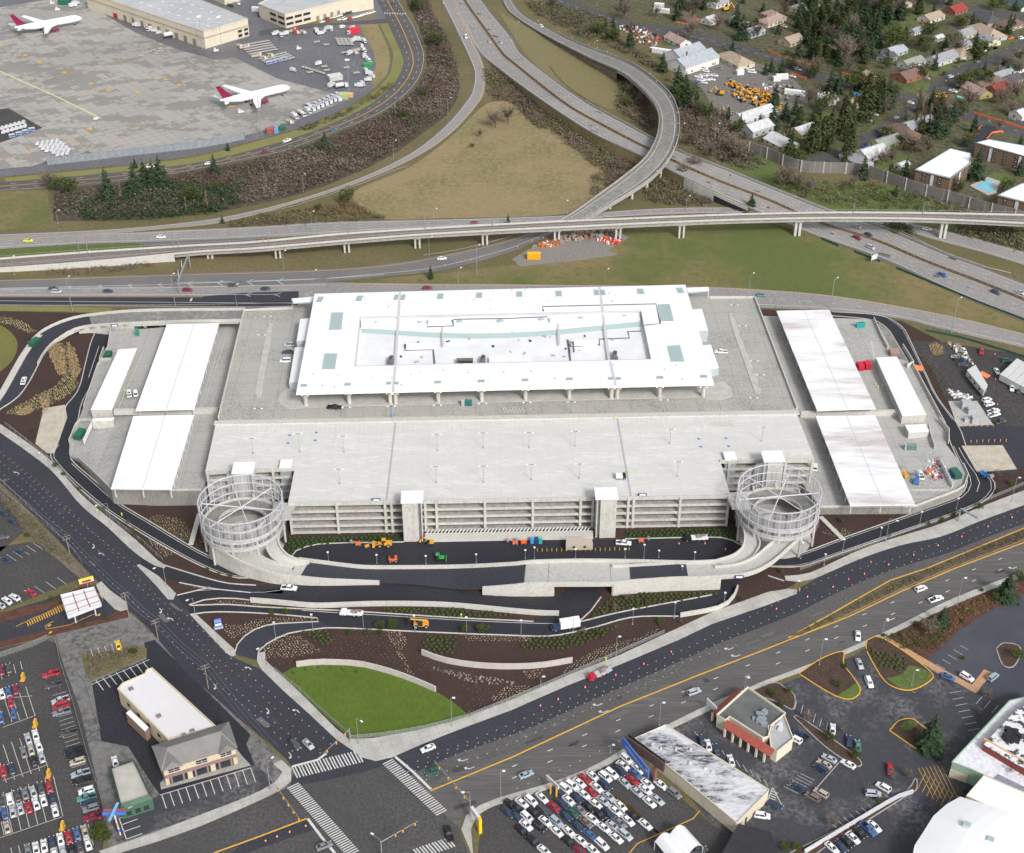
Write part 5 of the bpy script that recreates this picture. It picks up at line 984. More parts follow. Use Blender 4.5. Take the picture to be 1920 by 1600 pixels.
cars('105,1015,lc 1365,395,su',960,1200,(24,-9),'driving on the near lanes of the boulevard','cars driving on the streets');cars('1145,1222,wu 1258,1300,wp',1440,800,(24,-8),'driving on the near lanes of the boulevard','cars driving on the streets');cars('673,1575,wc',1440,800,(1,20),'leaving the plaza entrance','cars driving on the streets')
g_='cars driving on highways and ramps'
cars('1575,280,wv',480,0,(2,12),'on the ramp left of the highway',g_);cars('1750,315,sc 1835,320,sc',480,0,(8,10),'on the upper highway',g_);cars('1035,30,dc 580,975,bc 235,1058,wp 73,1140,mc',480,0,(18,-6),'on the airport cargo road',g_);cars('1565,1228,wc 1130,1250,wc 1170,1248,wc',0,0,(18,-3),'on the airport cargo road',g_)
cars('215,200,wv',960,0,(-12,-7),'on the upper part of the flyover ramp',g_);cars('1028,1218,sc',960,0,(-6,8),'on the curved flyover',g_);cars('52,455,sc 718,1018,wc 872,1068,dc 1380,1312,wc 1520,1392,sc 1580,1395,dc',960,0,(14,7),'on the diagonal highway',g_)
cars('670,103,sc 752,163,nc 668,190,mu 770,260,su 1308,468,bu 1705,598,du 1890,598,sc',1440,400,(16,7),'on the lower right highway',g_);cars('1193,122,wc',1440,400,(16,3),'on the far right side ramp',g_)
cars('213,208,Lc 1210,180,wc 400,568,dc 427,592,su 810,588,nc 1408,580,mu 1748,545,dc',0,400,(20,0),'on the left expressway',g_);cars('1640,75,mc 1395,342,wc 72,570,nc 1285,563,mc',480,400,(20,-1),'on the middle expressway',g_);cars('1870,618,Tc',960,400,(18,1),'on the expressway behind the garage',g_)
cars('180,1262,wp',0,400,(5,-16),'on the curved approach ramp',z=.5);cars('970,1357,wp 1018,1355,wv',0,400,(-2,-16),'beside the left wash canopy',z=6.2)
cars('248,992,su 238,1045,nc 222,1112,wv',480,400,(-18,0),'parked on the plaza left of the white roof',z=ZD+.12);cars('590,1462,kp',480,400,(20,0),'on the plaza before the service building',z=ZD+.12);cars('1565,1045,wp',960,400,(-18,0),'parked on the plaza right of the white roof',z=ZD+.12)
cars('838,880,wp',960,800,(22,1),'in the courtyard before the garage front');cars('1315,165,wp',1440,800,(-14,-14),'on the right service drive');cars('1362,255,wp',1440,800,(20,2),'on the right service drive');cars('1142,368,wp',1440,800,(-6,-18),'in the cluttered yard of the right wash deck',z=3.4);cars('350,310,wv',1440,800,(0,-10),'below the right garage corner',z=3.4)
cars('250,1218,wp',480,800,(22,2),'at the left ramp wall');
g2='vehicles in the construction lot'
cars('1468,1035,wc 1715,1190,wc',1440,400,(9,14),'in the construction lot at right',g2);cars('1600,1042,ru 1828,1315,wc 1880,1335,dc',1440,400,(0,14),'in the construction lot at right',g2);cars('1790,1110,eu',1440,400,(18,2),'in the construction lot at right',g2);cars('1445,1105,np 1460,1140,dc 1410,1085,tc',1440,400,(18,3),'in the construction lot at right',g2);cars('1640,1405,wu 1658,1437,wu 1690,1490,wp 1695,1517,wp 1740,1565,dp',1440,400,(18,-5),'in the construction lot at right',g2)
hn='in the neighbourhood at upper right';gn='cars parked in the neighbourhood'
cars('122,200,wc 40,220,dc 225,522,wc 185,575,wc 1190,587,sc 430,50,nc 1410,500,oc 1475,462,ec 1445,648,wp 1388,687,wp 1068,772,wc 850,988,sc 800,860,sc 755,905,sc 260,1160,kc 1828,895,gc 1890,835,gc 290,225,rc 100,225,mc',1440,0,(15,4),hn,gn)
cars('1370,578,wu 1575,465,gc 1618,385,wv 1665,370,dc 1740,500,gc 1510,600,wv 1580,555,dc 1590,590,nc 1440,682,gc 1815,290,Op 1900,290,wv 1780,665,nc 960,885,sc 1890,380,lc 1160,172,rc 735,1100,bp 985,950,wp',1440,0,(13,-4),hn,gn)
cars('1400,580,wp 1440,570,wp 1480,565,wc 1515,570,wp 1420,605,wp 1460,600,wc 1500,598,wc 1440,622,wc 1380,628,bc 1425,440,wp 1460,450,lp 1445,430,wp 1535,440,wv 1510,455,wv 1790,525,wp 1800,545,wp 1555,515,gc 1440,520,wp 1455,535,wc 1640,590,Tc',960,0,(13,2),'in the contractor yard near the noise wall','vehicles in the contractor yard')
cars('540,140,dc 565,135,sc 590,130,wc 612,122,wc 640,115,wc 665,108,dc 690,100,kc 712,92,dc 735,86,wc 757,78,kc 780,70,wc 440,115,wc 498,165,wc 540,157,rc 630,148,wc 665,145,wv 705,143,rc 740,132,wc 765,126,wc 790,118,wc 812,110,wc 835,104,wc 858,98,wc 878,92,wc',480,0,(13,-4),'in the small lot beside the cargo building','cars in the small cargo lot')
cars('30,125,kc 55,128,kc',480,0,(8,4),'at the foot of the cargo office building');cars('670,48,wc',0,0,(10,4),'by the cargo building doors');cars('1715,40,kc 1740,45,kc 1790,28,wp',0,0,(5,8),'behind the cargo building')
# ================= BUILDINGS =================
m_cream=M('cream_wall',(.62,.56,.45),(.56,.5,.4),.2,rough=.85)
m_tan=M('tan_stucco',(.56,.48,.35),(.51,.435,.31),.3,rough=.9)
m_groof=M('grey_roof',(.36,.36,.38),(.29,.29,.31),.05,(.4,.4,.41),.4,rough=.7)
m_shut=M('shutter_brown',(.25,.2,.16),rough=.7)
def quadbox(t,q,z,mr,mw,z0=0,nm='roof',wn='wall',over=0.0,th=.4,par=0):
 P=px(q,z);c=sum(P,Vector())/len(P);m1=MB();m1.prism([p.lerp(c,.004)for p in P],z-th,z0=z0);w=part(m1,wn,mw,t)
 m2=MB();m2.prism([p+(p-c).normalized()*over for p in P],z,0,1,z0=z-th);r=part(m2,nm,[mr,mw],t)
 if par:
  m3=MB();m3.wall(P,.35,par,closed=True);part(m3,'parapet',mw,t)
 return P,w,r
def side_items(par,A,B,z0,z1,n,nm,mt,fill=.6,t0=0,t1=1,pr=.06,frame=None):
 """n upright panels along wall A-B between heights"""
 A=Vector((A.x,A.y,0));B=Vector((B.x,B.y,0));d=B-A;ln=d.length;d.normalize();nn=Vector((d.y,-d.x,0))
 for i in range(n):
  c=A+d*ln*(t0+(t1-t0)*(i+.5)/n)+nn*pr;w=ln*(t1-t0)/n*fill;m1=MB();m1.box(c+Vector((0,0,z0)),w,.16,z1-z0,math.atan2(d.y,d.x));o=part(m1,nm,mt,par)
  if frame:
   m2=MB();m2.box(c+nn*.03+Vector((0,0,(z0+z1)/2-.05)),w,.2,.1,math.atan2(d.y,d.x));m2.box(c+nn*.03+Vector((0,0,z0)),.1,.2,z1-z0,math.atan2(d.y,d.x));part(m2,'frame',frame,o)
def roof_bits(t,q,z,n,s=1.2,h=.6,mt=None,nm='roof_vent'):
 P=px(q,z)
 for i in range(n):
  c=P[0].lerp(P[1],R.uniform(.08,.92)).lerp(P[3].lerp(P[2],R.uniform(.08,.92)),R.uniform(.1,.9));m1=MB();m1.box(c,s*R.uniform(.6,1.5),s*R.uniform(.6,1.3),h*R.uniform(.6,1.4),R.uniform(0,3));part(m1,nm,mt or m_steelw,t)
t=thing('cargo_building','long cream cargo building with grey roof beside the aircraft apron','building',G(300,60))
m_cgroof=lines_mat('cargo_roof',(.42,.43,.45),(.3,.31,.33),30,30,.5,RAD(-20),c2=(.48,.49,.5),s=.03)
Q=[(160,-14),(382,60),(465,36),(260,-45)];P,w_,r_=quadbox(t,Q,12,m_cgroof,m_cream,par=.5)
P=[p for p in P];side_items(t,P[0],P[1],.1,4.5,9,'dock_door',m_shut,.35,.3,.95);side_items(t,P[0],P[1],7.2,8.0,1,'stripe_band',M('stripe_tan',(.42,.32,.25)),1.0,0,1,.03)
side_items(t,P[1],P[2],4.5,6.2,2,'window',m_glass,.6,.72,1);side_items(t,P[1],P[2],1.2,3.2,2,'window',m_glass,.6,.72,1);side_items(t,P[1],P[2],7.2,8.0,1,'stripe_band',M('stripe_tan',(.42,.32,.25)),1.0,0,1,.03)
side_items(t,P[0],P[1],.1,3.6,2,'red_door',m_red,.12,.1,.7)
for i in range(3):
 for k in range(12):
  c=P[0].lerp(P[1],.06+.08*k).lerp(P[3].lerp(P[2],.06+.08*k),.25+.25*i);m1=MB();m1.box(c,2.2,1.2,.4,RAD(-25));part(m1,'rooflight',m_steelw,t)
t=thing('office_building','two-storey cream office and warehouse with dark window bands at the top','building',G(540,20));Q=[(484,8),(534,28),(640,2),(700,-8),(640,-28),(565,-30)];P,_,_=quadbox(t,Q,10,m_cgroof,m_cream,par=.5)
for z in(2,6):side_items(t,P[0],P[1],z,z+1.8,2,'window',m_glass,.75,.4,1);side_items(t,P[1],P[2],z,z+1.8,3,'window',m_glass,.8,0,.45)
side_items(t,P[1],P[2],.1,3.5,4,'dock_door',m_shut,.4,.5,1)
t=thing('warehouse','cream building corner with dark windows at the very top edge','building',G(420,-8));quadbox(t,[(385,-20),(420,-5),(450,-14),(420,-30)],6,m_cgroof,m_cream)
t=thing('shop_hall','white-roofed tan retail hall with a grey hip-roofed window front','building',G(330,1400))
m_hroof=lines_mat('ribbed_white_roof',(.70,.69,.70),(.6,.6,.62),.8,0,.12,RAD(-50),c2=(.64,.63,.63),s=.05,rough=.5)
P,w_,r_=quadbox(t,[(221,1293),(316,1388),(404,1363),(285,1254),(275,1258),(272,1265),(230,1283)],6.5,m_hroof,m_tan,par=.5,over=.2)
for x,y in((246,1293),(298,1344),(345,1380),(361,1372)):m1=MB();m1.box(G(x,y,6.5),1.4,1.2,.6,.6);part(m1,'roof_vent',M('vent_grey',(.2,.19,.18),rough=.6),t)
side_items(t,P[0],P[1],3.4,4.6,4,'window',m_glass,.25,.1,.9)
P2=px([(234,1334),(280,1367),(281,1362),(246,1331)],4.5);
m1=MB();m1.prism(px([(236,1337),(272,1372),(279,1364),(244,1331)],4.6),4.6,0,1,z0=.3);part(m1,'loading_bay',[m_white,M('brick_brown',(.3,.2,.16),(.26,.17,.13),.8)],t)
e=px([(284,1399),(302,1446),(446,1402),(429,1353)],7.0);rz_=[e[0].lerp(e[1],.5).lerp(e[3].lerp(e[2],.5),k)+Vector((0,0,3.0))for k in(.16,.84)]
m_slate=lines_mat('slate_seam',(.25,.24,.235),(.18,.17,.165),.7,0,.12,RAD(18),c2=(.17,.165,.16),s=.1,rough=.6)
m1=MB();m1.quad(e[1],e[2],rz_[1],rz_[0]);m1.quad(e[3],e[0],rz_[0],rz_[1]);m1.add([e[0],e[1],rz_[0]],[(0,1,2)]);m1.add([e[2],e[3],rz_[1]],[(0,1,2)])
for a_,b_ in((.0,.3),(.72,1.0)):
 p0,p1=e[1].lerp(e[2],a_+.02),e[1].lerp(e[2],b_-.02);mid=(p0+p1)/2+Vector((0,0,2.3));fo=(e[1]-e[0]).normalized()*.5;bk=mid-(e[1]-e[0]).normalized()*5.5+Vector((0,0,.3));m1.add([p0+fo,p1+fo,mid,bk],[(0,2,3),(1,3,2),(0,1,2)])
hip=part(m1,'hip_roof',m_slate,t)
m1=MB();c_=sum(e,Vector())/4;b=[p.lerp(c_,.06)for p in e];m1.prism([Vector((p.x,p.y,0))for p in b],7.0,z0=.2);fw=part(m1,'front_wall',m_tan,t)
side_items(t,b[1],b[2],5.0,6.4,1,'upper_window',m_glass,.75,.04,.24,.12,m_steelw);side_items(t,b[1],b[2],5.0,6.4,1,'upper_window',m_glass,.75,.42,.62,.12,m_steelw);side_items(t,b[1],b[2],5.0,6.4,1,'upper_window',m_glass,.75,.76,.96,.12,m_steelw)
side_items(t,b[1],b[2],3.3,4.4,1,'sign_band',M('mauve_band',(.26,.18,.17),(.22,.15,.14),.5),1,0,1,.3);side_items(t,b[1],b[2],.4,3.0,3,'shop_window',m_glass,.78,.02,.98,.12,m_dark);side_items(t,b[1],b[2],.2,3.4,6,'pilaster',M('mauve_band',(.26,.18,.17)),.16,0,1,.35)
m1=MB();m1.prism(px([(302,1480),(470,1435),(456,1420),(440,1400),(330,1440),(300,1468)],.2),.22,z0=0);part(m1,'front_walk',m_conw,t)
t=thing('currency_shop','small flat-roofed shop with dark green walls and sloping parapets','building',G(245,1500))
m_grn=M('green_siding',(.05,.11,.07),(.07,.14,.095),.4,rough=.6);m_rf=M('dirty_flat_roof',(.5,.48,.43),(.42,.4,.36),.3,rough=.8)
P,_,_=quadbox(t,[(206,1442),(226,1518),(286,1498),(252,1426)],4.5,m_rf,m_grn)
c_=sum(P,Vector())/4
for i in range(4):
 a,b2=P[i],P[(i+1)%4];a2,b3=a.lerp(c_,.13)+Vector((0,0,.9)),b2.lerp(c_,.13)+Vector((0,0,.9));m1=MB();m1.quad(a,b2,b3,a2);m1.quad(b2-Vector((0,0,.1)),a-Vector((0,0,.1)),a2-Vector((0,0,1)),b3-Vector((0,0,1)));part(m1,'mansard',m_grn,t)
side_items(t,P[1],P[2],1,2.6,3,'window',m_glass,.6,.1,.9)
t=thing('rental_canopy','white flat canopy with red lettering over yellow-striped return lanes','canopy',G(152,1145))
cq=px([(114,1117),(127,1157),(190,1133),(176,1102)],5.2);m1=MB();m1.prism(cq,5.2,0,1,z0=4.2);cn=part(m1,'canopy_roof',[M('canopy_white',(.72,.73,.75),(.66,.67,.7),.5),m_steelw],t)
m1=MB();m1.wall(cq,.3,.4,closed=True);part(m1,'rim',m_steelw,t)
m1=MB()
for k in(.35,.68):flat(m1,[cq[0].lerp(cq[3],k)+Vector((0,0,.05)),cq[1].lerp(cq[2],k)+Vector((0,0,.05))],.35)
for k in(.15,.5,.8):flat(m1,[cq[0].lerp(cq[1],k)+Vector((0,0,.05)),cq[3].lerp(cq[2],k)+Vector((0,0,.05))],.3)
part(m1,'roof_gutter',M('rust_gutter',(.32,.12,.08)),t)
for a,b in((.15,.2),(.15,.8),(.85,.2),(.85,.8)):c=cq[0].lerp(cq[1],a).lerp(cq[3].lerp(cq[2],a),b);m1=MB();m1.tube((c.x,c.y,.1),(c.x,c.y,4.2),.25,n=8);part(m1,'post',m_steelw,t)
mb=MB()
for i in range(16):
 k=i/16;a=G(120-70*k-4,1133+36*k-10*0,.13);b=G(120-72*k+1,1144+32*k,.13);flat(mb,[a,b],.35)
pl(mb,[(120,1137),(60,1160),(30,1175)],.25,.13);pl(mb,[(180,1150),(130,1172),(88,1180),(84,1174),(100,1165)],.25,.13)
for i in range(8):mb.quad(*[G(x,y,.13)for x,y in((183+i*1.2,1112+i*1.4),(192+i*.2,1118+i*1.4),(192+i*.2,1119+i*1.4),(183+i*1.2,1113+i*1.4))])
for x,y in((92,1173),(94,1186),(185,1153)):arrow_=mb.quad(G(x-4,y+2,.13),G(x,y-2,.13),G(x+5,y-2,.13),G(x+1,y+2,.13))
struct(mb,'yellow_lane_marking',m_pyel)
m_stain=M('stained_white_roof',(.66,.67,.7),(.05,.05,.06),.07,(.5,.51,.54),.9,rough=.7,lo=.46,hi=.53,det=12,stretch=(.5,1.3,1,RAD(52)))
t=thing('flat_roof_shop','long cream building with a white roof heavily stained black','building',G(1310,1470));P,_,_=quadbox(t,[(1190,1385),(1248,1360),(1442,1482),(1381,1543)],5,m_stain,m_cream,par=.3)
side_items(t,P[3],P[0],.4,3,6,'wall_panel',M('cream_panel',(.5,.46,.38)),.05,.1,.9);side_items(t,P[3],P[2],.3,2.8,2,'door',m_dark,.2,.05,.4);roof_bits(t,[(1190,1385),(1248,1360),(1442,1482),(1381,1543)],5,7,.8,.5)
m_tile=M('red_tile',(.36,.09,.07),(.28,.07,.055),.8,rough=.7);m_gr=M('dark_flat_roof',(.1,.11,.105),(.15,.155,.15),.15,rough=.8)
t=thing('tiled_restaurant','cream restaurant with red tiled skirt roof and arched white parapet','building',G(1410,1370));m_crw=M('ivory_wall',(.68,.62,.5),(.62,.57,.46),.4)
P,_,_=quadbox(t,[(1344,1343),(1402,1291),(1472,1340),(1446,1362),(1440,1384),(1430,1386),(1367,1346),(1360,1353)],4.6,m_gr,m_crw,par=.8)
for a,b in(((1344,1343),(1392,1299)),((1363,1356),(1452,1412))):
 A,B=G(*a,3.8),G(*b,3.8);d=(B-A).normalized();n_=Vector((d.y,-d.x,0))if d.x*1>0 else Vector((-d.y,d.x,0));n_=(n_ if n_.y<0 else-n_)if a[0]>1350 else(n_ if n_.x<0 else-n_)
 m1=MB();U=Vector((0,0,1.5));m1.quad(A+n_*2.2,B+n_*2.2,B+U,A+U);m1.quad(A+n_*2.2-Vector((0,0,.3)),B+n_*2.2-Vector((0,0,.3)),B+n_*2.2,A+n_*2.2);part(m1,'tile_skirt',m_tile,t)
 for i in range(6):c=A.lerp(B,(i+.3)/6)+n_*2;m2=MB();m2.box((c.x,c.y,0),.6,.6,3.6,math.atan2(d.y,d.x));part(m2,'arcade_pillar',m_crw,t)
side_items(t,G(1361,1356),G(1452,1418),.5,2.8,7,'window',m_glass,.6,.05,.95,.1);roof_bits(t,[(1425,1330),(1455,1345),(1440,1372),(1405,1350)],4.6,9,1.4,1.0,m_steel,'roof_unit');roof_bits(t,[(1450,1355),(1465,1350),(1478,1370),(1460,1380)],4.4,3,1.4,.6,m_steelw,'roof_unit')
m1=MB();m1.prism(px([(1440,1364),(1470,1342),(1487,1387),(1457,1411),(1446,1404)],4.4),4.4,0,1,z0=0);m1.wall(px([(1440,1364),(1470,1342),(1487,1387),(1457,1411),(1446,1404)],4.4),.35,.6,m=1,closed=True);part(m1,'rear_wing',[M('pale_flat_roof',(.42,.44,.43),(.36,.37,.37),.2),m_crw],t)
t=thing('mall_building','white-roofed mall building with green and cream walls at the lower right','building',G(1860,1420));m_mw=M('snowy_roof',(.75,.76,.79),(.16,.16,.17),.09,(.6,.6,.65),.7,rough=.6,lo=.57,hi=.62,det=9)
P,_,_=quadbox(t,[(1785,1430),(1818,1442),(1870,1465),(1950,1505),(1950,1300),(1893,1315)],6,m_mw,M('pale_green_wall',(.32,.45,.34),(.28,.4,.3),.5),par=.3)
m1=MB();m1.prism(px([(1844,1396),(1950,1460),(1950,1300),(1902,1335)],8.5),8.5,0,1,z0=6);part(m1,'upper_roof',[M('plant_deck',(.7,.7,.72),(.06,.06,.07),.3,rough=.7,lo=.5,hi=.56),M('maroon_trim',(.22,.06,.05))],t)
m1=MB();m1.wall(px([(1842,1396),(1950,1458)],6),.5,2.7);part(m1,'orange_trim',M('orange_trim_paint',(.65,.4,.18)),t);roof_bits(t,[(1862,1385),(1900,1405),(1930,1370),(1895,1345)],8.5,12,1.8,1.2,m_dark,'roof_unit');side_items(t,P[1],P[0],.1,3.2,1,'cream_wall',m_cream,1,0,1,-.1)
m1=MB();m1.prism(px([(1862,1460),(1872,1452),(1950,1490),(1950,1510)],6.1),6.15,z0=6.0);part(m1,'solar_strip',M('grey_strip',(.2,.2,.26),(.3,.3,.36),.8),t)
t=thing('arched_hall','very large building with a gently arched white roof at the bottom-right corner','building',G(1830,1600));
L=[(1715,1585),(1730,1562),(1750,1530),(1775,1508),(1800,1494)];rf_=[G(x,y,7)for x,y in L];far=[G(x+230,y+105,7)for x,y in L]
m1=MB();n_=len(L);K=10
grid=[[rf_[i].lerp(far[i],k/K)+Vector((0,0,2.5*math.sin(math.pi*k/K)))for k in range(K+1)]for i in range(n_)]
for i in range(n_-1):
 for k in range(K):m1.quad(grid[i][k],grid[i][k+1],grid[i+1][k+1],grid[i+1][k])
ext=[g+Vector((-12,-30,0))for g in grid[0]]
for k in range(K):m1.quad(ext[k],ext[k+1],grid[0][k+1],grid[0][k])
part(m1,'arched_roof',M('bright_roof',(.84,.85,.85),(.8,.81,.82),.05,rough=.6),t)
m1=MB();ol=[ext[0]]+rf_
for a,b in zip(ol,ol[1:]):m1.quad(Vector((a.x,a.y,0)),Vector((b.x,b.y,0)),b,a)
b=grid[-1]
for k in range(K):m1.quad(Vector((b[k].x,b[k].y,0)),Vector((b[k+1].x,b[k+1].y,0)),b[k+1],b[k])
part(m1,'wall',m_cream,t)
t2=thing('side_hall','flat white roof section between mall and arched hall','building',G(1880,1510));quadbox(t2,[(1812,1493),(1845,1455),(1950,1500),(1950,1560)],7.2,MATS['bright_roof'],m_cream,par=.3)
for x,y in((1813,1547),(1857,1575)):m1=MB();m1.box(G(x,y,9.3),2,1.8,.5,-.5,0,1);part(m1,'skylight',[m_steelw,m_sky],t)
t=thing('dark_roof_shop','low building with a black flat roof at the bottom edge','building',G(1420,1590));quadbox(t,[(1330,1640),(1385,1545),(1445,1560),(1475,1640)],4.5,M('black_roof',(.03,.03,.034),(.04,.04,.045),.3,rough=.7),m_cream)
t=thing('wave_tent','white wave-shaped canopy tent in the rental lot','tent',G(1270,1590));a,b,c2,d2=(G(1228,1578,3.5),G(1284,1550,3.5),G(1318,1588,3.5),G(1262,1620,3.5));m1=MB()
for i in range(12):
 for k in range(1):
  f0,f1=i/12,(i+1)/12;z0_,z1_=abs(math.sin(2*math.pi*f0))*2,abs(math.sin(2*math.pi*f1))*2;m1.quad(a.lerp(b,f0)+Vector((0,0,z0_)),a.lerp(b,f1)+Vector((0,0,z1_)),d2.lerp(c2,f1)+Vector((0,0,z1_)),d2.lerp(c2,f0)+Vector((0,0,z0_)))
part(m1,'fabric_roof',m_white,t)
for p in(a,b,c2,d2):m1=MB();m1.tube((p.x,p.y,0),p,.12);part(m1,'post',m_steelw,t)
m_brick=M('brown_brick',(.2,.135,.095),(.16,.105,.075),.8,rough=.9);m_arf=M('patchy_white_roof',(.8,.81,.82),(.35,.32,.3),.12,rough=.7,lo=.66,hi=.7,det=8)
def apartment(q,label,z=9):
 t=thing('apartment_block',label,'apartment building',G(*q[0]));t['group']='white-roofed apartment blocks';P,_,_=quadbox(t,q,z,m_arf,m_brick,over=.5,th=.7)
 for i in range(4):
  a,b=P[i],P[(i+1)%4]
  if(b-a).x<-1:continue
  n_=max(2,int((b-a).length/7));
  for z0_ in(1,3.8,6.4):side_items(t,a,b,z0_,z0_+1.5,n_,'window',m_glass,.3,.05,.95,.1,m_steelw)
  side_items(t,a,b,.3,z-.8,max(1,n_//2),'balcony_bay',m_steelw,.09,.02,.98,.25)
 m1=MB();m1.wall(P,.5,.25,closed=True);part(m1,'teal_fascia',M('teal_trim',(.16,.27,.28)),t)
apartment([(1717,318),(1782,334),(1818,307),(1820,288),(1782,279)],'white-roofed brown brick apartment block left of the swimming pool')
apartment([(1830,268),(1945,300),(1945,278),(1855,262)],'white-roofed brown brick apartment block behind the swimming pool');apartment([(1872,366),(1945,385),(1945,340),(1915,345)],'white-roofed apartment block at the right edge below the pool')
t=thing('swimming_pool','turquoise L-shaped swimming pool with pale deck between apartment blocks','pool',G(1845,350));m1=MB();m1.prism(px([(1818,348),(1853,332),(1875,340),(1868,362),(1852,366)],.3),.3,z0=0);part(m1,'deck',m_con,t);m1=MB();m1.poly(px([(1828,350),(1853,338),(1864,342),(1858,348),(1866,354),(1858,361)],.34));part(m1,'water',M('pool_water',(.2,.55,.68),rough=.1),t)
RC={'grey':(.33,.34,.36),'brown':(.2,.13,.11),'tan':(.42,.33,.25),'red':(.33,.06,.05),'white':(.6,.61,.62),'green':(.07,.12,.1),'dark':(.1,.1,.11),'pink':(.4,.29,.26),'sage':(.3,.32,.29),'blue':(.4,.43,.47)}
WC={'white':(.66,.65,.62),'cream':(.6,.56,.42),'brick':(.3,.13,.09),'grey':(.4,.41,.43),'tan':(.45,.37,.27),'pale blue':(.42,.46,.5),'yellow':(.55,.48,.2)}
def house(x,y,L,D,v,rc,wc,kind='gable',h=2.8,desc=''):
 L*=1.28;D*=1.25
 hd=head((x-v[0],y-v[1]),(x+v[0],y+v[1]));c=G(x,y+3,0);t=thing('house','','house',c,'houses of the neighbourhood',hd)
 mr=M('shingle_'+rc,RC[rc],tuple(q*.75 for q in RC[rc]),.5,rough=.9);mw=M('siding_'+wc.replace(' ','_'),WC[wc],tuple(q*.9 for q in WC[wc]),.6,rough=.9)
 m1=MB();m1.box((0,0,0),L,D,h)
 rh=D*.26
 if kind=='gable':
  for s in(-1,1):m1.add([(s*L/2,-D/2,h),(s*L/2,D/2,h),(s*L/2,0,h+rh)],[(0,1,2)])
 part(m1,'wall',mw,t,False);m2=MB();o=.5;e=[(-L/2-o,-D/2-o,h-.1),(L/2+o,-D/2-o,h-.1),(L/2+o,D/2+o,h-.1),(-L/2-o,D/2+o,h-.1)];r=L/2+o if kind=='gable' else L/2-D*.45
 rg=[(-r,0,h+rh),(r,0,h+rh)];m2.add(e+rg,[(0,1,5,4),(2,3,4,5)]+([(3,0,4),(1,2,5)]if kind!='gable' else[]));rf=part(m2,'roof',mr,t,False)
 m3=MB();m3.box((L*R.uniform(-.25,.25),D*.12,h+rh*.4),.8,.8,rh*.9+.5);ch=part(m3,'chimney',m_brick,rf,False)
 for i in range(3):
  m4=MB();m4.box((-L/2+L*(i+.6)/3.2,-D/2-.04,.9),1.4,.12,1.1);w=part(m4,'window',m_glass,t,False)
 for s in(-1,1):m4=MB();m4.box((s*(L/2+.04),D*.1,.9),.12,1.3,1.1);part(m4,'window',m_glass,t,False)
 m5=MB();m5.box((L*.38,-D/2-.05,.05),1.0,.12,2.1);part(m5,'door',m_shut,t,False)
 reg(t,f'{wc}-walled {kind}-roofed house with {rc} roof {desc}'.strip(),x)
HN='in the upper right neighbourhood';A1,A2=(15,-5),(12,6)
for h_ in((1293,37,11,9,A2,'brown','brick','gable'),(1330,40,8,8,A1,'white','white','gable'),(1345,8,12,8,A1,'grey','white','gable'),(1385,43,10,7,A2,'sage','white','gable'),(1410,62,12,9,A1,'blue','pale blue','gable'),(1443,42,14,9,A1,'pink','cream','hip'),(1508,15,17,10,A1,'sage','cream','hip'),(1450,32,13,9,A2,'pink','tan','hip'),(1550,45,14,9,A1,'brown','brick','hip'),(1483,78,12,9,A1,'tan','tan','gable'),(1678,2,22,9,A2,'tan','cream','hip'),(1745,35,14,9,A1,'tan','white','gable'),(1790,20,12,9,A1,'red','brick','gable'),(1848,37,19,11,A2,'dark','tan','hip'),(1893,48,14,11,A1,'brown','tan','hip'),(1910,10,18,9,A2,'green','white','gable'),(1806,66,12,9,A1,'grey','cream','gable'),(1848,63,22,12,A2,'tan','pale blue','hip'),(1853,78,11,8,A2,'grey','cream','gable'),(1676,98,12,9,A1,'blue','pale blue','gable'),(1662,110,9,7,A1,'dark','pale blue','gable'),(1708,120,14,8,A1,'sage','white','gable'),(1765,112,18,10,A1,'grey','white','gable'),(1796,102,14,9,A2,'tan','cream','hip'),(1798,88,12,8,A1,'grey','cream','gable'),(1706,143,18,10,A1,'brown','brick','gable'),(1632,145,8,5,A2,'tan','tan','gable'),(1903,130,14,8,A1,'green','white','gable'),(1875,145,14,9,A1,'grey','white','gable'),(1895,152,9,8,A1,'dark','white','gable'),(1850,160,16,8,A1,'brown','tan','gable'),(1830,173,15,8,A2,'pink','yellow','gable'),(1870,168,11,7,A1,'red','brick','gable'),(1600,195,10,8,A1,'tan','tan','gable'),(1718,235,18,8,A1,'grey','white','gable'),(1690,250,16,9,A2,'brown','brick','hip'),(1660,270,15,9,A1,'sage','yellow','gable'),(1632,290,14,10,A1,'white','white','gable'),(1605,303,14,8,A2,'grey','grey','gable'),(1505,248,12,9,A1,'white','yellow','gable'),(1465,270,14,10,A2,'white','cream','gable'),(1690,313,6,4,A1,'white','white','gable'),(1550,190,8,5,A2,'white','white','gable'),(1270,78,15,8,A2,'pink','white','gable'),(1378,115,20,11,A2,'tan','cream','hip'),(1715,60,7,5,A1,'grey','white','gable'),(1758,73,6,4,A1,'white','white','gable'),(1918,215,12,8,A1,'white','white','gable')):
 house(h_[0],h_[1],h_[2],h_[3],h_[4],h_[5],h_[6],h_[7],desc=HN)
house(1300,122,26,13,A1,'blue','white','gable',5,'of the contractor yard');house(1285,110,20,14,A1,'blue','white','gable',5.5,'of the contractor yard');house(1412,222,22,10,A1,'white','white','gable',4,'behind the noise wall');house(1418,245,14,9,A1,'white','grey','gable',4,'behind the noise wall')
m_trail=lines_mat('trailer_siding',(.6,.6,.58),(.5,.5,.48),0,0,.1)if False else M('trailer_siding',(.6,.61,.6),(.54,.55,.54),.8,rough=.5)
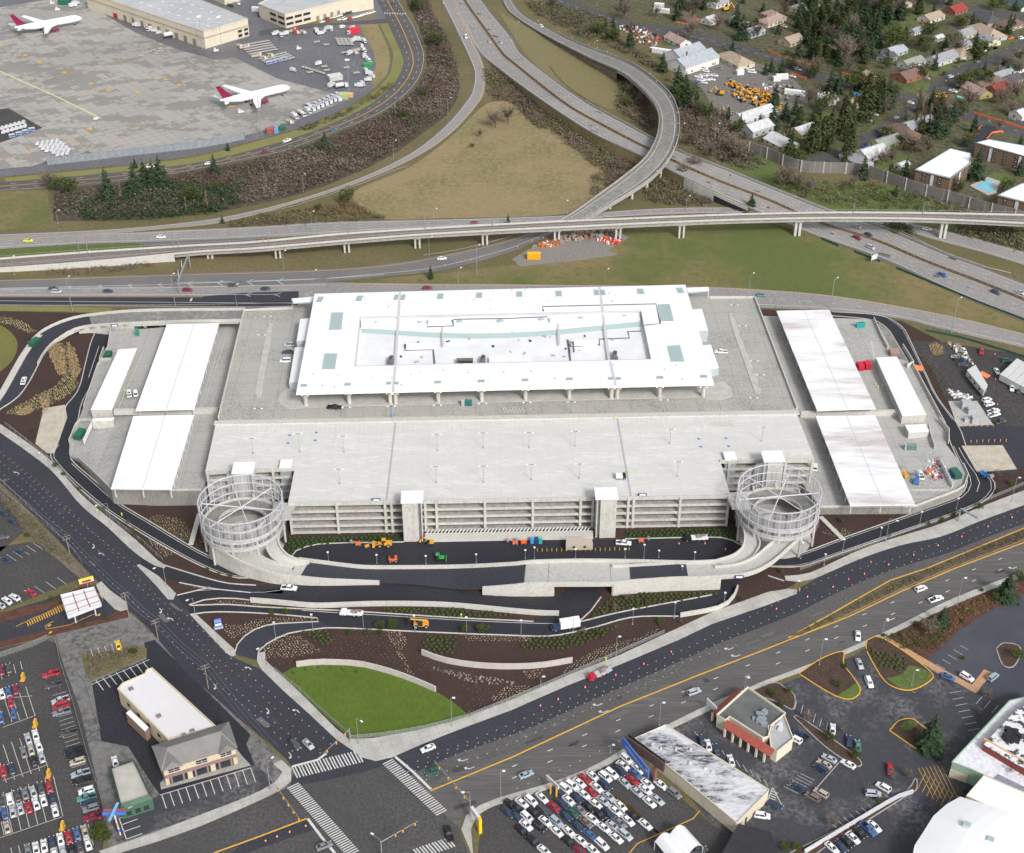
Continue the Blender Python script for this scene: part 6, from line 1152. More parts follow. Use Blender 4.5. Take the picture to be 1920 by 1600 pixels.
def trailer(q,z,label,wall=None,roof=None,nw=2,z0=.7,nm='site_trailer'):
 t=thing(nm,label,'trailer',G(*q[0]));P,w,r=quadbox(t,q,z,roof or m_trail,wall or m_trail,z0=z0,th=.15)
 m1=MB();c=sum(P,Vector())/4;m1.prism([Vector((p.x,p.y,0)).lerp(Vector((c.x,c.y,0)),.08)for p in P],z0-.01,z0=.05);part(m1,'chassis',m_dark,t)
 for i in range(4):
  a,b=P[i],P[(i+1)%4]
  if(b-a).x>1 and(b-a).length>5:side_items(t,a,b,1.7,2.5,nw,'window',m_glass,.25,.1,.9,.08)
 return t
m_beige=M('beige_trailer',(.5,.43,.35),(.46,.4,.33),.6,rough=.6)
trailer([(1061,1021),(1112,1020),(1109,1009),(1062,1009)],3.4,'beige site office trailer in front of the garage',m_beige,m_beige)
trailer([(1813,694),(1845,733),(1852,722),(1829,684)],3.6,'long grey office trailer in the construction lot',nw=3)
for i in range(4):trailer([(1875+i*13,702+i*7),(1887.4+i*13,708.7+i*7),(1919.4+i*13,678.7+i*7),(1907+i*13,672+i*7)],3.6,['leftmost','second','third','rightmost'][i]+' of the four joined white office trailers at the right edge',nw=1)
t=thing('electrical_yard','fenced concrete pad with grey transformer cabinets','utility yard',G(1820,760));m1=MB();m1.prism(px([(1778,752),(1832,752),(1862,796),(1795,799)],.3),.3,z0=0);part(m1,'pad',m_con,t)
for x,y,a,b,h in((1810,765,4,3,3.4),(1820,775,3,2.4,2.6),(1827,792,3,3,3),(1813,790,2.6,2,1.4)):m1=MB();m1.box(G(x,y,.3),a,b,h);part(m1,'cabinet',M('cabinet_grey',(.42,.44,.46),(.38,.4,.42),.8,rough=.5),t)
area('concrete_pad',[(82,766),(122,759),(126,783),(102,850),(88,850),(66,832)],.12,M('stained_pad',(.52,.48,.4),(.42,.37,.3),.25,rough=.8));area('concrete_pad',[(1803,836),(1880,835),(1907,880),(1832,886)],.12,MATS['stained_pad'])
area('lawn',[(522,1268),(545,1254),(560,1249),(620,1246),(680,1249),(740,1265),(790,1284),(818,1297),(850,1317),(882,1344),(800,1367),(720,1381),(657,1385),(620,1352),(560,1297)],.07,m_lawn)
# ================= NEIGHBOURHOOD GROUND =================
def inpoly(x,y,P):
 c=False;n=len(P)
 for i in range(n):
  (x1,y1),(x2,y2)=P[i][:2],P[i-1][:2]
  if(y1>y)!=(y2>y)and x<(x2-x1)*(y-y1)/(y2-y1)+x1:c=not c
 return c
HOOD=[(985,-35),(1100,15),(1235,62),(1262,140),(1285,200),(1400,268),(1440,292),(1500,316),(1620,325),(1700,360),(1800,385),(1945,420),(1945,-40)]
area('yard_ground',HOOD,.03,m_hood)
M('yard_green',(.1,.145,.035),(.075,.105,.03),.06,(.13,.14,.06),.7,rough=.95)
for q in([(1650,80),(1700,75),(1720,110),(1660,115)],[(1690,150),(1740,155),(1755,178),(1700,172)],[(1740,125),(1790,110),(1800,130),(1750,145)],[(1800,105),(1850,85),(1870,95),(1810,125)],[(1850,80),(1900,72),(1890,85),(1840,98)],[(1480,230),(1550,205),(1555,235),(1500,250)],[(1640,255),(1690,240),(1700,262),(1650,285)],[(1640,295),(1700,290),(1690,320),(1650,320)],[(1840,330),(1885,325),(1905,345),(1880,352)],[(1555,10),(1590,0),(1580,25),(1550,30)],[(1500,25),(1545,25),(1540,45),(1505,45)],[(1660,30),(1770,15),(1760,40),(1670,60)],[(1905,165),(1940,150),(1940,185),(1915,190)],[(1240,85),(1290,85),(1300,95),(1245,97)],[(1810,15),(1860,15),(1850,30),(1815,28)],[(1630,240),(1650,235),(1645,300),(1600,300)],[(1895,80),(1925,70),(1925,82)]):
 area('garden_grass',q,.06,MATS['yard_green'],True)
m_asres=M('worn_road',(.085,.082,.085),(.11,.105,.105),.08,(.07,.068,.07),.8,rough=.85)
road('lane',[(1945,60),(1850,105),(1790,128),(1750,152),(1735,175),(1695,202),(1655,230),(1605,262),(1570,283),(1515,292)],[(1945,84),(1860,122),(1805,150),(1768,178),(1748,195),(1705,218),(1662,245),(1614,282),(1578,303),(1525,303)],.1,m_asres)
road('lane',[(1020,-20),(1070,0),(1130,22),(1180,42),(1250,48),(1330,66),(1440,98),(1500,122),(1575,146),(1640,165),(1700,176),(1770,188),(1830,210),(1945,246)],[(1000,-10),(1050,12),(1130,38),(1180,58),(1240,66),(1320,84),(1430,112),(1495,138),(1570,162),(1640,180),(1700,192),(1760,205),(1820,228),(1945,270)],.09,m_asres,[(.5,.25,(3,6),'w')])
road('lane',[(1755,2),(1840,14),(1945,32)],[(1750,12),(1835,24),(1945,46)],.08,m_asres)
area('construction_lot',[(1230,95),(1290,84),(1330,98),(1430,122),(1490,150),(1520,185),(1490,215),(1440,222),(1380,232),(1340,205),(1315,165),(1265,135)],.07,M('gravel_lot',(.12,.11,.105),(.16,.15,.14),.1,(.2,.19,.17),.6,rough=.9))
area('parking_lot',[(1880,205),(1945,195),(1945,240),(1905,232)],.07,m_asres);area('driveway',[(1845,228),(1880,240),(1830,278),(1795,275)],.08,m_asnew2);area('dirt',[(1730,175),(1790,178),(1800,200),(1740,205)],.11,m_dirt)
area('construction_lot',[(960,486),(990,468),(1040,455),(1120,445),(1160,436),(1180,445),(1140,470),(1160,478),(1090,488),(975,500)],.06,m_gravel)
# ================= PLANTS =================
def leafm(nm,a,b,s=.6):return M(nm,a,b,s,(a[0]*.6,a[1]*.6,a[2]*.6),2.2,rough=.9,spec=.1,lo3=.5,hi3=.7)
m_con1=leafm('conifer_needles',(.035,.062,.035),(.055,.085,.04));m_con2=leafm('cedar_leaves',(.06,.082,.032),(.085,.1,.04));m_bush=leafm('bush_leaves',(.05,.075,.02),(.09,.1,.03));m_twig=leafm('bare_twigs',(.16,.127,.1),(.205,.165,.132));m_twigp=leafm('purple_twigs',(.12,.08,.07),(.15,.11,.092));m_bark=M('bark',(.1,.075,.055),(.07,.05,.04),1.5,rough=.95);m_pop=leafm('poplar_twigs',(.25,.19,.13),(.2,.15,.1))
def leaf(mb,p,s,m=0,up=.3):
 a=R.uniform(0,6.283);d=Vector((math.cos(a),math.sin(a),R.uniform(-.4,.4)));e=Vector((-d.y,d.x,R.uniform(-up,1)));p=Vector(p)
 mb.add([p-d*s*.5,p+d*s*.5,p+e*s*R.uniform(.5,.9)],[(0,1,2)],m)
def crown(kind,n):
 mb=MB()
 if kind=='conifer':
  for k in range(20):
   f=k/20;z=.1+.88*f;rr=.21*(1-f)**.8+.01
   for j in range(int(4+7*(1-f))):
    a=R.uniform(0,6.283);L=rr*R.uniform(.65,1.15);d=Vector((math.cos(a),math.sin(a),0));c=Vector((0,0,z));t=d*L+Vector((0,0,z-L*.55));w=Vector((-d.y,d.x,0))*L*.28
    m_=c.lerp(t,.55)+Vector((0,0,.01));mb.add([c,m_+w,t,m_-w,m_+Vector((0,0,-.02))+w*1.2,m_+Vector((0,0,-.03))-w*1.2],[(0,1,2),(0,2,3),(0,4,5)])
    for q in range(2):leaf(mb,c.lerp(t,R.uniform(.4,1)),L*.4)
 elif kind=='cedar':
  for i in range(n):
   z=R.random();r=.19*math.sqrt(max(0,1-z))*(1 if z>.12 else.8)*R.uniform(.7,1.05);a=R.uniform(0,6.283);leaf(mb,(r*math.cos(a),r*math.sin(a),.04+z*.95),.085,up=1)
 elif kind=='round':
  cl=[(R.uniform(-.28,.28),R.uniform(-.28,.28),R.uniform(.35,.8),R.uniform(.16,.27))for _ in range(9)]
  for i in range(n):
   c=R.choice(cl);v=Vector((R.gauss(0,1),R.gauss(0,1),R.gauss(0,1))).normalized()*c[3]*R.uniform(.75,1.05);leaf(mb,(c[0]+v.x,c[1]+v.y,c[2]+v.z*.9),.09)
 elif kind=='bare':
  for i in range(46):
   a=R.uniform(0,6.283);t=R.uniform(.25,1.0);e=Vector((math.cos(a)*.42*t,math.sin(a)*.42*t,R.uniform(.45,1.0)));s=Vector((0,0,R.uniform(.18,.45)));mb.tube(s,e,.007,.003,n=3,cap=False)
   for k in range(15):
    p=s.lerp(e,R.uniform(.3,1.05));q=p+Vector((R.gauss(0,.08),R.gauss(0,.08),R.uniform(-.02,.12)));w=Vector((.008,-.008,0));mb.add([p-w,p+w,q],[(0,1,2)])
 elif kind=='poplar':
  for i in range(60):
   z=R.uniform(.1,.9);a=R.uniform(0,6.283);r=.05;s=Vector((0,0,z));e=s+Vector((math.cos(a)*r,math.sin(a)*r,R.uniform(.08,.2)));mb.tube(s,e,.008,.003,n=3,cap=False)
 return mb
def trunkm(h,r=.018,top=None):
 mb=MB();mb.tube((0,0,0),(0,0,h),r,top or r*.3,n=6)
 for k in range(4):a=k*1.7;mb.tube((0,0,h*(.3+.12*k)),(math.cos(a)*.12,math.sin(a)*.12,h*(.5+.12*k)),r*.4,r*.15,n=4)
 return mb.mesh('trunk',m_bark)
TK={}
for nm,kd,n,mt,th,ct in(('conifer_tree','conifer',0,m_con1,.95,'conifer'),('cedar_tree','cedar',620,m_con2,.8,'cedar'),('broadleaf_tree','round',520,m_bush,.6,'tree'),('bare_tree','bare',0,m_twig,.7,'bare tree'),('poplar_tree','poplar',0,m_pop,.97,'poplar'),('dark_conifer_tree','conifer',0,m_con1,.95,'conifer')):
 TK[nm]=([crown(kd,n).mesh('crown',mt)for _ in range(3)],trunkm(th),ct)
def tree(nm,x,y,h,base,wd=1.0,grp=None):
 cs,tr,ct=TK[nm];t=thing(nm,'',ct,G(x,y),grp or 'trees',R.uniform(0,6.283));link('crown',R.choice(cs),t);link('trunk',tr,t)
 hm=h/(FPX/(G(x,y).y*_c+(CAMH)*_s)*.87);t.scale=(hm*wd,hm*wd,hm);return reg(t,base,x)
WT={'c':('conifer_tree','dark green conifer'),'e':('cedar_tree','dense olive-green columnar cedar'),'b':('broadleaf_tree','rounded green bush-like tree'),'n':('bare_tree','bare brown winter tree'),'p':('poplar_tree','tall bare poplar')}
def trees(s,ox,oy,where,k=4.0,grp=None):
 for w in s.split():
  a=w.split(',');nm,lb=WT[a[3]];tree(nm,ox+float(a[0])/k,oy+float(a[1])/k,float(a[2])*(1.08 if oy==0 else 1),lb+' '+where,(float(a[4])if len(a)>4 else 1.0)*(1.25 if oy==0 and a[3]in 'cn' else 1),grp)
trees('815,1500,56,c 1020,1470,58,c 1095,1400,46,c,1.2 1215,1410,56,c,1.2 1160,1420,50,c,1.1 1610,1310,36,c 1710,1130,15,c 430,1440,26,b 510,1450,30,b,1.2 1015,1260,18,c 370,1420,30,n 1700,1520,34,c 1440,1530,36,b 1560,1590,34,p 1400,1600,28,p 910,1500,36,p',0,0,'on the brushy slope below the cargo road',grp='trees on the brushy slope')
trees('515,1085,24,c 490,1130,14,b 1110,900,20,b 1330,350,24,b 1400,360,22,b 1190,60,28,c 1220,90,22,b 690,1530,26,b,1.1 470,1580,14,b 1410,400,18,n 1260,730,16,b',480,0,'on the brushy slope between the roads',grp='trees on the brushy slope')
trees('1795,960,30,n 1890,935,32,n 1680,1030,14,n 1620,1110,8,b',480,0,'standing in the dry grass field',grp='bare trees in the field');trees('1890,88,20,c,1.2 1310,490,27,c',480,400,'beside the expressway');trees('1790,1595,34,c,1.2',960,0,'below the highway bridge');trees('1670,75,16,c,1.2',0,400,'beside the expressway at left')
trees('755,280,34,c 885,360,44,c,.8 1130,540,34,c 1240,690,44,c,1.2 1300,700,36,c 1310,800,44,c,1.2 1380,830,36,c 1490,870,26,c 1240,155,42,c,.9 300,45,14,b 1680,200,40,c 1720,300,44,c 820,80,26,c 640,260,24,b 760,310,22,b 700,220,20,c 1650,400,24,c 1430,60,30,c 1690,1150,22,c 1080,130,18,n 840,150,30,n 1330,300,34,n 1440,880,24,b 1540,230,28,n 1330,1100,26,n 1360,1300,30,n 1280,1350,26,n 1900,560,22,c 1860,930,18,c 1480,1190,26,n 1640,1150,30,n 1700,1200,30,n,1.3 900,720,22,n 980,790,22,n 860,800,18,b',960,0,'along the contractor yard and flyover',grp='trees beside the flyover')
MASS=[(1490,12),(1560,30),(1585,0),(1650,-5),(1700,0),(1690,40),(1640,60),(1650,100),(1640,125),(1560,128),(1490,112),(1500,70),(1545,60)]
pts=[]
while len(pts)<100:
 x,y=R.uniform(1485,1705),R.uniform(-5,128)
 if inpoly(x,y,MASS)and all((x-a)**2+((y-b)*1.6)**2>60 for a,b in pts):pts.append((x,y))
for x,y in pts:k=R.choice('ccccceen');tree(WT[k][0],x,y,R.uniform(28,46),WT[k][1]+' in the dark grove at top right',R.uniform(1.1,1.5),'trees of the dark grove')
trees('230,210,35,c 730,910,66,e,1.05 830,850,52,e 890,800,48,c,1.2 560,1010,62,e 600,1200,58,e 625,960,44,e,.7 330,1150,60,e 410,1130,55,e 460,1080,50,e 170,1160,44,c,1.1 470,690,44,c 525,700,40,c 1260,1030,52,c,1.2 1330,1000,44,c 1380,910,34,c,1.3 1540,430,42,c 1325,370,24,c 1180,390,18,b 1555,1340,52,c,1.1 1885,1110,24,c 1880,1310,30,c 1430,1440,24,b 1790,1440,24,b 710,1340,40,c 955,1470,20,c 1100,960,66,p 1130,980,60,p 1195,1000,48,p 1010,940,40,p 1160,960,50,p 350,560,26,n,1.3 300,800,34,n 1080,1150,32,n,1.4 1190,1160,30,n 1500,800,28,n,1.4 1750,790,30,n,1.2 1860,760,30,n 1080,360,18,n 1880,560,24,n 120,1400,34,n,1.2 220,1420,28,n 300,1450,24,n 640,1400,20,n 1010,1090,24,b 690,560,18,b 370,880,14,b 140,420,12,b 880,520,16,b 1320,570,10,b 1740,60,18,b 50,780,36,c 130,900,34,c,1.2 30,960,40,c,1.3 200,860,30,c 100,560,28,c 20,540,24,c 1820,860,24,n 1640,660,20,b 1500,630,10,b 1430,480,12,b 950,1180,22,b 200,1000,24,c 860,1010,16,n 600,560,30,n 1560,560,12,b 1450,870,20,b 1280,870,30,n 1500,1100,22,b,1.2 640,980,20,b',1440,0,'in the upper right neighbourhood',grp='trees of the neighbourhood')
ok=0
while ok<140:
 x,y=R.uniform(1260,1925),R.uniform(-5,360)
 if not inpoly(x,y,HOOD)or inpoly(x,y,[(1225,90),(1440,105),(1530,190),(1480,240),(1330,215)])or abs(y-(98+(x-1440)*.245))<16 or(x>1500 and abs((x-1735)*.82+(y-175))<14)or(x>1700 and y>260):continue
 if any((x-h[0])**2+(2.2*(y-h[1]))**2<240 for h in[(o.location.x,o.location.y)for o in()]):continue
 k=R.choice('cccbbnbe');tree(WT[k][0],x,y,R.uniform(16,38),WT[k][1]+' in the upper right neighbourhood',R.uniform(1,1.4),'trees of the neighbourhood');ok+=1
trees('1780,1300,58,c,1.7 1300,1490,42,c,1.3 1210,1570,34,n,1.2 1900,1160,20,b,1.3 1700,1300,18,b 1110,1500,12,b 1460,1470,8,b 1450,1400,8,b 1520,1400,7,b 870,1580,10,b 1010,1590,10,n 1600,1240,10,b',1440,800,'in the planted strip above the plaza lot',grp='trees of the plaza')
trees('1215,820,84,c,1.5',1440,1200,'in the yellow-kerbed island, largest of the plaza',grp=None)
trees('460,750,20,b 650,880,20,b 520,350,16,b 840,1230,14,b 215,1580,20,b 125,1580,18,b 290,620,22,n 560,700,14,n 930,1050,18,n 1050,1040,20,n 475,1410,28,n 1860,140,22,b 1460,150,9,b 30,420,16,b 100,500,16,b 1640,440,20,n 1580,560,16,n 1480,1150,10,b 580,210,12,b 150,400,12,b',1440,1200,'in the planting strips of the plaza lots',grp='trees of the plaza')
trees('205,830,11,b 395,1310,10,b 800,1450,10,b 630,1500,9,b 1010,830,12,b 1085,880,10,b 1555,1090,10,b 1640,1125,10,b 1725,1140,11,b 420,310,11,b 480,370,9,b 600,480,9,b 240,35,10,b 960,740,12,n 1000,790,10,n 780,640,12,n',0,800,'in the beds along the left street',grp='young trees in the street beds')
trees('120,1420,14,b 225,1420,15,b 710,1560,12,b 840,1560,12,b 940,1560,12,b 930,1510,16,b 1030,1510,16,b,1.4 1700,1540,18,b,1.3 1580,1540,16,b,1.2 1740,1420,10,b',480,800,'in the front planting beds',grp='young trees in the front beds')
trees('1190,740,12,b 1300,715,12,b 1390,680,13,b 1580,620,14,b 1720,500,12,b 1820,440,12,b 900,830,10,b 550,720,10,b 95,1100,10,b 1720,390,20,n 1450,660,9,b',1440,800,'in the beds along the right service road',grp='young trees by the service road')
trees('1120,1490,14,b 1020,1340,12,b 770,1390,14,n 860,1310,16,n 690,1420,10,n 1270,1480,10,n 1340,1410,10,b 1730,1310,12,b 640,1560,12,b 540,1560,14,n 945,1370,9,b',960,800,'on the slope below the bridge',grp='young trees in the front beds')
trees('760,1450,24,b,1.2 730,1480,20,b,1.3 790,1500,22,b,1.2 900,1530,18,n 1000,100,12,b,1.4',0,1200,'at the corner of the bottom-left lot')
for i,(x,y)in enumerate(((551,1265),(574,1259),(599,1257),(621,1257),(645,1260),(669,1263))):tree('bare_tree',x,y,9,'newly planted staked sapling on the lawn edge',.7,'saplings on the lawn edge')
def scatter(name,label,P,n,size,mats,cat='brush',tris=7,hk=1.0,z=0.03,sp=.5):
 xs=[p[0]for p in P];ys=[p[1]for p in P];W_=[G(x,y)for x,y in P];ax,bx=min(p.x for p in W_),max(p.x for p in W_);ay,by=min(p.y for p in W_),max(p.y for p in W_);mb=MB();k=0;tr=0;pw=[(p.x,p.y)for p in W_]
 while k<n and tr<n*30:
  tr+=1;x,y=R.uniform(ax,bx),R.uniform(ay,by)
  if not inpoly(x,y,pw):continue
  s=size*R.uniform(.6,1.4);m_=R.randrange(len(mats))if R.random()<.35 else int((math.sin(x*.05+y*.031)+math.sin(x*.021-y*.043)+2)/4.001*len(mats))
  for q in range(tris*2):
   v=Vector((R.gauss(0,sp),R.gauss(0,sp),abs(R.gauss(0,.4))*hk))*s;leaf(mb,Vector((x,y,z+s*.1))+v,s*R.uniform(.22,.5),m_,1)
  k+=1
 return solo(mb,name,mats,label,cat,kind='stuff')
m_bol=leafm('olive_brush',(.13,.12,.065),(.165,.15,.08));m_bdk=leafm('dark_brush',(.085,.09,.06),(.12,.11,.075));m_brd=leafm('russet_brush',(.16,.095,.05),(.2,.13,.06))
BR=[m_twigp,m_twig,m_bdk,m_twigp]
B1=[(150,362),(320,335),(450,310),(530,292),(640,253),(720,218),(782,172),(805,130),(803,95),(792,60),(770,0),(760,-25),(790,-25),(812,30),(835,62),(850,110),(858,140),(858,165),(850,190),(830,215),(790,245),(740,280),(690,310),(620,340),(560,360),(480,378),(400,392),(270,405),(150,408),(105,400),(105,365)]
scatter('winter_brush','purple-brown winter brush covering the slope between cargo road and loop ramp',B1,5200,2.3,BR,tris=7)
scatter('evergreen_thicket','dark green thicket along the bottom of the left brushy slope',[(150,385),(240,352),(330,345),(440,350),(445,385),(400,400),(270,412),(150,414)],650,2.6,[m_con1,m_con1,m_bush],cat='thicket',tris=9,hk=1.4)
scatter('winter_brush','brown brush between diagonal highway and dry field',[(905,130),(930,132),(1010,192),(1110,256),(1200,300),(1160,335),(1110,372),(1108,340),(1125,320),(1090,290),(1040,252),(1000,235),(960,195),(930,190),(915,170)],950,2.3,[m_bdk,m_twig,m_bol,m_twigp])
scatter('winter_brush','brown brush inside the curve of the flyover ramp',[(1160,150),(1187,162),(1215,192),(1228,225),(1222,250),(1180,225),(1158,200)],330,2.5,[m_twigp,m_bol,m_twig])
scatter('winter_brush','dark brush strip above the flyover ramp at the top',[(985,5),(1030,5),(1100,22),(1145,40),(1150,62),(1175,85),(1210,100),(1245,130),(1262,160),(1225,132),(1185,108),(1140,88),(1090,70),(1040,45),(1005,28)],620,2.5,[m_bdk,m_twigp,m_bol,m_bdk])
scatter('winter_brush','tangled brush between flyover and noise wall',[(1280,170),(1300,205),(1345,205),(1400,235),(1400,285),(1440,310),(1400,320),(1360,305),(1290,270),(1278,220)],900,2.6,[m_twigp,m_twig,m_bdk,m_bol])
scatter('winter_brush','dark brush beneath the flyover columns',[(1238,318),(1290,345),(1340,375),(1330,385),(1250,385),(1210,375),(1228,340)],330,2.4,[m_bdk,m_twigp,m_bol]);scatter('winter_brush','russet brush left of the dry field along the expressway',[(430,418),(500,404),(600,388),(660,382),(700,402),(735,411),(560,420),(430,427)],420,1.8,[m_brd,m_bol,m_twigp])
scatter('winter_brush','brown and green scrub on the bank below the noise wall',[(1440,345),(1470,325),(1560,345),(1640,350),(1760,375),(1900,412),(1900,440),(1700,395),(1560,388),(1450,352)],480,2.2,[m_bol,m_bush,m_bdk,m_twig]);scatter('winter_brush','scrub beyond the right side ramp',[(1800,422),(1925,430),(1925,470),(1860,455),(1800,440)],220,2.6,[m_bdk,m_bol]);scatter('winter_brush','shrubs between the highway and right side ramp',[(1655,415),(1700,420),(1715,440),(1670,438)],60,2.6,[m_bush,m_bdk])
scatter('winter_brush','brush under the yard trees of the neighbourhood',[(1265,60),(1440,70),(1500,20),(1700,0),(1900,100),(1925,200),(1700,330),(1500,300),(1400,268),(1500,200),(1400,110),(1280,85)],800,1.9,[m_twig,m_bdk,m_bol,m_bush]);scatter('winter_brush','olive scrub on the verge beside the cargo road',[(560,243),(610,225),(660,202),(700,175),(735,155),(740,162),(700,190),(650,215),(575,246)],160,1.8,[m_bol,m_bdk])
scatter('winter_brush','dry scrub below the rail viaduct at left',[(85,505),(160,495),(250,488),(300,500),(180,515),(90,518)],260,1.2,[m_brd,m_twig]);scatter('winter_brush','weeds on the bank beside the left street',[(0,915),(50,965),(150,1068),(185,1095),(165,1080),(60,1010),(0,940)],260,1.1,[m_bol,m_twig],z=.06)
scatter('winter_brush','shrubs in the boulevard median',[(1500,1188),(1600,1138),(1690,1092),(1740,1072),(1815,1040),(1925,996),(1925,1008),(1790,1058),(1690,1100),(1590,1148)],330,.9,[m_bol,m_twigp,m_twig,m_bush],z=.2)
scatter('winter_brush','mixed shrubs and red ground cover in the bed below the upper plaza lot',[(1650,1203),(1690,1184),(1768,1148),(1844,1116),(1915,1088),(1890,1122),(1862,1138),(1795,1180),(1765,1208),(1735,1230)],420,1.0,[m_bol,m_bush,m_brd,m_twigp],z=.1)
scatter('winter_brush','low plants on the bank above the tan building yard',[(160,1230),(250,1212),(272,1222),(170,1270)],120,1.1,[m_bol,m_twig],z=.1)
m_tuft=leafm('straw_tufts',(.5,.42,.3),(.36,.29,.19),3);m_mound=leafm('green_mounds',(.045,.075,.022),(.065,.09,.03),2)
def rows(label,P,sp,s,mt,tris=4,hk=.8,z=.05,nm='ground_cover',jit=.12):
 W_=[G(x,y)for x,y in P];pw=[(p.x,p.y)for p in W_];mb=MB();ax,bx=min(p.x for p in W_),max(p.x for p in W_);ay,by=min(p.y for p in W_),max(p.y for p in W_);j=0;y=ay
 while y<by:
  x=ax+(sp/2 if j%2 else 0)
  while x<bx:
   if inpoly(x,y,pw):
    px_,py_=x+R.gauss(0,jit*sp),y+R.gauss(0,jit*sp)
    if tris>5:mb.blob((px_,py_,z+s*.3),s*.5,s*.5,s*.5*hk,n=1,jit=.15)
    else:
     for q in range(tris):leaf(mb,(px_+R.gauss(0,s*.15),py_+R.gauss(0,s*.15),z),s*R.uniform(.6,1.0))
   x+=sp
  y+=sp*.86;j+=1
 return solo(mb,nm,mt,label,'ground cover',kind='stuff')
for P,lb in(([(505,1205),(535,1192),(560,1192),(592,1212),(600,1222),(560,1232),(500,1236),(492,1225)],'cream grass tufts in rows behind the left driveway curve'),([(720,1184),(752,1186),(768,1200),(752,1218),(780,1275),(765,1262),(745,1225)],'narrow river of cream tufts through the dark bed'),([(920,1312),(945,1290),(990,1285),(1000,1292),(975,1315),(940,1322)],'oval patch of cream tufts right of the gravel strip'),([(865,1340),(880,1330),(915,1330),(900,1345)],'cream tufts at the right tip of the lawn'),([(1080,1240),(1120,1215),(1200,1195),(1240,1175),(1230,1190),(1160,1222),(1090,1255),(1050,1265)],'cream tufts along the boulevard pavement'),([(860,1188),(960,1193),(1010,1195),(1000,1203),(930,1205),(880,1202)],'cream tufts below the frontage drive'),([(980,1258),(1020,1256),(1010,1272),(990,1272)],'small triangle of cream tufts below the right garden wall'),([(412,1172),(455,1170),(490,1160),(560,1156),(600,1160),(560,1165),(490,1175),(450,1192),(430,1200)],'cream tufts between the two driveways'),([(360,1100),(400,1102),(388,1108),(370,1105)],'cream tufts in the left driveway wedge'),([(280,972),(300,965),(340,975),(368,1005),(350,1015),(310,1000)],'yellow tufts left of the left spiral ramp'),([(1540,1000),(1560,990),(1605,995),(1590,1002),(1572,1010)],'yellow tufts right of the right spiral ramp'),([(1620,1018),(1645,1012),(1650,1022),(1600,1040),(1575,1045)],'yellow tufts beside the boulevard pavement'),([(395,1020),(370,1012),(420,1055),(430,1052)],'tufts below the left spiral ramp'),([(275,1008),(320,1030),(340,1036),(310,1046),(295,1035)],'cream tufts between service road and left street'),([(405,1125),(480,1130),(505,1134),(440,1134),(400,1131)],'cream tufts below the long curved wall')):
 rows(lb,P,1.05,.46,m_tuft if 'yellow' not in lb else leafm('yellow_tufts',(.3,.27,.12),(.4,.36,.2),3))
for P,lb in(([(705,1140),(860,1141),(955,1153),(970,1160),(850,1157),(730,1150)],'green shrub mounds below the long curved wall'),([(1095,1164),(1130,1135),(1150,1122),(1200,1114),(1350,1111),(1340,1116),(1260,1130),(1160,1147)],'green shrub mounds on the slope below the bridge'),([(1000,1195),(1060,1193),(1110,1180),(1160,1175),(1130,1195),(1080,1215),(1000,1222),(970,1215)],'green shrub mounds below the frontage drive'),([(565,1184),(610,1182),(630,1205),(615,1215),(590,1205)],'green shrub mounds in the left of the front bed'),([(540,1010),(736,1004),(742,1016),(640,1018),(590,1022),(556,1033),(545,1044)],'green shrub mounds under the left garage front'),([(1172,998),(1362,992),(1388,1015),(1360,1010),(1325,1008),(1172,1010)],'green shrub mounds under the right garage front'),([(800,1190),(860,1195),(850,1225),(800,1225),(790,1205)],'green shrub mounds in the middle of the front bed'),([(1090,1050),(1290,1047),(1330,1046),(1200,1049)],'green shrubs behind the bridge'),([(1620,1215),(1700,1235),(1700,1262),(1650,1250)],'rows of small shrubs in the plaza island')):
 rows(lb,P,1.75,1.25,m_mound,tris=6)
rows('small grey-green plants in rows over the dark front bed',[(600,1190),(720,1190),(760,1225),(800,1228),(840,1245),(760,1268),(680,1248),(600,1243),(560,1246),(500,1255),(495,1240),(600,1232)],1.7,.5,leafm('grey_sprigs',(.13,.11,.085),(.1,.1,.05),2));rows('small plants in rows over the right front bed',[(860,1325),(900,1300),(830,1285),(1010,1280),(1090,1258),(1050,1280),(900,1335)],1.5,.45,MATS['grey_sprigs']);rows('tiny plants in rows between the service road and expressway at right',[(1665,600),(1700,625),(1760,700),(1800,790),(1790,780),(1745,700),(1710,640)],1.5,.9,leafm('dark_sprigs',(.06,.065,.03),(.09,.08,.04),2))
for P,lb in(([(0,592),(40,602),(70,622),(55,625),(20,610),(0,607)],'rows of yellow-grey tufts beside the round lawn'),([(110,640),(125,650),(130,690),(150,720),(125,745),(70,770),(30,780),(10,775),(60,745),(100,728),(118,710),(120,680)],'winding band of yellow tufts beside the approach ramp')):rows(lb,P,1.0,.7,MATS['yellow_tufts'])
for P,lb in(([(88,656),(105,640),(120,655),(125,700),(110,705)],'patch of tan straw grass beside the approach ramp'),([(125,640),(140,655),(152,695),(140,715),(130,690)],'patch of tan straw grass by the service road'),([(75,748),(92,735),(92,765),(82,778)],'patch of tan straw grass above the stained pad'),([(28,775),(60,757),(62,772),(45,780)],'small patch of tan straw grass near the left street'),([(1740,648),(1752,642),(1770,650),(1768,665),(1750,668)],'round patch of straw at the construction lot')):rows(lb,P,.7,.8,leafm('tan_straw',(.36,.27,.15),(.28,.2,.11),2),tris=5)
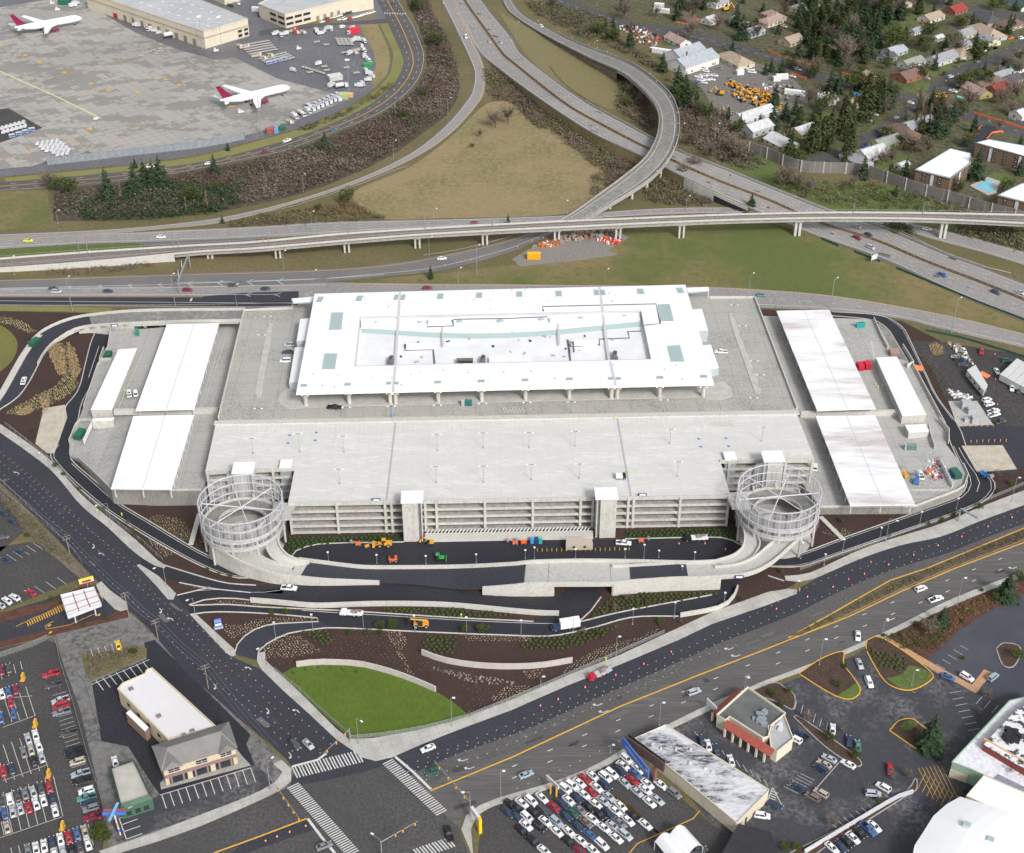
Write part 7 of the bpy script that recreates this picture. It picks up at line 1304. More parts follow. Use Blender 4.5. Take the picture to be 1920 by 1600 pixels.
# ================= STREET FURNITURE =================
def hz(x,yb,yt,z0=0):
 p=G(x,yb,z0);lo,hi=z0,z0+60
 for _ in range(40):
  m=(lo+hi)/2
  if PX((p.x,p.y,m))[1]>yt:lo=m
  else:hi=m
 return m-z0
def lamp(x,yb,yt,base,arm=(0,0),z0=0,kind='arm',grp='street lamps'):
 c=G(x,yb,z0);h=min(hz(x,yb,yt,z0),30);t=thing('street_lamp' if kind!='mast' else 'light_mast','','lamp post',c,grp)
 r=.11 if h<14 else.22;m1=MB();m1.box((0,0,0),.5,.5,.3);m1.tube((0,0,0),(0,0,h),r,r*.6,n=6);part(m1,'pole',m_steel,t,False)
 if kind=='arm':
  q=G(x+arm[0],yt+arm[1],z0+h)-G(x,yt,z0+h);q.z=0
  if q.length>4:q=q.normalized()*4
  if q.length<.5:q=Vector((.9,0,0))
  m1=MB();m1.tube((0,0,h),q+Vector((0,0,h+.3)),r*.5,n=5);part(m1,'arm',m_steel,t,False);m1=MB();m1.box(q+Vector((0,0,h+.2)),.9,.5,.22,math.atan2(q.y,q.x));part(m1,'lamp_head',m_lamp,t,False)
 elif kind=='post':m1=MB();m1.box((0,0,h),.7,.7,.2);part(m1,'lamp_head',m_lamp,t,False)
 elif kind=='twin':
  m1=MB();m1.box((0,0,h-.1),2.6,.1,.1);part(m1,'arm',m_dark,t,False)
  for s in(-1,1):m1=MB();m1.box((s*1.4,0,h-.1),.8,.5,.16);part(m1,'lamp_head',m_lamp,t,False)
 else:
  m1=MB();m1.ring((0,0),.3,1.1,h-.5,h-.2,10)
  for k in range(6):a=k*1.05;m1.box((math.cos(a)*1.1,math.sin(a)*1.1,h-.3),.7,.7,.5)
  part(m1,'lamp_ring',m_lamp,t,False)
 return reg(t,base,x)
for a in((209,985,944,-22,6),(94,879,855,-20,-6),(312,1100,1057,-15,10),(366,1152,1122,-10,5),(672,1395,1347,10,7),(500,1247,1212,-12,6),(507,1480,1430,11,-8),(882,1530,1485,-13,2),(715,1603,1575,-15,-10)):lamp(a[0],a[1],a[2],'galvanised street lamp beside the left street and junction',a[3:5],grp='street lamps along the streets')
for a in((847,1362,1310),(939,1495,1447),(1236,1360,1319),(1144,1412,1398),(1014,1289,1270),(1155,1230,1195),(1396,1292,1272),(1794,1135,1085),(1655,1187,1165),(1660,1017,972,14,6),(1896,942,897),(1536,1247,1200),(1709,1285,1258),(1490,1113,1090)):lamp(a[0],a[1],a[2],'slim street lamp along the boulevard',a[3:5]if len(a)>3 else(0,0),grp='street lamps along the streets')
for a in((616,1052,1036),(707,1057,1041),(799,1058,1043),(893,1056,1040),(985,1048,1032),(1002,1047,1027),(1079,1046,1030),(1172,1046,1030),(1207,1047,1022),(1235,1046,1033),(1302,1050,1036),(517,1197,1168),(587,1184,1153),(682,1181,1150),(778,1185,1155),(875,1190,1158),(977,1194,1164),(1075,1185,1158),(1186,1171,1142),(1264,1159,1130),(1357,1139,1112),(1277,1091,1062),(1650,1008,990),(1724,984,960),(1793,955,935),(1501,1048,1018),(1545,1060,1040),(1580,1032,1012)):lamp(a[0],a[1],a[2],'post-top lamp on the grounds in front of the garage',kind='post',grp='post-top lamps of the rental centre')
for a in((27,516,484),(169,514,475),(329,575,517),(136,584,522),(444,575,537),(109,420,398),(532,504,474),(586,445,400),(590,547,510),(814,430,395),(805,481,448),(894,515,463),(859,535,506),(1134,530,508),(1405,540,516),(1557,579,525),(1784,624,562),(569,360,330),(738,296,267),(840,215,187),(786,65,37),(1113,114,80),(967,72,45),(1058,400,380),(1286,395,371),(1340,265,235),(1276,260,235)):lamp(a[0],a[1],a[2],'thin highway lamp post',(6,-3),grp='highway lamp posts')
for a in((191,288,222),(254,50,-10),(380,94,31),(417,98,32),(490,252,180),(655,179,112)):lamp(a[0],a[1],a[2],'tall floodlight mast on the aircraft apron',kind='mast',grp='apron floodlight masts')
for a in((645,848,818),(637,908,880),(820,845,815),(818,906,875),(906,840,812),(907,905,874),(992,840,811),(996,900,871),(1078,838,809),(1086,898,870),(1256,832,805),(1270,894,866),(562,848,813),(1428,828,801),(475,851,822)):lamp(a[0],a[1],a[2],'twin-headed lamp post on the top parking deck',z0=ZD,kind='twin',grp='lamp posts on the garage')
for a in((504,613,593),(494,655,628),(1375,594,572),(1390,634,611),(1412,700,677),(1423,727,703),(651,787,764),(821,785,760),(905,780,757),(988,778,755),(1071,775,754),(1244,773,750),(487,790,766),(1411,770,746),(735,786,762)):lamp(a[0],a[1],a[2],'twin-headed lamp post around the garage plaza',z0=ZD,kind='twin',grp='lamp posts on the garage')
def signal(base,h,tip,heads,label):
 c=G(*base);t=thing('traffic_signal',label,'traffic signal',c,'mast-arm traffic signals');tp=G(*tip,h);m1=MB();m1.tube(c,c+Vector((0,0,h+.5)),.18,n=8);part(m1,'pole',m_steel,t);m1=MB();m1.tube(c+Vector((0,0,h)),tp,.13,.08,n=6);part(m1,'mast_arm',m_steel,t)
 for k in heads:
  p=(c+Vector((0,0,h))).lerp(tp,k);m1=MB();m1.box(p+Vector((0,-.2,-.9)),.45,.35,1.2);m1.box(p+Vector((0,-.22,-1.0)),.6,.1,1.4,m=1);part(m1,'signal_head',[m_yel,m_dark],t)
signal((507,1481),6,(563,1537),(.3,.48,.64,.8,.96),'mast-arm traffic signal on the bottom-left junction corner');signal((657,1392),5.5,(606,1413),(.15,.5,.85),'mast-arm traffic signal at the tip of the lawn corner');signal((882,1530),6,(814,1426),(.15,.38,.6,.85),'mast-arm traffic signal beside the yellow gate sign');signal((716,1606),6,(783,1540),(.4,.6,.93),'mast-arm traffic signal at the bottom edge of the junction')
t=thing('sign_gantry','tubular sign gantry over the boulevard pavement at right','gantry',G(1796,978));a,b=G(1796,978),G(1835,985);m1=MB();m1.tube(a,a+Vector((0,0,6)),.3);part(m1,'post',m_steel,t);m1=MB();m1.tube(a+Vector((0,0,6)),G(1834,972,6),.4);part(m1,'beam',m_steel,t)
t=thing('sign_gantry','overhead sign gantry spanning the left expressway','gantry',G(357,502));a,b=G(357,502),G(338,552);m1=MB();H_=7.5;m1.tube(a,a+Vector((0,0,H_)),.35);m1.tube(b,b+Vector((0,0,H_)),.35);part(m1,'post',m_steel,t);m1=MB();m1.tube(a+Vector((0,0,H_)),b+Vector((0,0,H_)),.45);part(m1,'beam',m_steel,t)
for k in(.45,.78):c=a.lerp(b,k);m1=MB();m1.box(c+Vector((-1,0,H_-1.5)),.2,5.5,3,RAD(12));part(m1,'sign_board',m_steelw,t)
m1=MB();c=G(1638,492);t=thing('road_sign','white road sign on two posts seen from behind beside the highway','sign',c);m1.box(c+Vector((-.0,0,1.6)),4.2,.15,2.6,RAD(35));part(m1,'board',m_steelw,t);m1=MB();m1.tube(c+Vector((-1.3,-.8,0)),c+Vector((-1.3,-.8,3)),.1);m1.tube(c+Vector((1.3,.8,0)),c+Vector((1.3,.8,3)),.1);part(m1,'post',m_steel,t)
UP=[(131,1039,1005),(242,1157,1112),(297,1200,1162),(391,1292,1247)];tops=[]
for x,yb,yt in UP:
 c=G(x,yb);h=hz(x,yb,yt);t=thing('utility_pole','','utility pole',c,'wooden utility poles');m1=MB();m1.tube((0,0,0),(0,0,h),.18,.12,n=6);part(m1,'pole',M('pole_wood',(.3,.25,.2),(.24,.2,.16),1,rough=.9),t,False)
 for dz in(.3,1.5):m1=MB();m1.box((0,0,h-dz),3.0,.15,.15,RAD(30));part(m1,'crossarm',MATS['pole_wood'],t,False)
 tops.append(c+Vector((0,0,h)));reg(t,'wooden utility pole on the lower side of the left street',x)
tops=[G(-30,905)+Vector((0,0,tops[0].z))]+tops+[G(520,1440)+Vector((0,0,tops[0].z))]
for k,off in enumerate((-1.3,0,1.3)):
 mb=MB()
 for a,b in zip(tops,tops[1:]):
  o=Vector((off*.86,off*.5,-.1));P=[a.lerp(b,i/8)+o-Vector((0,0,1.2*4*(i/8)*(1-i/8)))for i in range(9)];mb.path(P,.035,n=3)
 solo(mb,'power_line',m_steel,['left','middle','right'][k]+' one of the three power lines strung along the left street','power line','power lines along the left street')
def face_board(t,q,zt,zb,mt,nm='board',th=.35):
 a,b=G(*q[0],zt),G(*q[1],zt);m1=MB();d=(b-a);c=(a+b)/2;m1.box(Vector((c.x,c.y,zb)),Vector((d.x,d.y,0)).length,th,zt-zb,math.atan2(d.y,d.x));return part(m1,nm,mt,t),a,b
def text(t,s,a,b,z,h,mt,off=.25,nm='lettering'):
 """lettering standing on the face between a and b"""
 cu=bpy.data.curves.new('lettering','FONT');cu.body=s;cu.extrude=.03;cu.size=1;o=bpy.data.objects.new('lettering',cu);COL.objects.link(o);bpy.context.view_layer.update()
 me=bpy.data.meshes.new_from_object(o.evaluated_get(bpy.context.evaluated_depsgraph_get()));bpy.data.objects.remove(o);xs=[v.co.x for v in me.vertices];w=max(xs)-min(xs);A=Vector((a.x,a.y,0));B=Vector((b.x,b.y,0));d=(B-A);n=Vector((d.y,-d.x,0)).normalized()
 sx=d.length/w;M_=Matrix.Translation(A+n*off+Vector((0,0,z)))@Matrix.Rotation(math.atan2(d.y,d.x),4,'Z')@Matrix.Rotation(RAD(90),4,'X')@Matrix.Diagonal((sx,h,1,1));me.transform(Matrix.Translation(-Vector(t.location))@M_);me.materials.clear();me.materials.append(mt)
 q=bpy.data.objects.new(nm,me);COL.objects.link(q);q.parent=t;return q
m_bb=M('billboard_blue',(.06,.16,.55),(.08,.2,.6),.3,rough=.5)
t=thing('billboard','large blue and brown V-shaped billboard on a rusty pole over the rental lot','billboard',G(1227,1466));
o,a,b=face_board(t,((1168,1382),(1217,1443)),12,8.2,m_bb);face_board(t,((1177,1382),(1246,1431)),12,8.2,M('board_back',(.1,.06,.055),(.14,.09,.08),.8));face_board(t,((1179,1377),(1247,1427)),12.2,8.4,M('board_rear_dark',(.03,.03,.03)))
c=G(1227,1466);m1=MB();m1.tube(c,c+Vector((0,0,9)),.65,n=10);part(m1,'pole',M('rusty_steel',(.26,.12,.1),(.2,.09,.08),.8),t);m1=MB();m1.tube(c+Vector((0,0,8.3)),G(1190,1410,8.3),.25);part(m1,'strut',MATS['rusty_steel'],t)
d=(b-a);m1=MB();n=Vector((d.y,-d.x,0)).normalized()*.22;q0=Vector((a.x,a.y,10.2))+d*.14+n;q1=Vector((a.x,a.y,9.6))+d*.88+n;m1.quad(q0,q1,q1+Vector((0,0,.3)),q0+Vector((0,0,.3)));q2=Vector((a.x,a.y,10.6))+d*.9+n;m1.quad(q2,q2+d*.06-Vector((0,0,.6)),q2+d*.08+Vector((0,0,.2)),q2+d*.02+Vector((0,0,.9)));part(m1,'pale_script_line',m_white,t)
t=thing('entrance_sign','white and yellow sign board on two yellow posts at the rental lot','sign',G(1032,1487));o,a,b=face_board(t,((1025,1453),(1048,1474)),5.6,4.2,m_steelw)
for x,y in((1032,1488),(1043,1497)):m1=MB();c=G(x,y);m1.tube(c,c+Vector((0,0,4.3)),.3);part(m1,'post',m_pyel,t)
d=b-a;m1=MB();n=Vector((d.y,-d.x,0)).normalized()*.22;m1.quad(a+n+Vector((0,0,-1.1)),a+n+d*.2+Vector((0,0,-1.1)),a+n+d*.2+Vector((0,0,-.2)),a+n+Vector((0,0,-.2)));part(m1,'yellow_logo',m_pyel,t);m1=MB();m1.quad(a+n+d*.3+Vector((0,0,-.9)),a+n+d*.9+Vector((0,0,-.9)),a+n+d*.9+Vector((0,0,-.65)),a+n+d*.3+Vector((0,0,-.65)));part(m1,'dark_text_bar',m_dark,t)
t=thing('gate_sign','white beam sign ending in a bright yellow pylon at the junction corner','sign',G(900,1563));a,b=G(884,1512,6),G(899,1533,6);m1=MB();d=b-a;m1.box(Vector(((a.x+b.x)/2,(a.y+b.y)/2,4.6)),d.length,.9,1.4,math.atan2(d.y,d.x));part(m1,'beam',m_steelw,t);m1=MB();c=G(900,1562);m1.box(c,.9,.9,6.1,math.atan2(d.y,d.x));part(m1,'pylon',M('pylon_yellow',(.85,.5,.02),rough=.4),t);m1=MB();m1.blob(((a.x+b.x)/2-.3,(a.y+b.y)/2-.55,5.3),.3,.1,.3,n=1,jit=0);part(m1,'red_mark',m_red,t)
t=thing('cross_sign','blue propeller-like crossed sign on a striped leaning pole by the green shop','sign',G(226,1566));c=G(226,1566);tp=G(214,1527,7);m1=MB();m1.tube(c,c.lerp(tp,.35),.28,n=8,m=1);m1.tube(c.lerp(tp,.35),c.lerp(tp,.6),.26,n=8,m=2);m1.tube(c.lerp(tp,.6),tp,.22,n=8,m=1);m1.tube(c.lerp(tp,.15),c.lerp(tp,.3),.33,n=8,m=0);part(m1,'pole',[m_bb,m_steelw,M('orange_band',(.6,.3,.18))],t);m1=MB();m1.box(tp,6.5,.7,.8,RAD(2));part(m1,'blade',m_bb,t);m1=MB();m1.box(tp+Vector((0,0,.8)),.7,6.5,.5,RAD(-8));part(m1,'blade',M('light_blue_sign',(.2,.4,.65)),t);m1=MB();m1.box(tp+Vector((0,.9,.3)),6.5,.6,.7,RAD(2));part(m1,'rear_panel',M('maroon_sign',(.3,.09,.08)),t)
t=thing('pylon_sign','small yellow and red box sign behind the rental canopy','sign',G(165,1104));c=G(165,1104);m1=MB();m1.tube(c,c+Vector((0,0,3)),.2);part(m1,'post',m_steel,t);m1=MB();m1.box(c+Vector((0,0,3)),5,.8,1.5,RAD(25));part(m1,'box',[M('sign_cream',(.7,.6,.35))],t);m1=MB();m1.box(c+Vector((0,0,4.5)),5.1,.9,.2,RAD(25));part(m1,'yellow_cap',M('bright_yellow',(.85,.7,.05)),t);m1=MB();m1.box(c+Vector((.2,-.45,3.4)),3,.1,.8,RAD(25));part(m1,'red_mark',m_red,t)
rc=[o for o in COL.objects if o.name.startswith('rental_canopy')][0];text(rc,'MasterPark',G(129,1158,4.2),G(148,1152,4.2),4.3,1.3,m_red);text(rc,'MasterPark',G(171,1143,4.2),G(189,1136,4.2),4.3,1.3,m_red)
cs=[o for o in COL.objects if o.name.startswith('currency_shop')][0];text(cs,'Lawrence School Services',G(238,1512,4.6),G(272,1499,4.6),3.9,.8,m_white,.35)
t=thing('info_sign','small blue and white site sign in the bed between the driveways','sign',G(410,1176));c=G(410,1178);m1=MB();m1.box(c,3,1.2,.5,RAD(20));part(m1,'base',m_con,t);m1=MB();m1.box(c+Vector((0,0,.5)),2.4,.35,3.6,RAD(20));part(m1,'panel',m_bb,t);m1=MB();m1.box(c+Vector((0.05,-.2,1.3)),2.2,.08,.8,RAD(20));part(m1,'white_band',m_white,t);m1=MB();m1.box(c+Vector((0.05,-.2,2.9)),2.2,.08,.8,RAD(20));part(m1,'grey_band',m_grey,t)
t=thing('board_sign','oval-ended white sign board beside the tiled restaurant','sign',G(1335,1345));face_board(t,((1326,1309),(1344,1326)),5,2.8,m_steelw);m1=MB();m1.box(G(1334,1345),.9,.9,2.2);part(m1,'base',MATS['rusty_steel'],t)
for x,y,z,lb in((902/4+480,938.5,ZD+.1,'left blue-framed sign plate on the front parapet of the garage'),(1204,929,ZD+.1,'right blue-framed sign plate on the front parapet of the garage'),(1385,1083,5.2,'blue-framed sign plate on the right ramp parapet'),(215,612,8.5,'blue-framed sign plate on the approach ramp parapet')):
 c=G(x,y,z);t=thing('sign_plate',lb,'sign',c);m1=MB();m1.box((0,-.5,0),3.2,.12,1.3);part(m1,'frame',M('sign_blue',(.04,.05,.2)),t,False);m1=MB();m1.box((0.1,-.58,.25),2.3,.06,.75);part(m1,'plate',m_white,t,False)
_m=MB();_m.tube((0,0,0),(0,0,.95),.3,.12,n=8);_m.box((0,0,0),.7,.7,.08,m=1);_m.tube((0,0,.4),(0,0,.6),.24,.2,n=8,m=2);CONE=_m.mesh('cone',[m_orange,m_dark,m_white])
def small(nm,me,x,y,z,base,cat,grp,sc=1.0,rz=0):
 o=bpy.data.objects.new(nm,me);COL.objects.link(o);o.location=G(x,y,z);o.scale=(sc,)*3;o.rotation_euler=(0,0,rz);tagp(o,None,cat,grp);return reg(o,base,x)
for s,ox,oy,z,w in(('345,450 548,360 988,185 1193,95 778,268 212,498',960,1200,.1,'on the new boulevard lanes'),('62,1372 295,1282 487,1208 603,1150 722,1110 770,1022 903,1040 1092,967 1275,897 1452,830 1647,755 1828,685 235,1225',1440,800,.1,'on the new boulevard lanes'),('373,1400 252,1445 158,1480 72,1512',480,1200,.12,'on the dark turn lane at the bottom'),('195,165 350,245 450,285 575,340 638,362 715,395 775,422 860,460 913,485 983,528 1033,558',960,0,.3,'along the flyover ramp approach'),('1405,30 1490,75 1515,110 1528,150 1545,190 1555,205 1570,235 1583,260 1600,290 1615,325 1760,460 1790,490 1820,500 1890,560',480,0,.15,'in the highway gore at the top'),('1252,882 1447,880 1600,925',960,800,.12,'in the courtyard before the right garage front'),('150,215 40,255 235,190',960,400,.15,'beside the branch ramp works'),('1540,370 1610,355 1420,395',480,400,.15,'beside the branch ramp works'),('1335,610 1425,560 1455,850 1390,880 1660,910 1760,1000 1600,950 1790,370 1550,640 1120,720',1440,0,.12,'on the neighbourhood road works'),('1700,1060 1430,900 310,715 1765,970 1720,1440 1705,1250',1440,400,.12,'by the right expressway and construction lot')):
 for p in s.split():x,y=map(float,p.split(','));small('traffic_cone',CONE,ox+x/4,oy+y/4,z,'orange and white traffic cone '+w,'traffic cone','traffic cones',1.15 if oy==0 else.95)
for x in(.62,.66,.7,.74,.78,.82,.56,.5):p=rf.at(.93,x);o=small('traffic_cone',CONE,*PX((p.x,p.y,p.z)),p.z,'orange and white traffic cone on the curved flyover','traffic cone','traffic cones',1.15)
_m=MB();_m.tube((0,0,0),(0,0,1.2),.16,n=8);BOL=_m.mesh('bollard',m_pyel)
for i in range(20):small('bollard',BOL,1007.5+i*9.05,1034-i*.1,.1,'yellow bollard in the long courtyard row','bollard','yellow bollards in the courtyard')
for i in range(7):small('bollard',BOL,1820+i*11,830-i*.3,.1,'yellow bollard beside the construction lot pad','bollard','yellow bollards by the pads');small('bollard',BOL,1796+i*11,800,.1,'yellow bollard below the electrical yard','bollard','yellow bollards by the pads')
for x,y in((43,1275),(66,1362),(91,1456),(117,1554)):m1=MB();c=G(x,y);m1.box(c,1.4,2.0,.4);m1.box(c+Vector((.3,0,.4)),.7,1.6,2.3);o=solo(m1,'pay_machine',m_pyel,None,'pay machine','yellow pay machines of the lot');reg(o,'yellow pay machine in the bottom-left parking lot',x)
mb=MB();my=MB()
def stalls(a,b,n,v,m_=None,w=.14,z=.11):
 for i in range(n+1):x=a[0]+(b[0]-a[0])*i/n;y=a[1]+(b[1]-a[1])*i/n;flat(m_ or mb,[G(x,y,z),G(x+v[0],y+v[1],z)],w)
stalls((115,1320),(-25,1370),9,(12,38))if False else None
for a,b,n,v in(((-10,1302),(48,1287),4,(18,56)),((-10,1402),(68,1374),5,(22,66)),((-10,1490),(100,1455),7,(18,76)),((20,1590),(165,1545),10,(10,40)),((0,1258),(38,1240),3,(4,16))):stalls(a,b,n,v,None,.16)
for a,b in(((5,1364),(66,1342)),((5,1464),(90,1434)),((0,1571),(116,1532)),((0,1310),(60,1305))):pl(mb,[a,b],.16,.11)
stalls((98,1305),(145,1480),22,(26,-8));stalls((62,1018),(0,1045),5,(18,12));stalls((125,1096),(0,1145),6,(-18,-13));stalls((180,1276),(268,1241),7,(14,18),None,.25);pl(mb,[(171,1284),(280,1237)],.25,.13)
stalls((303,1490),(470,1440),11,(9,26),None,.25);pl(mb,[(300,1491),(470,1440)],.25,.13);stalls((170,1218),(222,1205),4,(6,17),None,.2)
for p in([(223,1535),(255,1523)],[(227,1547),(258,1536)],[(231,1560),(263,1549)],[(236,1574),(267,1563)],[(223,1534),(237,1574)]):pl(mb,p,.28,.12)
stalls((1150,1465),(1320,1545),0+1,(1,1),my)if False else None
for i in range(10):x=1140+i*13;stalls((1100+i*9,1455+i*6),(1100+i*9,1455+i*6.0+.1),1,(115-i*2,92),my,.16)
pl(my,[(1180,1600),(1195,1582),(1300,1535),(1312,1520)],.3,.12)
stalls((1500,1450),(1572,1425)if False else(1470,1475),6,(28,14));stalls((1490,1330),(1560,1380),6,(4,-16));stalls((1700,1290),(1920,1180)if False else(1800,1210),9,(16,9));stalls((1830,1320),(1920,1370),6,(12,-14));stalls((1780,1300),(1815,1370),6,(22,-4));stalls((1310,1385),(1440,1475),10,(-8,-14));stalls((1560,1545),(1660,1490),9,(20,18));stalls((1722,1440),(1765,1435),6,(30,60),my);stalls((1720,1480),(1790,1530),8,(16,-32),my)
pl(mb,[(1449,1477),(1437,1505),(1466,1510),(1449,1477)],.3,.12);stalls((1447,1484),(1438,1504),5,(12,4),None,.3);pl(mb,[(1525,1485),(1578,1424)],.2,.12)
o=struct(mb,'stall_lines',m_pwhite);part(my,'yellow_stall_lines',m_pyel,o)
m_bedr=M('plaza_bed',(.075,.045,.035),(.11,.07,.05),.3,(.05,.035,.028),1.5,rough=.95)
def island(q,label,lawn=None,kerb=m_pyel):
 P=[G(p.x,p.y,.17)for p in cr(q+[q[0]],5)][:-1];t=thing('planted_island',label,'planter',G(*q[0]));m1=MB();m1.prism(P,.17,z0=0);part(m1,'bed',m_bedr,t);m1=MB();m1.wall([Vector((p.x,p.y,0))for p in P],.35,.24,closed=True);part(m1,'kerb',kerb,t)
 if lawn:m1=MB();m1.poly([G(p.x,p.y,.2)for p in cr(lawn+[lawn[0]],4)][:-1]);part(m1,'lawn',m_grass_gr,t)
island([(1498,1263),(1540,1235),(1580,1222),(1582,1245),(1600,1270),(1613,1292),(1606,1306),(1590,1311),(1565,1304),(1530,1284)],'planted island with yellow kerb left of the plaza entrance',[(1570,1304),(1590,1292),(1608,1280),(1612,1294),(1604,1306),(1588,1310)])
island([(1626,1200),(1650,1195),(1700,1225),(1747,1262),(1742,1278),(1715,1292),(1690,1293),(1660,1278),(1635,1240),(1624,1215)],'planted island with yellow kerb right of the plaza entrance',[(1662,1272),(1690,1265),(1708,1248),(1745,1262),(1740,1278),(1712,1291),(1690,1292)])
island([(1668,1370),(1685,1352),(1710,1348),(1730,1362),(1760,1385),(1755,1400),(1735,1413),(1715,1402)],'teardrop island with yellow kerb under the great conifer',[(1685,1362),(1705,1351),(1722,1358),(1700,1370)])
island([(1400,1300),(1450,1280),(1475,1292),(1490,1305),(1487,1330),(1465,1320),(1440,1310)],'planted bed behind the tiled restaurant',None,m_conw);island([(1488,1344),(1500,1345),(1560,1385),(1612,1425),(1604,1436),(1550,1402)],'long planting strip in the plaza lot',None,m_conw);island([(1480,1600),(1560,1560),(1690,1490),(1716,1460),(1718,1480),(1700,1492),(1560,1580),(1520,1605)],'planting strip above the white retaining wall',None,m_conw);island([(1868,1216),(1882,1206),(1908,1210),(1914,1225),(1900,1250),(1880,1246)],'small planted island in the upper plaza lot',None,m_conw)
garden_wall([(1508,1600),(1600,1545),(1680,1498),(1711,1487)],1.3,'long white retaining wall between the plaza lots',th=.6,smooth=True,mt=m_steelw)
mb=MB();r_=Rib([(1640,1192),(1700,1228),(1760,1262),(1830,1300)],[(1655,1190),(1712,1222),(1770,1256),(1838,1292)],.12);r_.face(mb);r_=Rib([(1845,1255),(1818,1290)],[(1862,1262),(1832,1296)],.13);r_.face(mb);struct(mb,'brick_crosswalk',M('brick_orange',(.5,.3,.17),(.42,.25,.14),.6,rough=.9))
for q,z in(([(975,503),(960,1),(1,1)],0),):pass
for P,lb in(([(1440,97),(1462,106)],'short orange fence at the top left of the works'),([(1475,111),(1530,125)],'orange fence below the dark grove'),([(1482,138),(1512,148)],'orange fence beside the contractor yard'),([(1610,144),(1618,151),(1655,161)],'orange fence at the corner of the lane'),([(1576,137),(1597,143)],'short orange fence near the grove edge'),([(1825,212),(1930,245)],'long orange fence beside the upper right road'),([(1812,262),(1838,240)],'orange fence beside the apartment drive'),([(1850,262),(1860,250),(1880,248)],'orange fence around the apartment bed'),([(1265,42),(1290,47)],'orange fence by the brick cottage')):
 m1=MB();P2=line(P,.1,smooth=False,n=8);m1.wall(P2,.2,1.1);solo(m1,'safety_fence',M('orange_mesh',(.8,.17,.06),rough=.7),lb,'fence')
# ================= AIRCRAFT =================
m_pl=M('aircraft_white',(.82,.83,.84),rough=.35);m_plr=M('aircraft_magenta',(.2,.012,.055),rough=.4)
def plane(tail,nose,label):
 a,b=G(*tail,5),G(*nose,5);hd=math.atan2(b.y-a.y,b.x-a.x);t=thing('airliner',label,'airliner',Vector((a.x,a.y,0)),'white airliners with magenta tails',hd);L=49.0
 mb=MB();st=[(0,.3,6.6),(3,1.0,6.3),(8,1.9,5.6),(14,2.45,5.1),(20,2.5,5),(42,2.5,5),(45,2.2,4.9),(47.5,1.4,4.6),(49,.3,4.3)];N=14
 P=[(x,r*math.cos(2*math.pi*k/N),z+r*math.sin(2*math.pi*k/N))for x,r,z in st for k in range(N)];mb.add(P,[(i*N+k,i*N+(k+1)%N,(i+1)*N+(k+1)%N,(i+1)*N+k)for i in range(len(st)-1)for k in range(N)]);fu=part(mb,'fuselage',m_pl,t,False)
 def slabq(q,th,ax):
  m1=MB();n=len(q);o=Vector(ax)*th;m1.add([Vector(p)+o for p in q]+[Vector(p)-o for p in q],[tuple(range(n)),tuple(range(2*n-1,n-1,-1))]+[(i,(i+1)%n,n+(i+1)%n,n+i)for i in range(n)]);return m1
 for s in(-1,1):
  part(slabq([(31,s*2,4.2),(22,s*2,4.2),(17.5,s*10,4.9),(13,s*23.5,6.2),(15.5,s*23.8,6.2),(24,s*8.5,4.8)],.25,(0,0,1)),'wing',m_pl,t,False)
  part(slabq([(7.5,s*.8,6.4),(2.5,s*.8,6.4),(-1,s*9,7),(1.2,s*9.2,7)],.15,(0,0,1)),'tailplane',m_pl,t,False)
  m1=MB();m1.tube((28.5,s*8,2.9),(23.5,s*8,2.9),1.35,1.0,n=12);e=part(m1,'engine',m_plr,t,False);m1=MB();m1.ring((0,0),0,0,0,0,3)if False else m1.tube((28.8,s*8,2.9),(28.4,s*8,2.9),1.2,1.38,n=12);part(m1,'intake_lip',m_steel,e,False)
  m1=MB();m1.tube((19,s*3.5,.6),(19,s*3.5,4),.25);m1.tube((19,s*3.5-.6,.6),(19,s*3.5+.6,.6),.6,n=8,m=1);part(m1,'landing_gear',[m_steel,m_tyre],t,False)
 part(slabq([(9,0,7),(2.2,0,7),(-1.8,0,15.5),(.8,0,15.8)],.2,(0,1,0)),'tail_fin',m_plr,t,False)
 m1=MB();m1.tube((43,0,.5),(43,0,3),.2);m1.tube((43,-.4,.5),(43,.4,.5),.5,n=8,m=1);part(m1,'nose_gear',[m_steel,m_tyre],t,False)
 m1=MB();m1.box((46.2,0,5.5),.9,2.2,.55);part(m1,'cockpit_window',m_glass,t,False)
 t.rotation_euler=(0,0,0);o_=text(t,'Omni Air International',Vector(t.location)+Vector((24,-2.35,0)),Vector(t.location)+Vector((41,-2.35,0)),5.6,1.4,M('magenta_letters',(.5,.2,.3)),.12,'lettering');t.rotation_euler=(0,0,hd)
plane((413,193),(546,162),'white airliner with a magenta tail parked nearest to the equipment yard');plane((28,56),(146,34),'white airliner with a magenta tail at the far upper left of the apron')
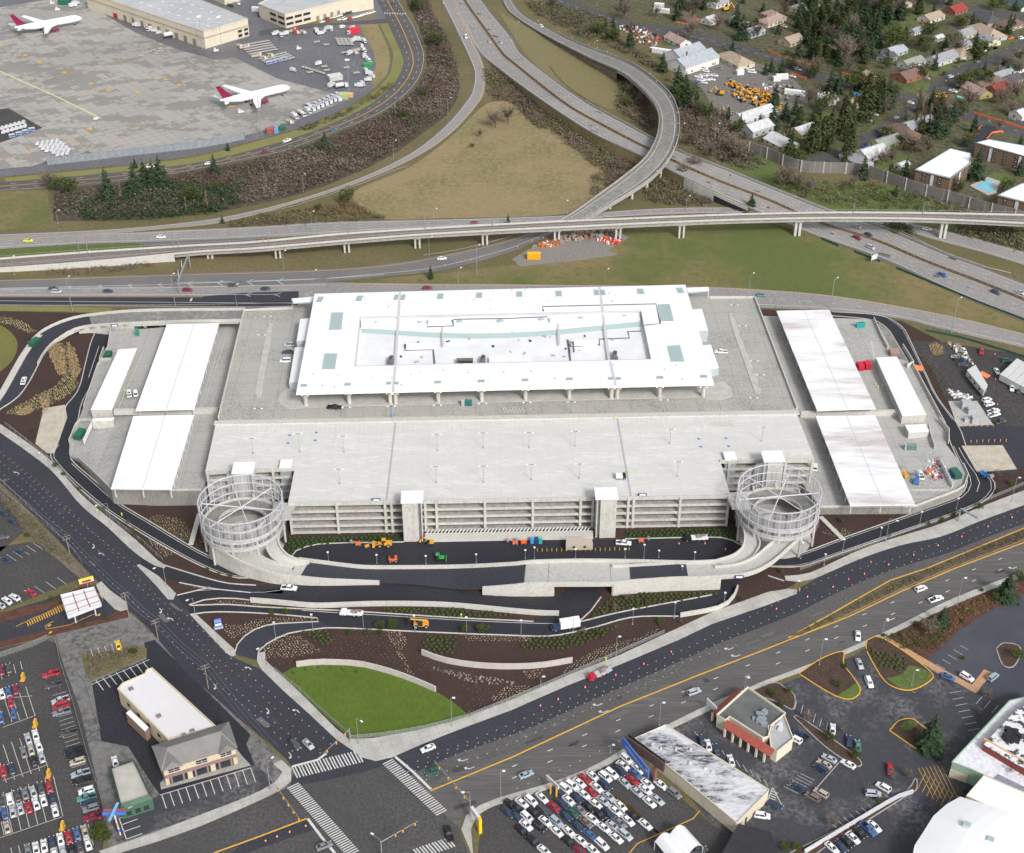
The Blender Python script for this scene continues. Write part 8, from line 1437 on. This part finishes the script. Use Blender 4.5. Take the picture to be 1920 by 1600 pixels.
# ================= GROUND EQUIPMENT =================
def proto(nm,parts):return nm,[(pn,mb.mesh(pn,mt))for pn,mb,mt in parts]
def place(pr,x,y,hd,base,cat,grp,z=.08,sc=1.0):
 nm,ps=pr;t=thing(nm,'',cat,G(x,y,z),grp,hd);t.scale=(sc,)*3
 for pn,me in ps:link(pn,me,t)
 return reg(t,base,x)
def bxm(*bs):
 m_=MB()
 for b in bs:m_.box(b[0],b[1],b[2],b[3],b[4]if len(b)>4 else 0,b[5]if len(b)>5 else 0)
 return m_
m_cw=M('container_white',(.62,.63,.64),(.5,.51,.52),1,rough=.5);m_cb=M('container_blue',(.05,.13,.38),rough=.5);m_bg=M('dolly_grey',(.45,.43,.4),(.35,.33,.31),1)
_d=MB();_d.box((0,0,.35),3,2.2,.5)
for k in range(8):
 a0,a1=math.pi*k/8,math.pi*(k+1)/8;P=[(-1.4,-1.05*math.cos(a0),.85+1.1*math.sin(a0)),(1.4,-1.05*math.cos(a0),.85+1.1*math.sin(a0)),(1.4,-1.05*math.cos(a1),.85+1.1*math.sin(a1)),(-1.4,-1.05*math.cos(a1),.85+1.1*math.sin(a1))];_d.add(P,[(0,1,2,3)]);_d.add([P[0],P[3],(-1.4,0,.85)],[(0,1,2)]);_d.add([P[1],P[2],(1.4,0,.85)],[(0,1,2)])
ULD=proto('cargo_container',[('shell',_d,m_cw),('base',bxm(((0,0,0),3.2,2.3,.3)),m_dark)])
CART=proto('baggage_cart',[('body',bxm(((0,0,.5),3.4,1.8,.2),((-1.6,0,.5),.15,1.8,1.5),((1.6,0,.5),.15,1.8,1.5)),m_cw),('canopy',bxm(((0,0,2),3.5,1.9,.15)),m_cw),('curtain',bxm(((0,-.85,.7),3,.1,1.2),((0,.85,.7),3,.1,1.2)),m_cb)])
DOL=proto('flat_dolly',[('bed',bxm(((0,0,.4),3.6,2.2,.25)),m_bg),('towbar',bxm(((2.2,0,.4),1.0,.15,.15)),m_dark)])
TUG=proto('service_truck',[('cab',bxm(((1.9,0,.5),1.7,2,1.7)),m_cw),('windscreen',bxm(((2.5,0,1.35),.6,1.8,.7)),m_glass),('box',bxm(((-.9,0,.6),4,2.2,2.3)),m_cw),('wheel',bxm(((1.8,0,0),.9,2.1,.7),((-1.8,0,0),.9,2.1,.7)),m_tyre)])
TNK=MB();TNK.tube((-3.2,0,1.9),(1.2,0,1.9),1.15,n=10)
TANK=proto('tank_truck',[('cab',bxm(((2.7,0,.5),1.8,2.2,1.9)),m_cw),('windscreen',bxm(((3.4,0,1.4),.5,2,.8)),m_glass),('tank',TNK,m_cw),('chassis',bxm(((-.2,0,.4),6.6,1.8,.4)),m_dark)])
TRC=proto('baggage_tractor',[('body',bxm(((0,0,.3),2.8,1.5,.8),((-.5,0,1.1),1.0,1.4,.9)),m_cw),('windscreen',bxm(((0,0,1.2),.1,1.3,.7)),m_glass)])
SPL=proto('loader_lift',[('frame',bxm(((0,0,.3),7,2.8,.8),((1.5,0,1.2),3.5,2.6,.3)),M('loader_cream',(.5,.45,.36),(.4,.35,.28),1)),('cab',bxm(((3,-.8,1.1),1.2,1.0,1.6)),m_cw)])
ga='ground equipment on the apron';ha=head((100,280),(160,270));hb_=head((480,150),(530,180))
for r in range(5):
 for k in range(6):
  if r*6+k in(5,29,4):continue
  place(ULD,71+r*9+k*5.5+(k%2),270+k*4.3-r*1.3+2,ha+1.2,'dome-topped white cargo container in the block by the blast fence','container','dome-topped cargo containers')
for r in range(2):
 for k in range(6):place(ULD,4+k*8+r*3,243-k*2.2+r*7,ha+1.2,'dome-topped white cargo container on the dark pad at left','container','dome-topped cargo containers')
for x,y in((23,258),(36,254),(48,250),(60,246)):place(CART,x,y,ha,'white baggage cart on the dark pad at left','baggage cart','baggage carts')
for x,y in((264,105),(272,101),(280,98),(288,95),(296,97),(300,92),(292,101),(303,97)):place(DOL,x,y,ha,'grey dolly in the middle of the apron','dolly','flat dollies')
for r in range(5):
 for k in range(6):place(DOL,455+k*9+r*4,83+r*4-k*1.6+3,ha,'flat dolly in the upper dolly block of the equipment yard','dolly','flat dollies')
for r in range(4):
 for k in range(6):place(DOL,500+k*8.6+r*5-10,108+r*3.2-k*2.2+3,ha,'flat dolly in the lower dolly block of the equipment yard','dolly','flat dollies')
for r in range(4):
 for k in range(4):place(DOL,632+k*7.5+r*1.6,74+r*3.4,hb_,'flat dolly in the right dolly block of the equipment yard','dolly','flat dollies')
for i in range(7):place(DOL,569+i*6.2,127+i*1.9,hb_,'small flat dolly in the string across the equipment yard','dolly','flat dollies')
for x,y in((581,137),(613,133),(608,126),(594,80),(612,85),(650,128),(668,138),(645,100)):place(DOL,x,y,ha,'single flat dolly scattered in the equipment yard','dolly','flat dollies',sc=1.2)
for x,y in((504,121),(512,119),(523,116),(532,113),(519,117)):place(CART,x,y,ha,'blue and white baggage cart in the line beside the dollies','baggage cart','baggage carts')
for r in range(3):
 for k in range(6):place(CART,589+k*8-r*3+4,205-k*3.6+r*5-6,hb_,'blue and white baggage cart in the block at the apron edge','baggage cart','baggage carts',sc=1.15)
for x,y in((579,203),(635,190)):place(CART,x,y,hb_,'blue and white baggage cart beside the carts block','baggage cart','baggage carts',sc=1.3)
for x,y in((553,222),(578,212)):place(TUG,x,y,hb_,'white service truck at the lower edge of the apron','truck',ga,sc=1.1)
place(TANK,566,217,hb_,'white tank truck at the lower edge of the apron','tank truck','tank trucks',sc=1.1);place(TANK,640,165,ha,'white tank truck behind the floodlight mast','tank truck','tank trucks',sc=1.2);place(TANK,318,70,head((300,72),(330,66)),'grey tank truck beside the cargo building','tank truck','tank trucks',sc=1.3);place(TANK,332,68,head((300,72),(330,66)),'grey tank truck beside the cargo building','tank truck','tank trucks',sc=1.3)
for x,y in((516,66),(527,69),(534,66),(593,61),(601,65),(608,62),(616,56),(622,58),(642,53),(660,55),(655,64),(663,78),(672,77),(683,80),(679,90),(682,97),(685,110),(655,103),(550,134),(596,122),(684,108),(691,116),(693,124),(687,136),(693,140),(697,146),(690,152),(680,160),(673,163),(622,163),(262,46),(270,50),(256,50),(282,58),(278,53),(290,60),(297,64),(304,60),(136,13),(142,10)):place(TUG,x,y,R.uniform(0,6.28),'white service truck in the airport equipment yard','truck',ga,sc=R.uniform(.75,1.15))
for x,y in((451,212),(560,93),(108,20),(142,38),(405,97),(140,12),(98,8)):place(TRC,x,y,ha,'small white baggage tractor on the apron','tractor','baggage tractors',sc=1.3)
for x,y in((545,60),(556,62),(568,62),(495,110),(480,106),(508,105),(665,100),(670,95),(450,88),(458,90),(543,230)):place(SPL,x,y,R.choice((ha,hb_)),'cream cargo loader in the equipment yard','loader','cargo loaders')
def colbox(x,y,c,L,D,H,hd,label,cat='container',nm='shipping_container',z=.1,parts_=True):
 t=thing(nm,label,cat,G(x,y,z),None,hd);mt=M('box_'+'_'.join(str(int(q*100))for q in c),c,tuple(q*.8 for q in c),1.2,rough=.6);part(bxm(((0,0,0),L,D,H)),'body',mt,t,False);part(bxm(((0,0,H),L*1.01,D*1.01,.12)),'lid',M('lid_'+mt.name,tuple(min(1,q*1.25)for q in c),rough=.6),t,False);return t
colbox(508,249,(.3,.08,.07),6,3,2.8,ha,'maroon shipping container beside the apron fence');colbox(518,247,(.12,.3,.5),6,2.6,2.6,ha+1.3,'blue shipping container beside the apron fence');colbox(530,242,(.03,.13,.06),5.5,3,2,ha+1.2,'dark green open skip beside the apron fence');colbox(663,62,(.55,.03,.05),8,4,3.5,ha,'red and white box trailer at the equipment yard edge');colbox(691,125,(.04,.25,.1),6,5,2.4,0,'green waste container at the equipment yard edge');colbox(628,149,(.5,.5,.48),9,6,3,ha,'grey and blue workshop box in the equipment yard','hut','site_hut');colbox(555,60,(.35,.04,.04),3,8,2,0,'red steel frame at the top of the equipment yard','rack','equipment_rack');colbox(122,8,(.02,.13,.08),9,5,3.5,0,'dark green shed near the far airliner','shed','shed');colbox(645,184,(.35,.42,.2),6,5,3,0,'pale green covered stack by the carts block','stack','covered_stack');colbox(658,182,(.6,.35,.18),3,3,2.4,0,'orange covered pallet by the carts block','pallet','covered_pallet')
for x,y,L_,hd_,lb in((1240,100,13,-.45,'white semi trailer box behind the trees at the contractor yard'),(1240,24,12,-.3,'white box trailer beside the top middle road'),(1236,14,7,-.3,'cream box trailer behind the white one at the top middle road'),(1490,178,13,-.35,'long white box trailer right of the yellow machines'),(1456,152,5,.2,'small white box van body above the yellow machines'),(1466,148,8,.1,'white tent-like container above the yellow machines'),(487,22,12,-.35,'white semi trailer at the cargo building'),(1387,140,5,.3,'white storage container beside the tan office house')):colbox(x,y,(.68,.69,.7),L_,2.7,3,hd_,lb,'trailer','box_trailer')
colbox(1001,485,(.85,.38,.02),6.6,2.6,3.0,0,'bright orange box trailer on the gravel works area','trailer','box_trailer');colbox(1610,178,(.06,.2,.5),6,4,.6,-.3,'bright blue tarpaulin roof among the houses','shelter','tarp_shelter');colbox(1803,184,(.2,.5,.4),6,2,.8,-.3,'upturned pale green boat by the houses','boat','small_boat')
colbox(1720,691,(.84,.2,.08),4.5,4,.4,-.3,'orange road plate stack on the right service road','plate','steel_plate',z=.12);colbox(1845,704,(.84,.2,.08),3,4.5,.4,.6,'orange plate stack beside the grey trailer','plate','steel_plate')
colbox(150,818,(.02,.12,.07),3,5.5,2,RAD(-10),'dark green waste skip in the left wash yard','skip','waste_skip',z=2.2);colbox(65,645,(.02,.1,.06),3,6,1.8,RAD(-20),'dark green skip on the approach ramp','skip','waste_skip',z=.5);colbox(203,668,(.02,.1,.06),3,4,1.6,0,'dark green skip with rubble in the wash wing corner','skip','waste_skip',z=4);colbox(1791,892,(.03,.1,.08),3,5,2,.2,'dark skip filled with scrap in the right corner yard','skip','waste_skip',z=3.4);colbox(1676,657+8,(.3,.2,.16),4,4,2,0,'skip of rubble behind the right wash house','skip','waste_skip',z=3.4)
for i,c in enumerate(((.06,.3,.6),(.03,.06,.15),(.05,.4,.38))):colbox(998+i*7.6,1018,c,1.3,1.3,2.3,0,('blue','navy','teal')[i]+' portable toilet in the courtyard row','portable toilet','portable_toilet')
for i in range(4):t=colbox(1608+i*3.6,614-i*.3,(.03,.32,.33),1.3,1.3,2.3,0,('leftmost','second','third','rightmost')[i]+' teal portable toilet on the right wash deck','portable toilet','portable_toilet',z=3.35)
for i,c in enumerate(((.4,.42,.42),(.03,.15,.14),(.03,.15,.16))):colbox(868+i*7,760,c,1.3,1.3,2.3,0,('grey','middle dark teal','right dark teal')[i]+' portable toilet on the garage plaza','portable toilet','portable_toilet',z=ZD+.15)
for i in range(6):t=colbox(1698+i*3.8,843,(.3,.42,.4),1.2,1.2,2.3,0,'pale portable toilet number '+('one','two','three','four','five','six')[i]+' from the left in the row by the low store','portable toilet','portable_toilet',z=3.35)
colbox(258,627,(.02,.22,.18),1.4,2.6,2.3,.2,'green portable toilet under the approach ramp','portable toilet','portable_toilet',z=5.5);colbox(1612,692,(.5,.02,.05),2.6,3.6,2.6,.2,'left red pressure machine on the right wash deck','machine','wash_machine',z=3.4);colbox(1625,690,(.5,.02,.05),2.6,3.6,2.6,.2,'right red pressure machine on the right wash deck','machine','wash_machine',z=3.4)
def truck(x,y,hd,cab,body,label,L=7,H=2.4,box=True,nm='box_truck',z=.12):
 t=thing(nm,label,'truck',G(x,y,z),None,hd);part(bxm(((L*.38,0,.5),L*.24,2.1,1.5)),'cab',M('truck_cab_'+cab,PAINT[cab],rough=.4),t,False);part(bxm(((L*.44,0,1.25),L*.1,1.9,.65)),'windscreen',m_glass,t,False);part(bxm(((L*.52,0,.5),L*.1,2.0,.9)),'hood',MATS['truck_cab_'+cab],t,False)
 part(bxm(((-L*.12,0,.8),L*.72,2.4,H if box else.5)),'cargo_box' if box else 'flatbed',M('truck_body_'+body,PAINT[body],rough=.5),t,False)
 for sx in(.42,-.1,-.3):
  for sy in(-.95,.95):link('wheel',WHB,t,(L*sx,sy,.45))
 if not box:part(bxm(((-L*.1,.3,1.3),2,1,.9),((-L*.3,-.4,1.3),1.5,1,.5),((-L*.25,0,2.2),L*.5,.2,.15)),'equipment_load',M('mixed_load',(.4,.35,.3),(.15,.12,.12),1.5),t,False)
 return t
truck(1062,1178,head((1062,1178),(1030,1183)),'navy','white','white box truck with dark blue cab on the frontage drive',9.5,2.9);truck(661,1153,head((661,1153),(640,1152)),'white','white','white utility truck with rack on the frontage drive',7.5,2,False,'utility_truck');truck(1125,1266,head((1125,1266),(1104,1276)),'red','silver','red flatbed truck with tools stopped on the new boulevard lanes',8.5,2,False,'flatbed_truck');truck(1306,1012,head((1306,1012),(1285,1013)),'black','white','dark crane truck with white load in the courtyard',8.5,2,False,'crane_truck');truck(1163,897,0,'black','white','small white and black utility cart on the top deck',3.6,.9,True,'utility_cart',ZD+.1)
def machine(x,y,hd,kind,label,col=None,z=.12,sc=1.0,grp=None):
 mt=col or m_yel;t=thing(kind,label or '','construction machine',G(x,y,z),grp,hd);t.scale=(sc,)*3
 if kind=='wheel_loader':
  part(bxm(((-1.6,0,.9),3,2,1.2),((1.4,0,.9),1.6,1.6,.7)),'body',mt,t,False);part(bxm(((0,0,1.4),1.4,1.5,1.7)),'cab',m_glass,t,False);part(bxm(((0,0,3.1),1.6,1.7,.2)),'cab_roof',mt,t,False);part(bxm(((3.9,0,.2),1.0,2.8,1.2)),'bucket',mt,t,False);part(MB().tube((1.5,.7,1.5),(3.6,.7,.8),.2).tube((1.5,-.7,1.5),(3.6,-.7,.8),.2),'arm',mt,t,False)
  for sx in(-1.8,1.5):
   for sy in(-1.1,1.1):o=link('wheel',WHB,t,(sx,sy,.8));o.scale=(1.9,)*3
 elif kind=='excavator':
  part(bxm(((0,-1,0),3.6,.6,.8),((0,1,0),3.6,.6,.8)),'track',m_tyre,t,False);part(bxm(((-.5,0,.9),3.2,2.4,1.1)),'body',mt,t,False);part(bxm(((.7,.7,1.1),1.3,1.0,1.7)),'cab',m_glass,t,False);part(MB().tube((.8,-.3,1.8),(3.2,-.3,4.2),.32,.26),'boom',mt,t,False);part(MB().tube((3.2,-.3,4.2),(5,-.3,2.0),.24,.2),'stick',mt,t,False);part(bxm(((5,-.3,1.1),.9,1.1,.9)),'bucket',mt,t,False)
 elif kind=='bulldozer':
  part(bxm(((0,-1,0),3.6,.6,1),((0,1,0),3.6,.6,1)),'track',m_tyre,t,False);part(bxm(((.4,0,.8),2.8,1.3,1.0)),'body',mt,t,False);part(bxm(((-.9,0,1.2),1.3,1.5,1.6)),'cab',m_glass,t,False);part(bxm(((-.9,0,2.8),1.5,1.7,.15)),'cab_roof',mt,t,False);part(bxm(((2.5,0,.1),.3,3.2,1.2)),'blade',mt,t,False)
 elif kind=='skid_steer':
  part(bxm(((0,0,.4),2.4,1.5,.9)),'body',mt,t,False);part(bxm(((-.1,0,1.3),1.1,1.2,.9)),'cab',m_dark,t,False);part(bxm(((1.8,0,.1),.7,1.7,.5)),'bucket',m_dark,t,False)
  for sx in(-.8,.8):
   for sy in(-.85,.85):link('wheel',WHB,t,(sx,sy,.42))
 elif kind=='telehandler':
  part(bxm(((0,0,.6),4.6,1.6,.9)),'body',mt,t,False);part(bxm(((.2,.7,1.1),1.4,.9,1.4)),'cab',m_glass,t,False);part(MB().tube((-2,-.5,2),(3.4,-.5,2.6),.3,.24),'boom',mt,t,False);part(bxm(((3.8,-.4,1.2),.3,2.2,1.6)),'fork_frame',m_dark,t,False)
  for sx in(-1.6,1.6):
   for sy in(-1,1):o=link('wheel',WHB,t,(sx,sy,.65));o.scale=(1.5,)*3
 elif kind=='boom_lift':
  part(bxm(((0,0,.5),2.6,1.8,.9)),'body',mt,t,False);part(MB().tube((-1,0,1.2),(2.8,0,2.2),.2),'boom',mt,t,False);part(bxm(((3.3,0,1.6),.9,1.6,1.0)),'basket',m_steel,t,False)
  for sx in(-.9,.9):
   for sy in(-.9,.9):link('wheel',WHB,t,(sx,sy,.42))
 if not label:reg(t,{'excavator':'yellow excavator','bulldozer':'yellow bulldozer','wheel_loader':'yellow wheel loader'}[kind]+' in the crowded contractor yard',x);t['group']='yellow machines in the contractor yard'
 return t
m_og=M('lift_orange',(.65,.16,.07),rough=.5);m_bl=M('lift_blue',(.05,.18,.45),rough=.5)
machine(720,1024,math.pi,'wheel_loader','yellow wheel loader in front of the left stair tower',sc=.95);machine(806,1020,math.pi,'excavator','small yellow excavator right of the left stair tower',sc=.7);machine(737,1052,.1,'skid_steer','orange skid steer in the middle of the courtyard',m_og,sc=1.3);machine(825,1050,0,'bulldozer','green trencher in the middle of the courtyard',M('machine_green',(.04,.35,.08),rough=.5),sc=.9);machine(790,1175,math.pi,'telehandler','yellow telehandler on the frontage drive',sc=1.1);machine(672,1022,math.pi,'boom_lift','red lift folded by the left garage front',m_og,sc=.8);machine(688,1026,.5,'boom_lift','small yellow lift left of the wheel loader',None,sc=.6);machine(966,1020,math.pi,'boom_lift','red boom lift left of the portable toilets',m_og,sc=.8);machine(982,1019,math.pi,'boom_lift','orange boom lift left of the portable toilets',m_orange,sc=.8);machine(1202,1016,0,'boom_lift','red boom lift at the courtyard kerb right of the white pickup',m_og,sc=.8)
machine(1717,906,1.3,'boom_lift','blue boom lift in the cluttered right wash yard',m_bl,3.4,1.1);machine(1843,893,-1.1,'boom_lift','blue boom lift beside the stained pad at right',m_bl,sc=1.2);machine(1696,894,1.9,'boom_lift','yellow machine half under the right canopy',None,3.4);machine(1740,888,.4,'boom_lift','red lift in the cluttered right wash yard',m_og,3.4,.8);machine(1757,184,.3,'wheel_loader','yellow loader at the neighbourhood road works',sc=.9);machine(1768,182,2,'wheel_loader','yellow backhoe at the neighbourhood road works',sc=.9);machine(1361,20,.5,'excavator','yellow excavator with raised arm at the top of the yard',sc=1.3);machine(782,1171,2,'skid_steer','small white machine left of the telehandler',m_white)
machine(1350,178,2.8,'excavator','',sc=1.2)
for i in range(26):
 u=R.random();x=1368+92*u+R.uniform(-12,12);y=168+34*u+R.uniform(-14,12);machine(x,y,R.uniform(0,6.28),R.choice(('bulldozer','wheel_loader','excavator')),'',sc=.95)
def clutter(label,P,n,cols,s=1.0,z=.1,hz_=1.0):
 W_=[G(x,y)for x,y in P];pw=[(p.x,p.y)for p in W_];mb=MB();k=0
 while k<n:
  x,y=R.uniform(min(p[0]for p in pw),max(p[0]for p in pw)),R.uniform(min(p[1]for p in pw),max(p[1]for p in pw))
  if inpoly(x,y,pw):mb.box((x,y,z),s*R.uniform(.5,2.6),s*R.uniform(.4,1.2),hz_*R.uniform(.3,1.5),R.uniform(0,3.1),R.randrange(len(cols)));k+=1
 return solo(mb,'material_pile',cols,label,'material pile',kind='stuff')
K1=[M('pile_rust',(.28,.13,.09)),M('pile_wood',(.38,.3,.22)),M('pile_grey',(.3,.3,.3)),m_white,m_dark]
clutter('heaps of rusty steel and timber in the lower contractor yard',[(1340,205),(1365,200),(1395,225),(1370,235)],110,K1[:3]);clutter('scattered scrap and supplies across the contractor yard',[(1365,175),(1400,160),(1480,160),(1505,180),(1470,195),(1400,200)],170,K1);clutter('supplies piled behind the contractor sheds',[(1155,48),(1200,50),(1240,75),(1225,92),(1190,78)],120,[K1[2],K1[1],m_white,m_red,K1[4]]);clutter('stacked formwork and steel beneath the rail viaduct',[(1045,447),(1100,432),(1150,432),(1170,440),(1110,447),(1060,458),(990,468)],190,K1[:3]);clutter('bright barrels and barricades beside the branch ramp',[(1000,465),(1020,455),(1060,450),(1055,460),(1030,464)],60,[m_orange,m_yel,m_orange,m_white],.6);clutter('red and white barriers on the gravel works area',[(1118,452),(1130,446),(1165,452),(1160,460),(1135,458)],45,[m_red,m_white,m_orange],.7)
clutter('tools and material scattered in the right wash yard',[(1725,880),(1760,868),(1785,915),(1745,915)],55,[m_red,m_cb,K1[2],m_white,K1[1]],.6,3.4,.6);clutter('materials along the left wash wing under the ramp',[(255,625),(310,615),(300,635),(260,640)],30,K1[1:4],.6,6.5,.4);clutter('clutter along the noise side of the construction lot',[(1775,640),(1800,652),(1830,690),(1800,672)],60,[K1[1],m_white,K1[2]],.8);clutter('scrap and yard clutter between the neighbourhood houses',[(1525,180),(1560,170),(1575,190),(1540,205)],60,K1[1:4],.7);clutter('roof debris and supplies on the front frontage beds',[(800,1250),(830,1255),(970,1280),(960,1288),(880,1280)],110,[m_gravel,K1[2],m_gravel,K1[1]],.35,.08,.15);clutter('plaster-white rubble beside the electrical yard',[(1770,730),(1800,735),(1825,745),(1815,750),(1790,748)],50,[m_white,K1[2]],.8,.1,.4)
def person(x,y,z,label,col,hd=0):
 me=bpy.data.meshes.new('person');V=[(0,0,.95),(0,0,1.2),(0,0,1.42),(0,0,1.52),(0,0.02,1.68),(-.1,0,.9),(-.13,.05,.5),(-.14,0,.08),(-.14,.12,.04),(.1,0,.9),(.13,-.05,.5),(.14,-.08,.08),(.14,.04,.04),(-.2,0,1.4),(-.27,.03,1.12),(-.25,.15,.92),(.2,0,1.4),(.27,.03,1.12),(.25,.15,.92)]
 E=[(0,1),(1,2),(2,3),(3,4),(0,5),(5,6),(6,7),(7,8),(0,9),(9,10),(10,11),(11,12),(2,13),(13,14),(14,15),(2,16),(16,17),(17,18)];rd=[.15,.15,.14,.06,.11,.1,.07,.05,.05,.1,.07,.05,.05,.08,.05,.035,.08,.05,.035]
 me.from_pydata(V,E,[]);o=bpy.data.objects.new('person',me);COL.objects.link(o);md=o.modifiers.new('skin','SKIN');
 for i,r in enumerate(rd):me.skin_vertices[0].data[i].radius=(r,r)
 me.skin_vertices[0].data[0].use_root=True;o.modifiers.new('sub','SUBSURF').levels=1;me.materials.append(M('vest_'+col,{'lime':(.55,.8,.1),'orange':(.9,.25,.05)}[col]));o.location=G(x,y,z);o.rotation_euler=(0,0,hd);return tagp(o,label,'person','workers in bright jackets')
for x,y,z,lb,c in((183,962,.2,'worker in a lime jacket walking on the left street pavement','lime'),(229,968,.12,'worker in a lime jacket on the left service road','lime'),(234,735,5.5,'worker in a lime jacket beside the left wash house','lime'),(1179,888,ZD+.1,'worker in a lime jacket crouching on the top deck','lime'),(1155,788,ZD+.1,'worker in a lime jacket at the back of the top deck','lime'),(865,1157,.2,'worker in a lime jacket beside the frontage drive','lime'),(1136,1239,.2,'worker in a lime jacket on the boulevard pavement','lime'),(1127,1271,.1,'worker in an orange jacket beside the red flatbed truck','orange'),(1642,724,3.4,'left worker in a lime jacket on the right wash deck','lime'),(1646,729,3.4,'middle worker in a lime jacket on the right wash deck','lime'),(1654,727,3.4,'right worker in a lime jacket on the right wash deck','lime')):person(x,y,z,lb,c)
# ================= labels: look-alikes are told apart by their order across the photo =================
_w=['first','second','third','fourth','fifth','sixth','seventh','eighth','ninth','tenth']
def nth(i,n):
 if n==2:return('left one','right one')[i]
 if i==0:return 'leftmost'
 if i==n-1:return 'rightmost'
 def o(k):return _w[k]if k<10 else f'{k + 1}'+('th' if 10<(k+1)%100<14 else{1:'st',2:'nd',3:'rd'}.get((k+1)%10,'th'))
 return(o(i)+' from left')if i<=n/2 else(o(n-1-i)+' from right')
for base,L in REG.items():
 L.sort(key=lambda q:q[0])
 for i,(x,o)in enumerate(L):o['label']=base if len(L)==1 else f'{base}, {nth(i, len(L))}'
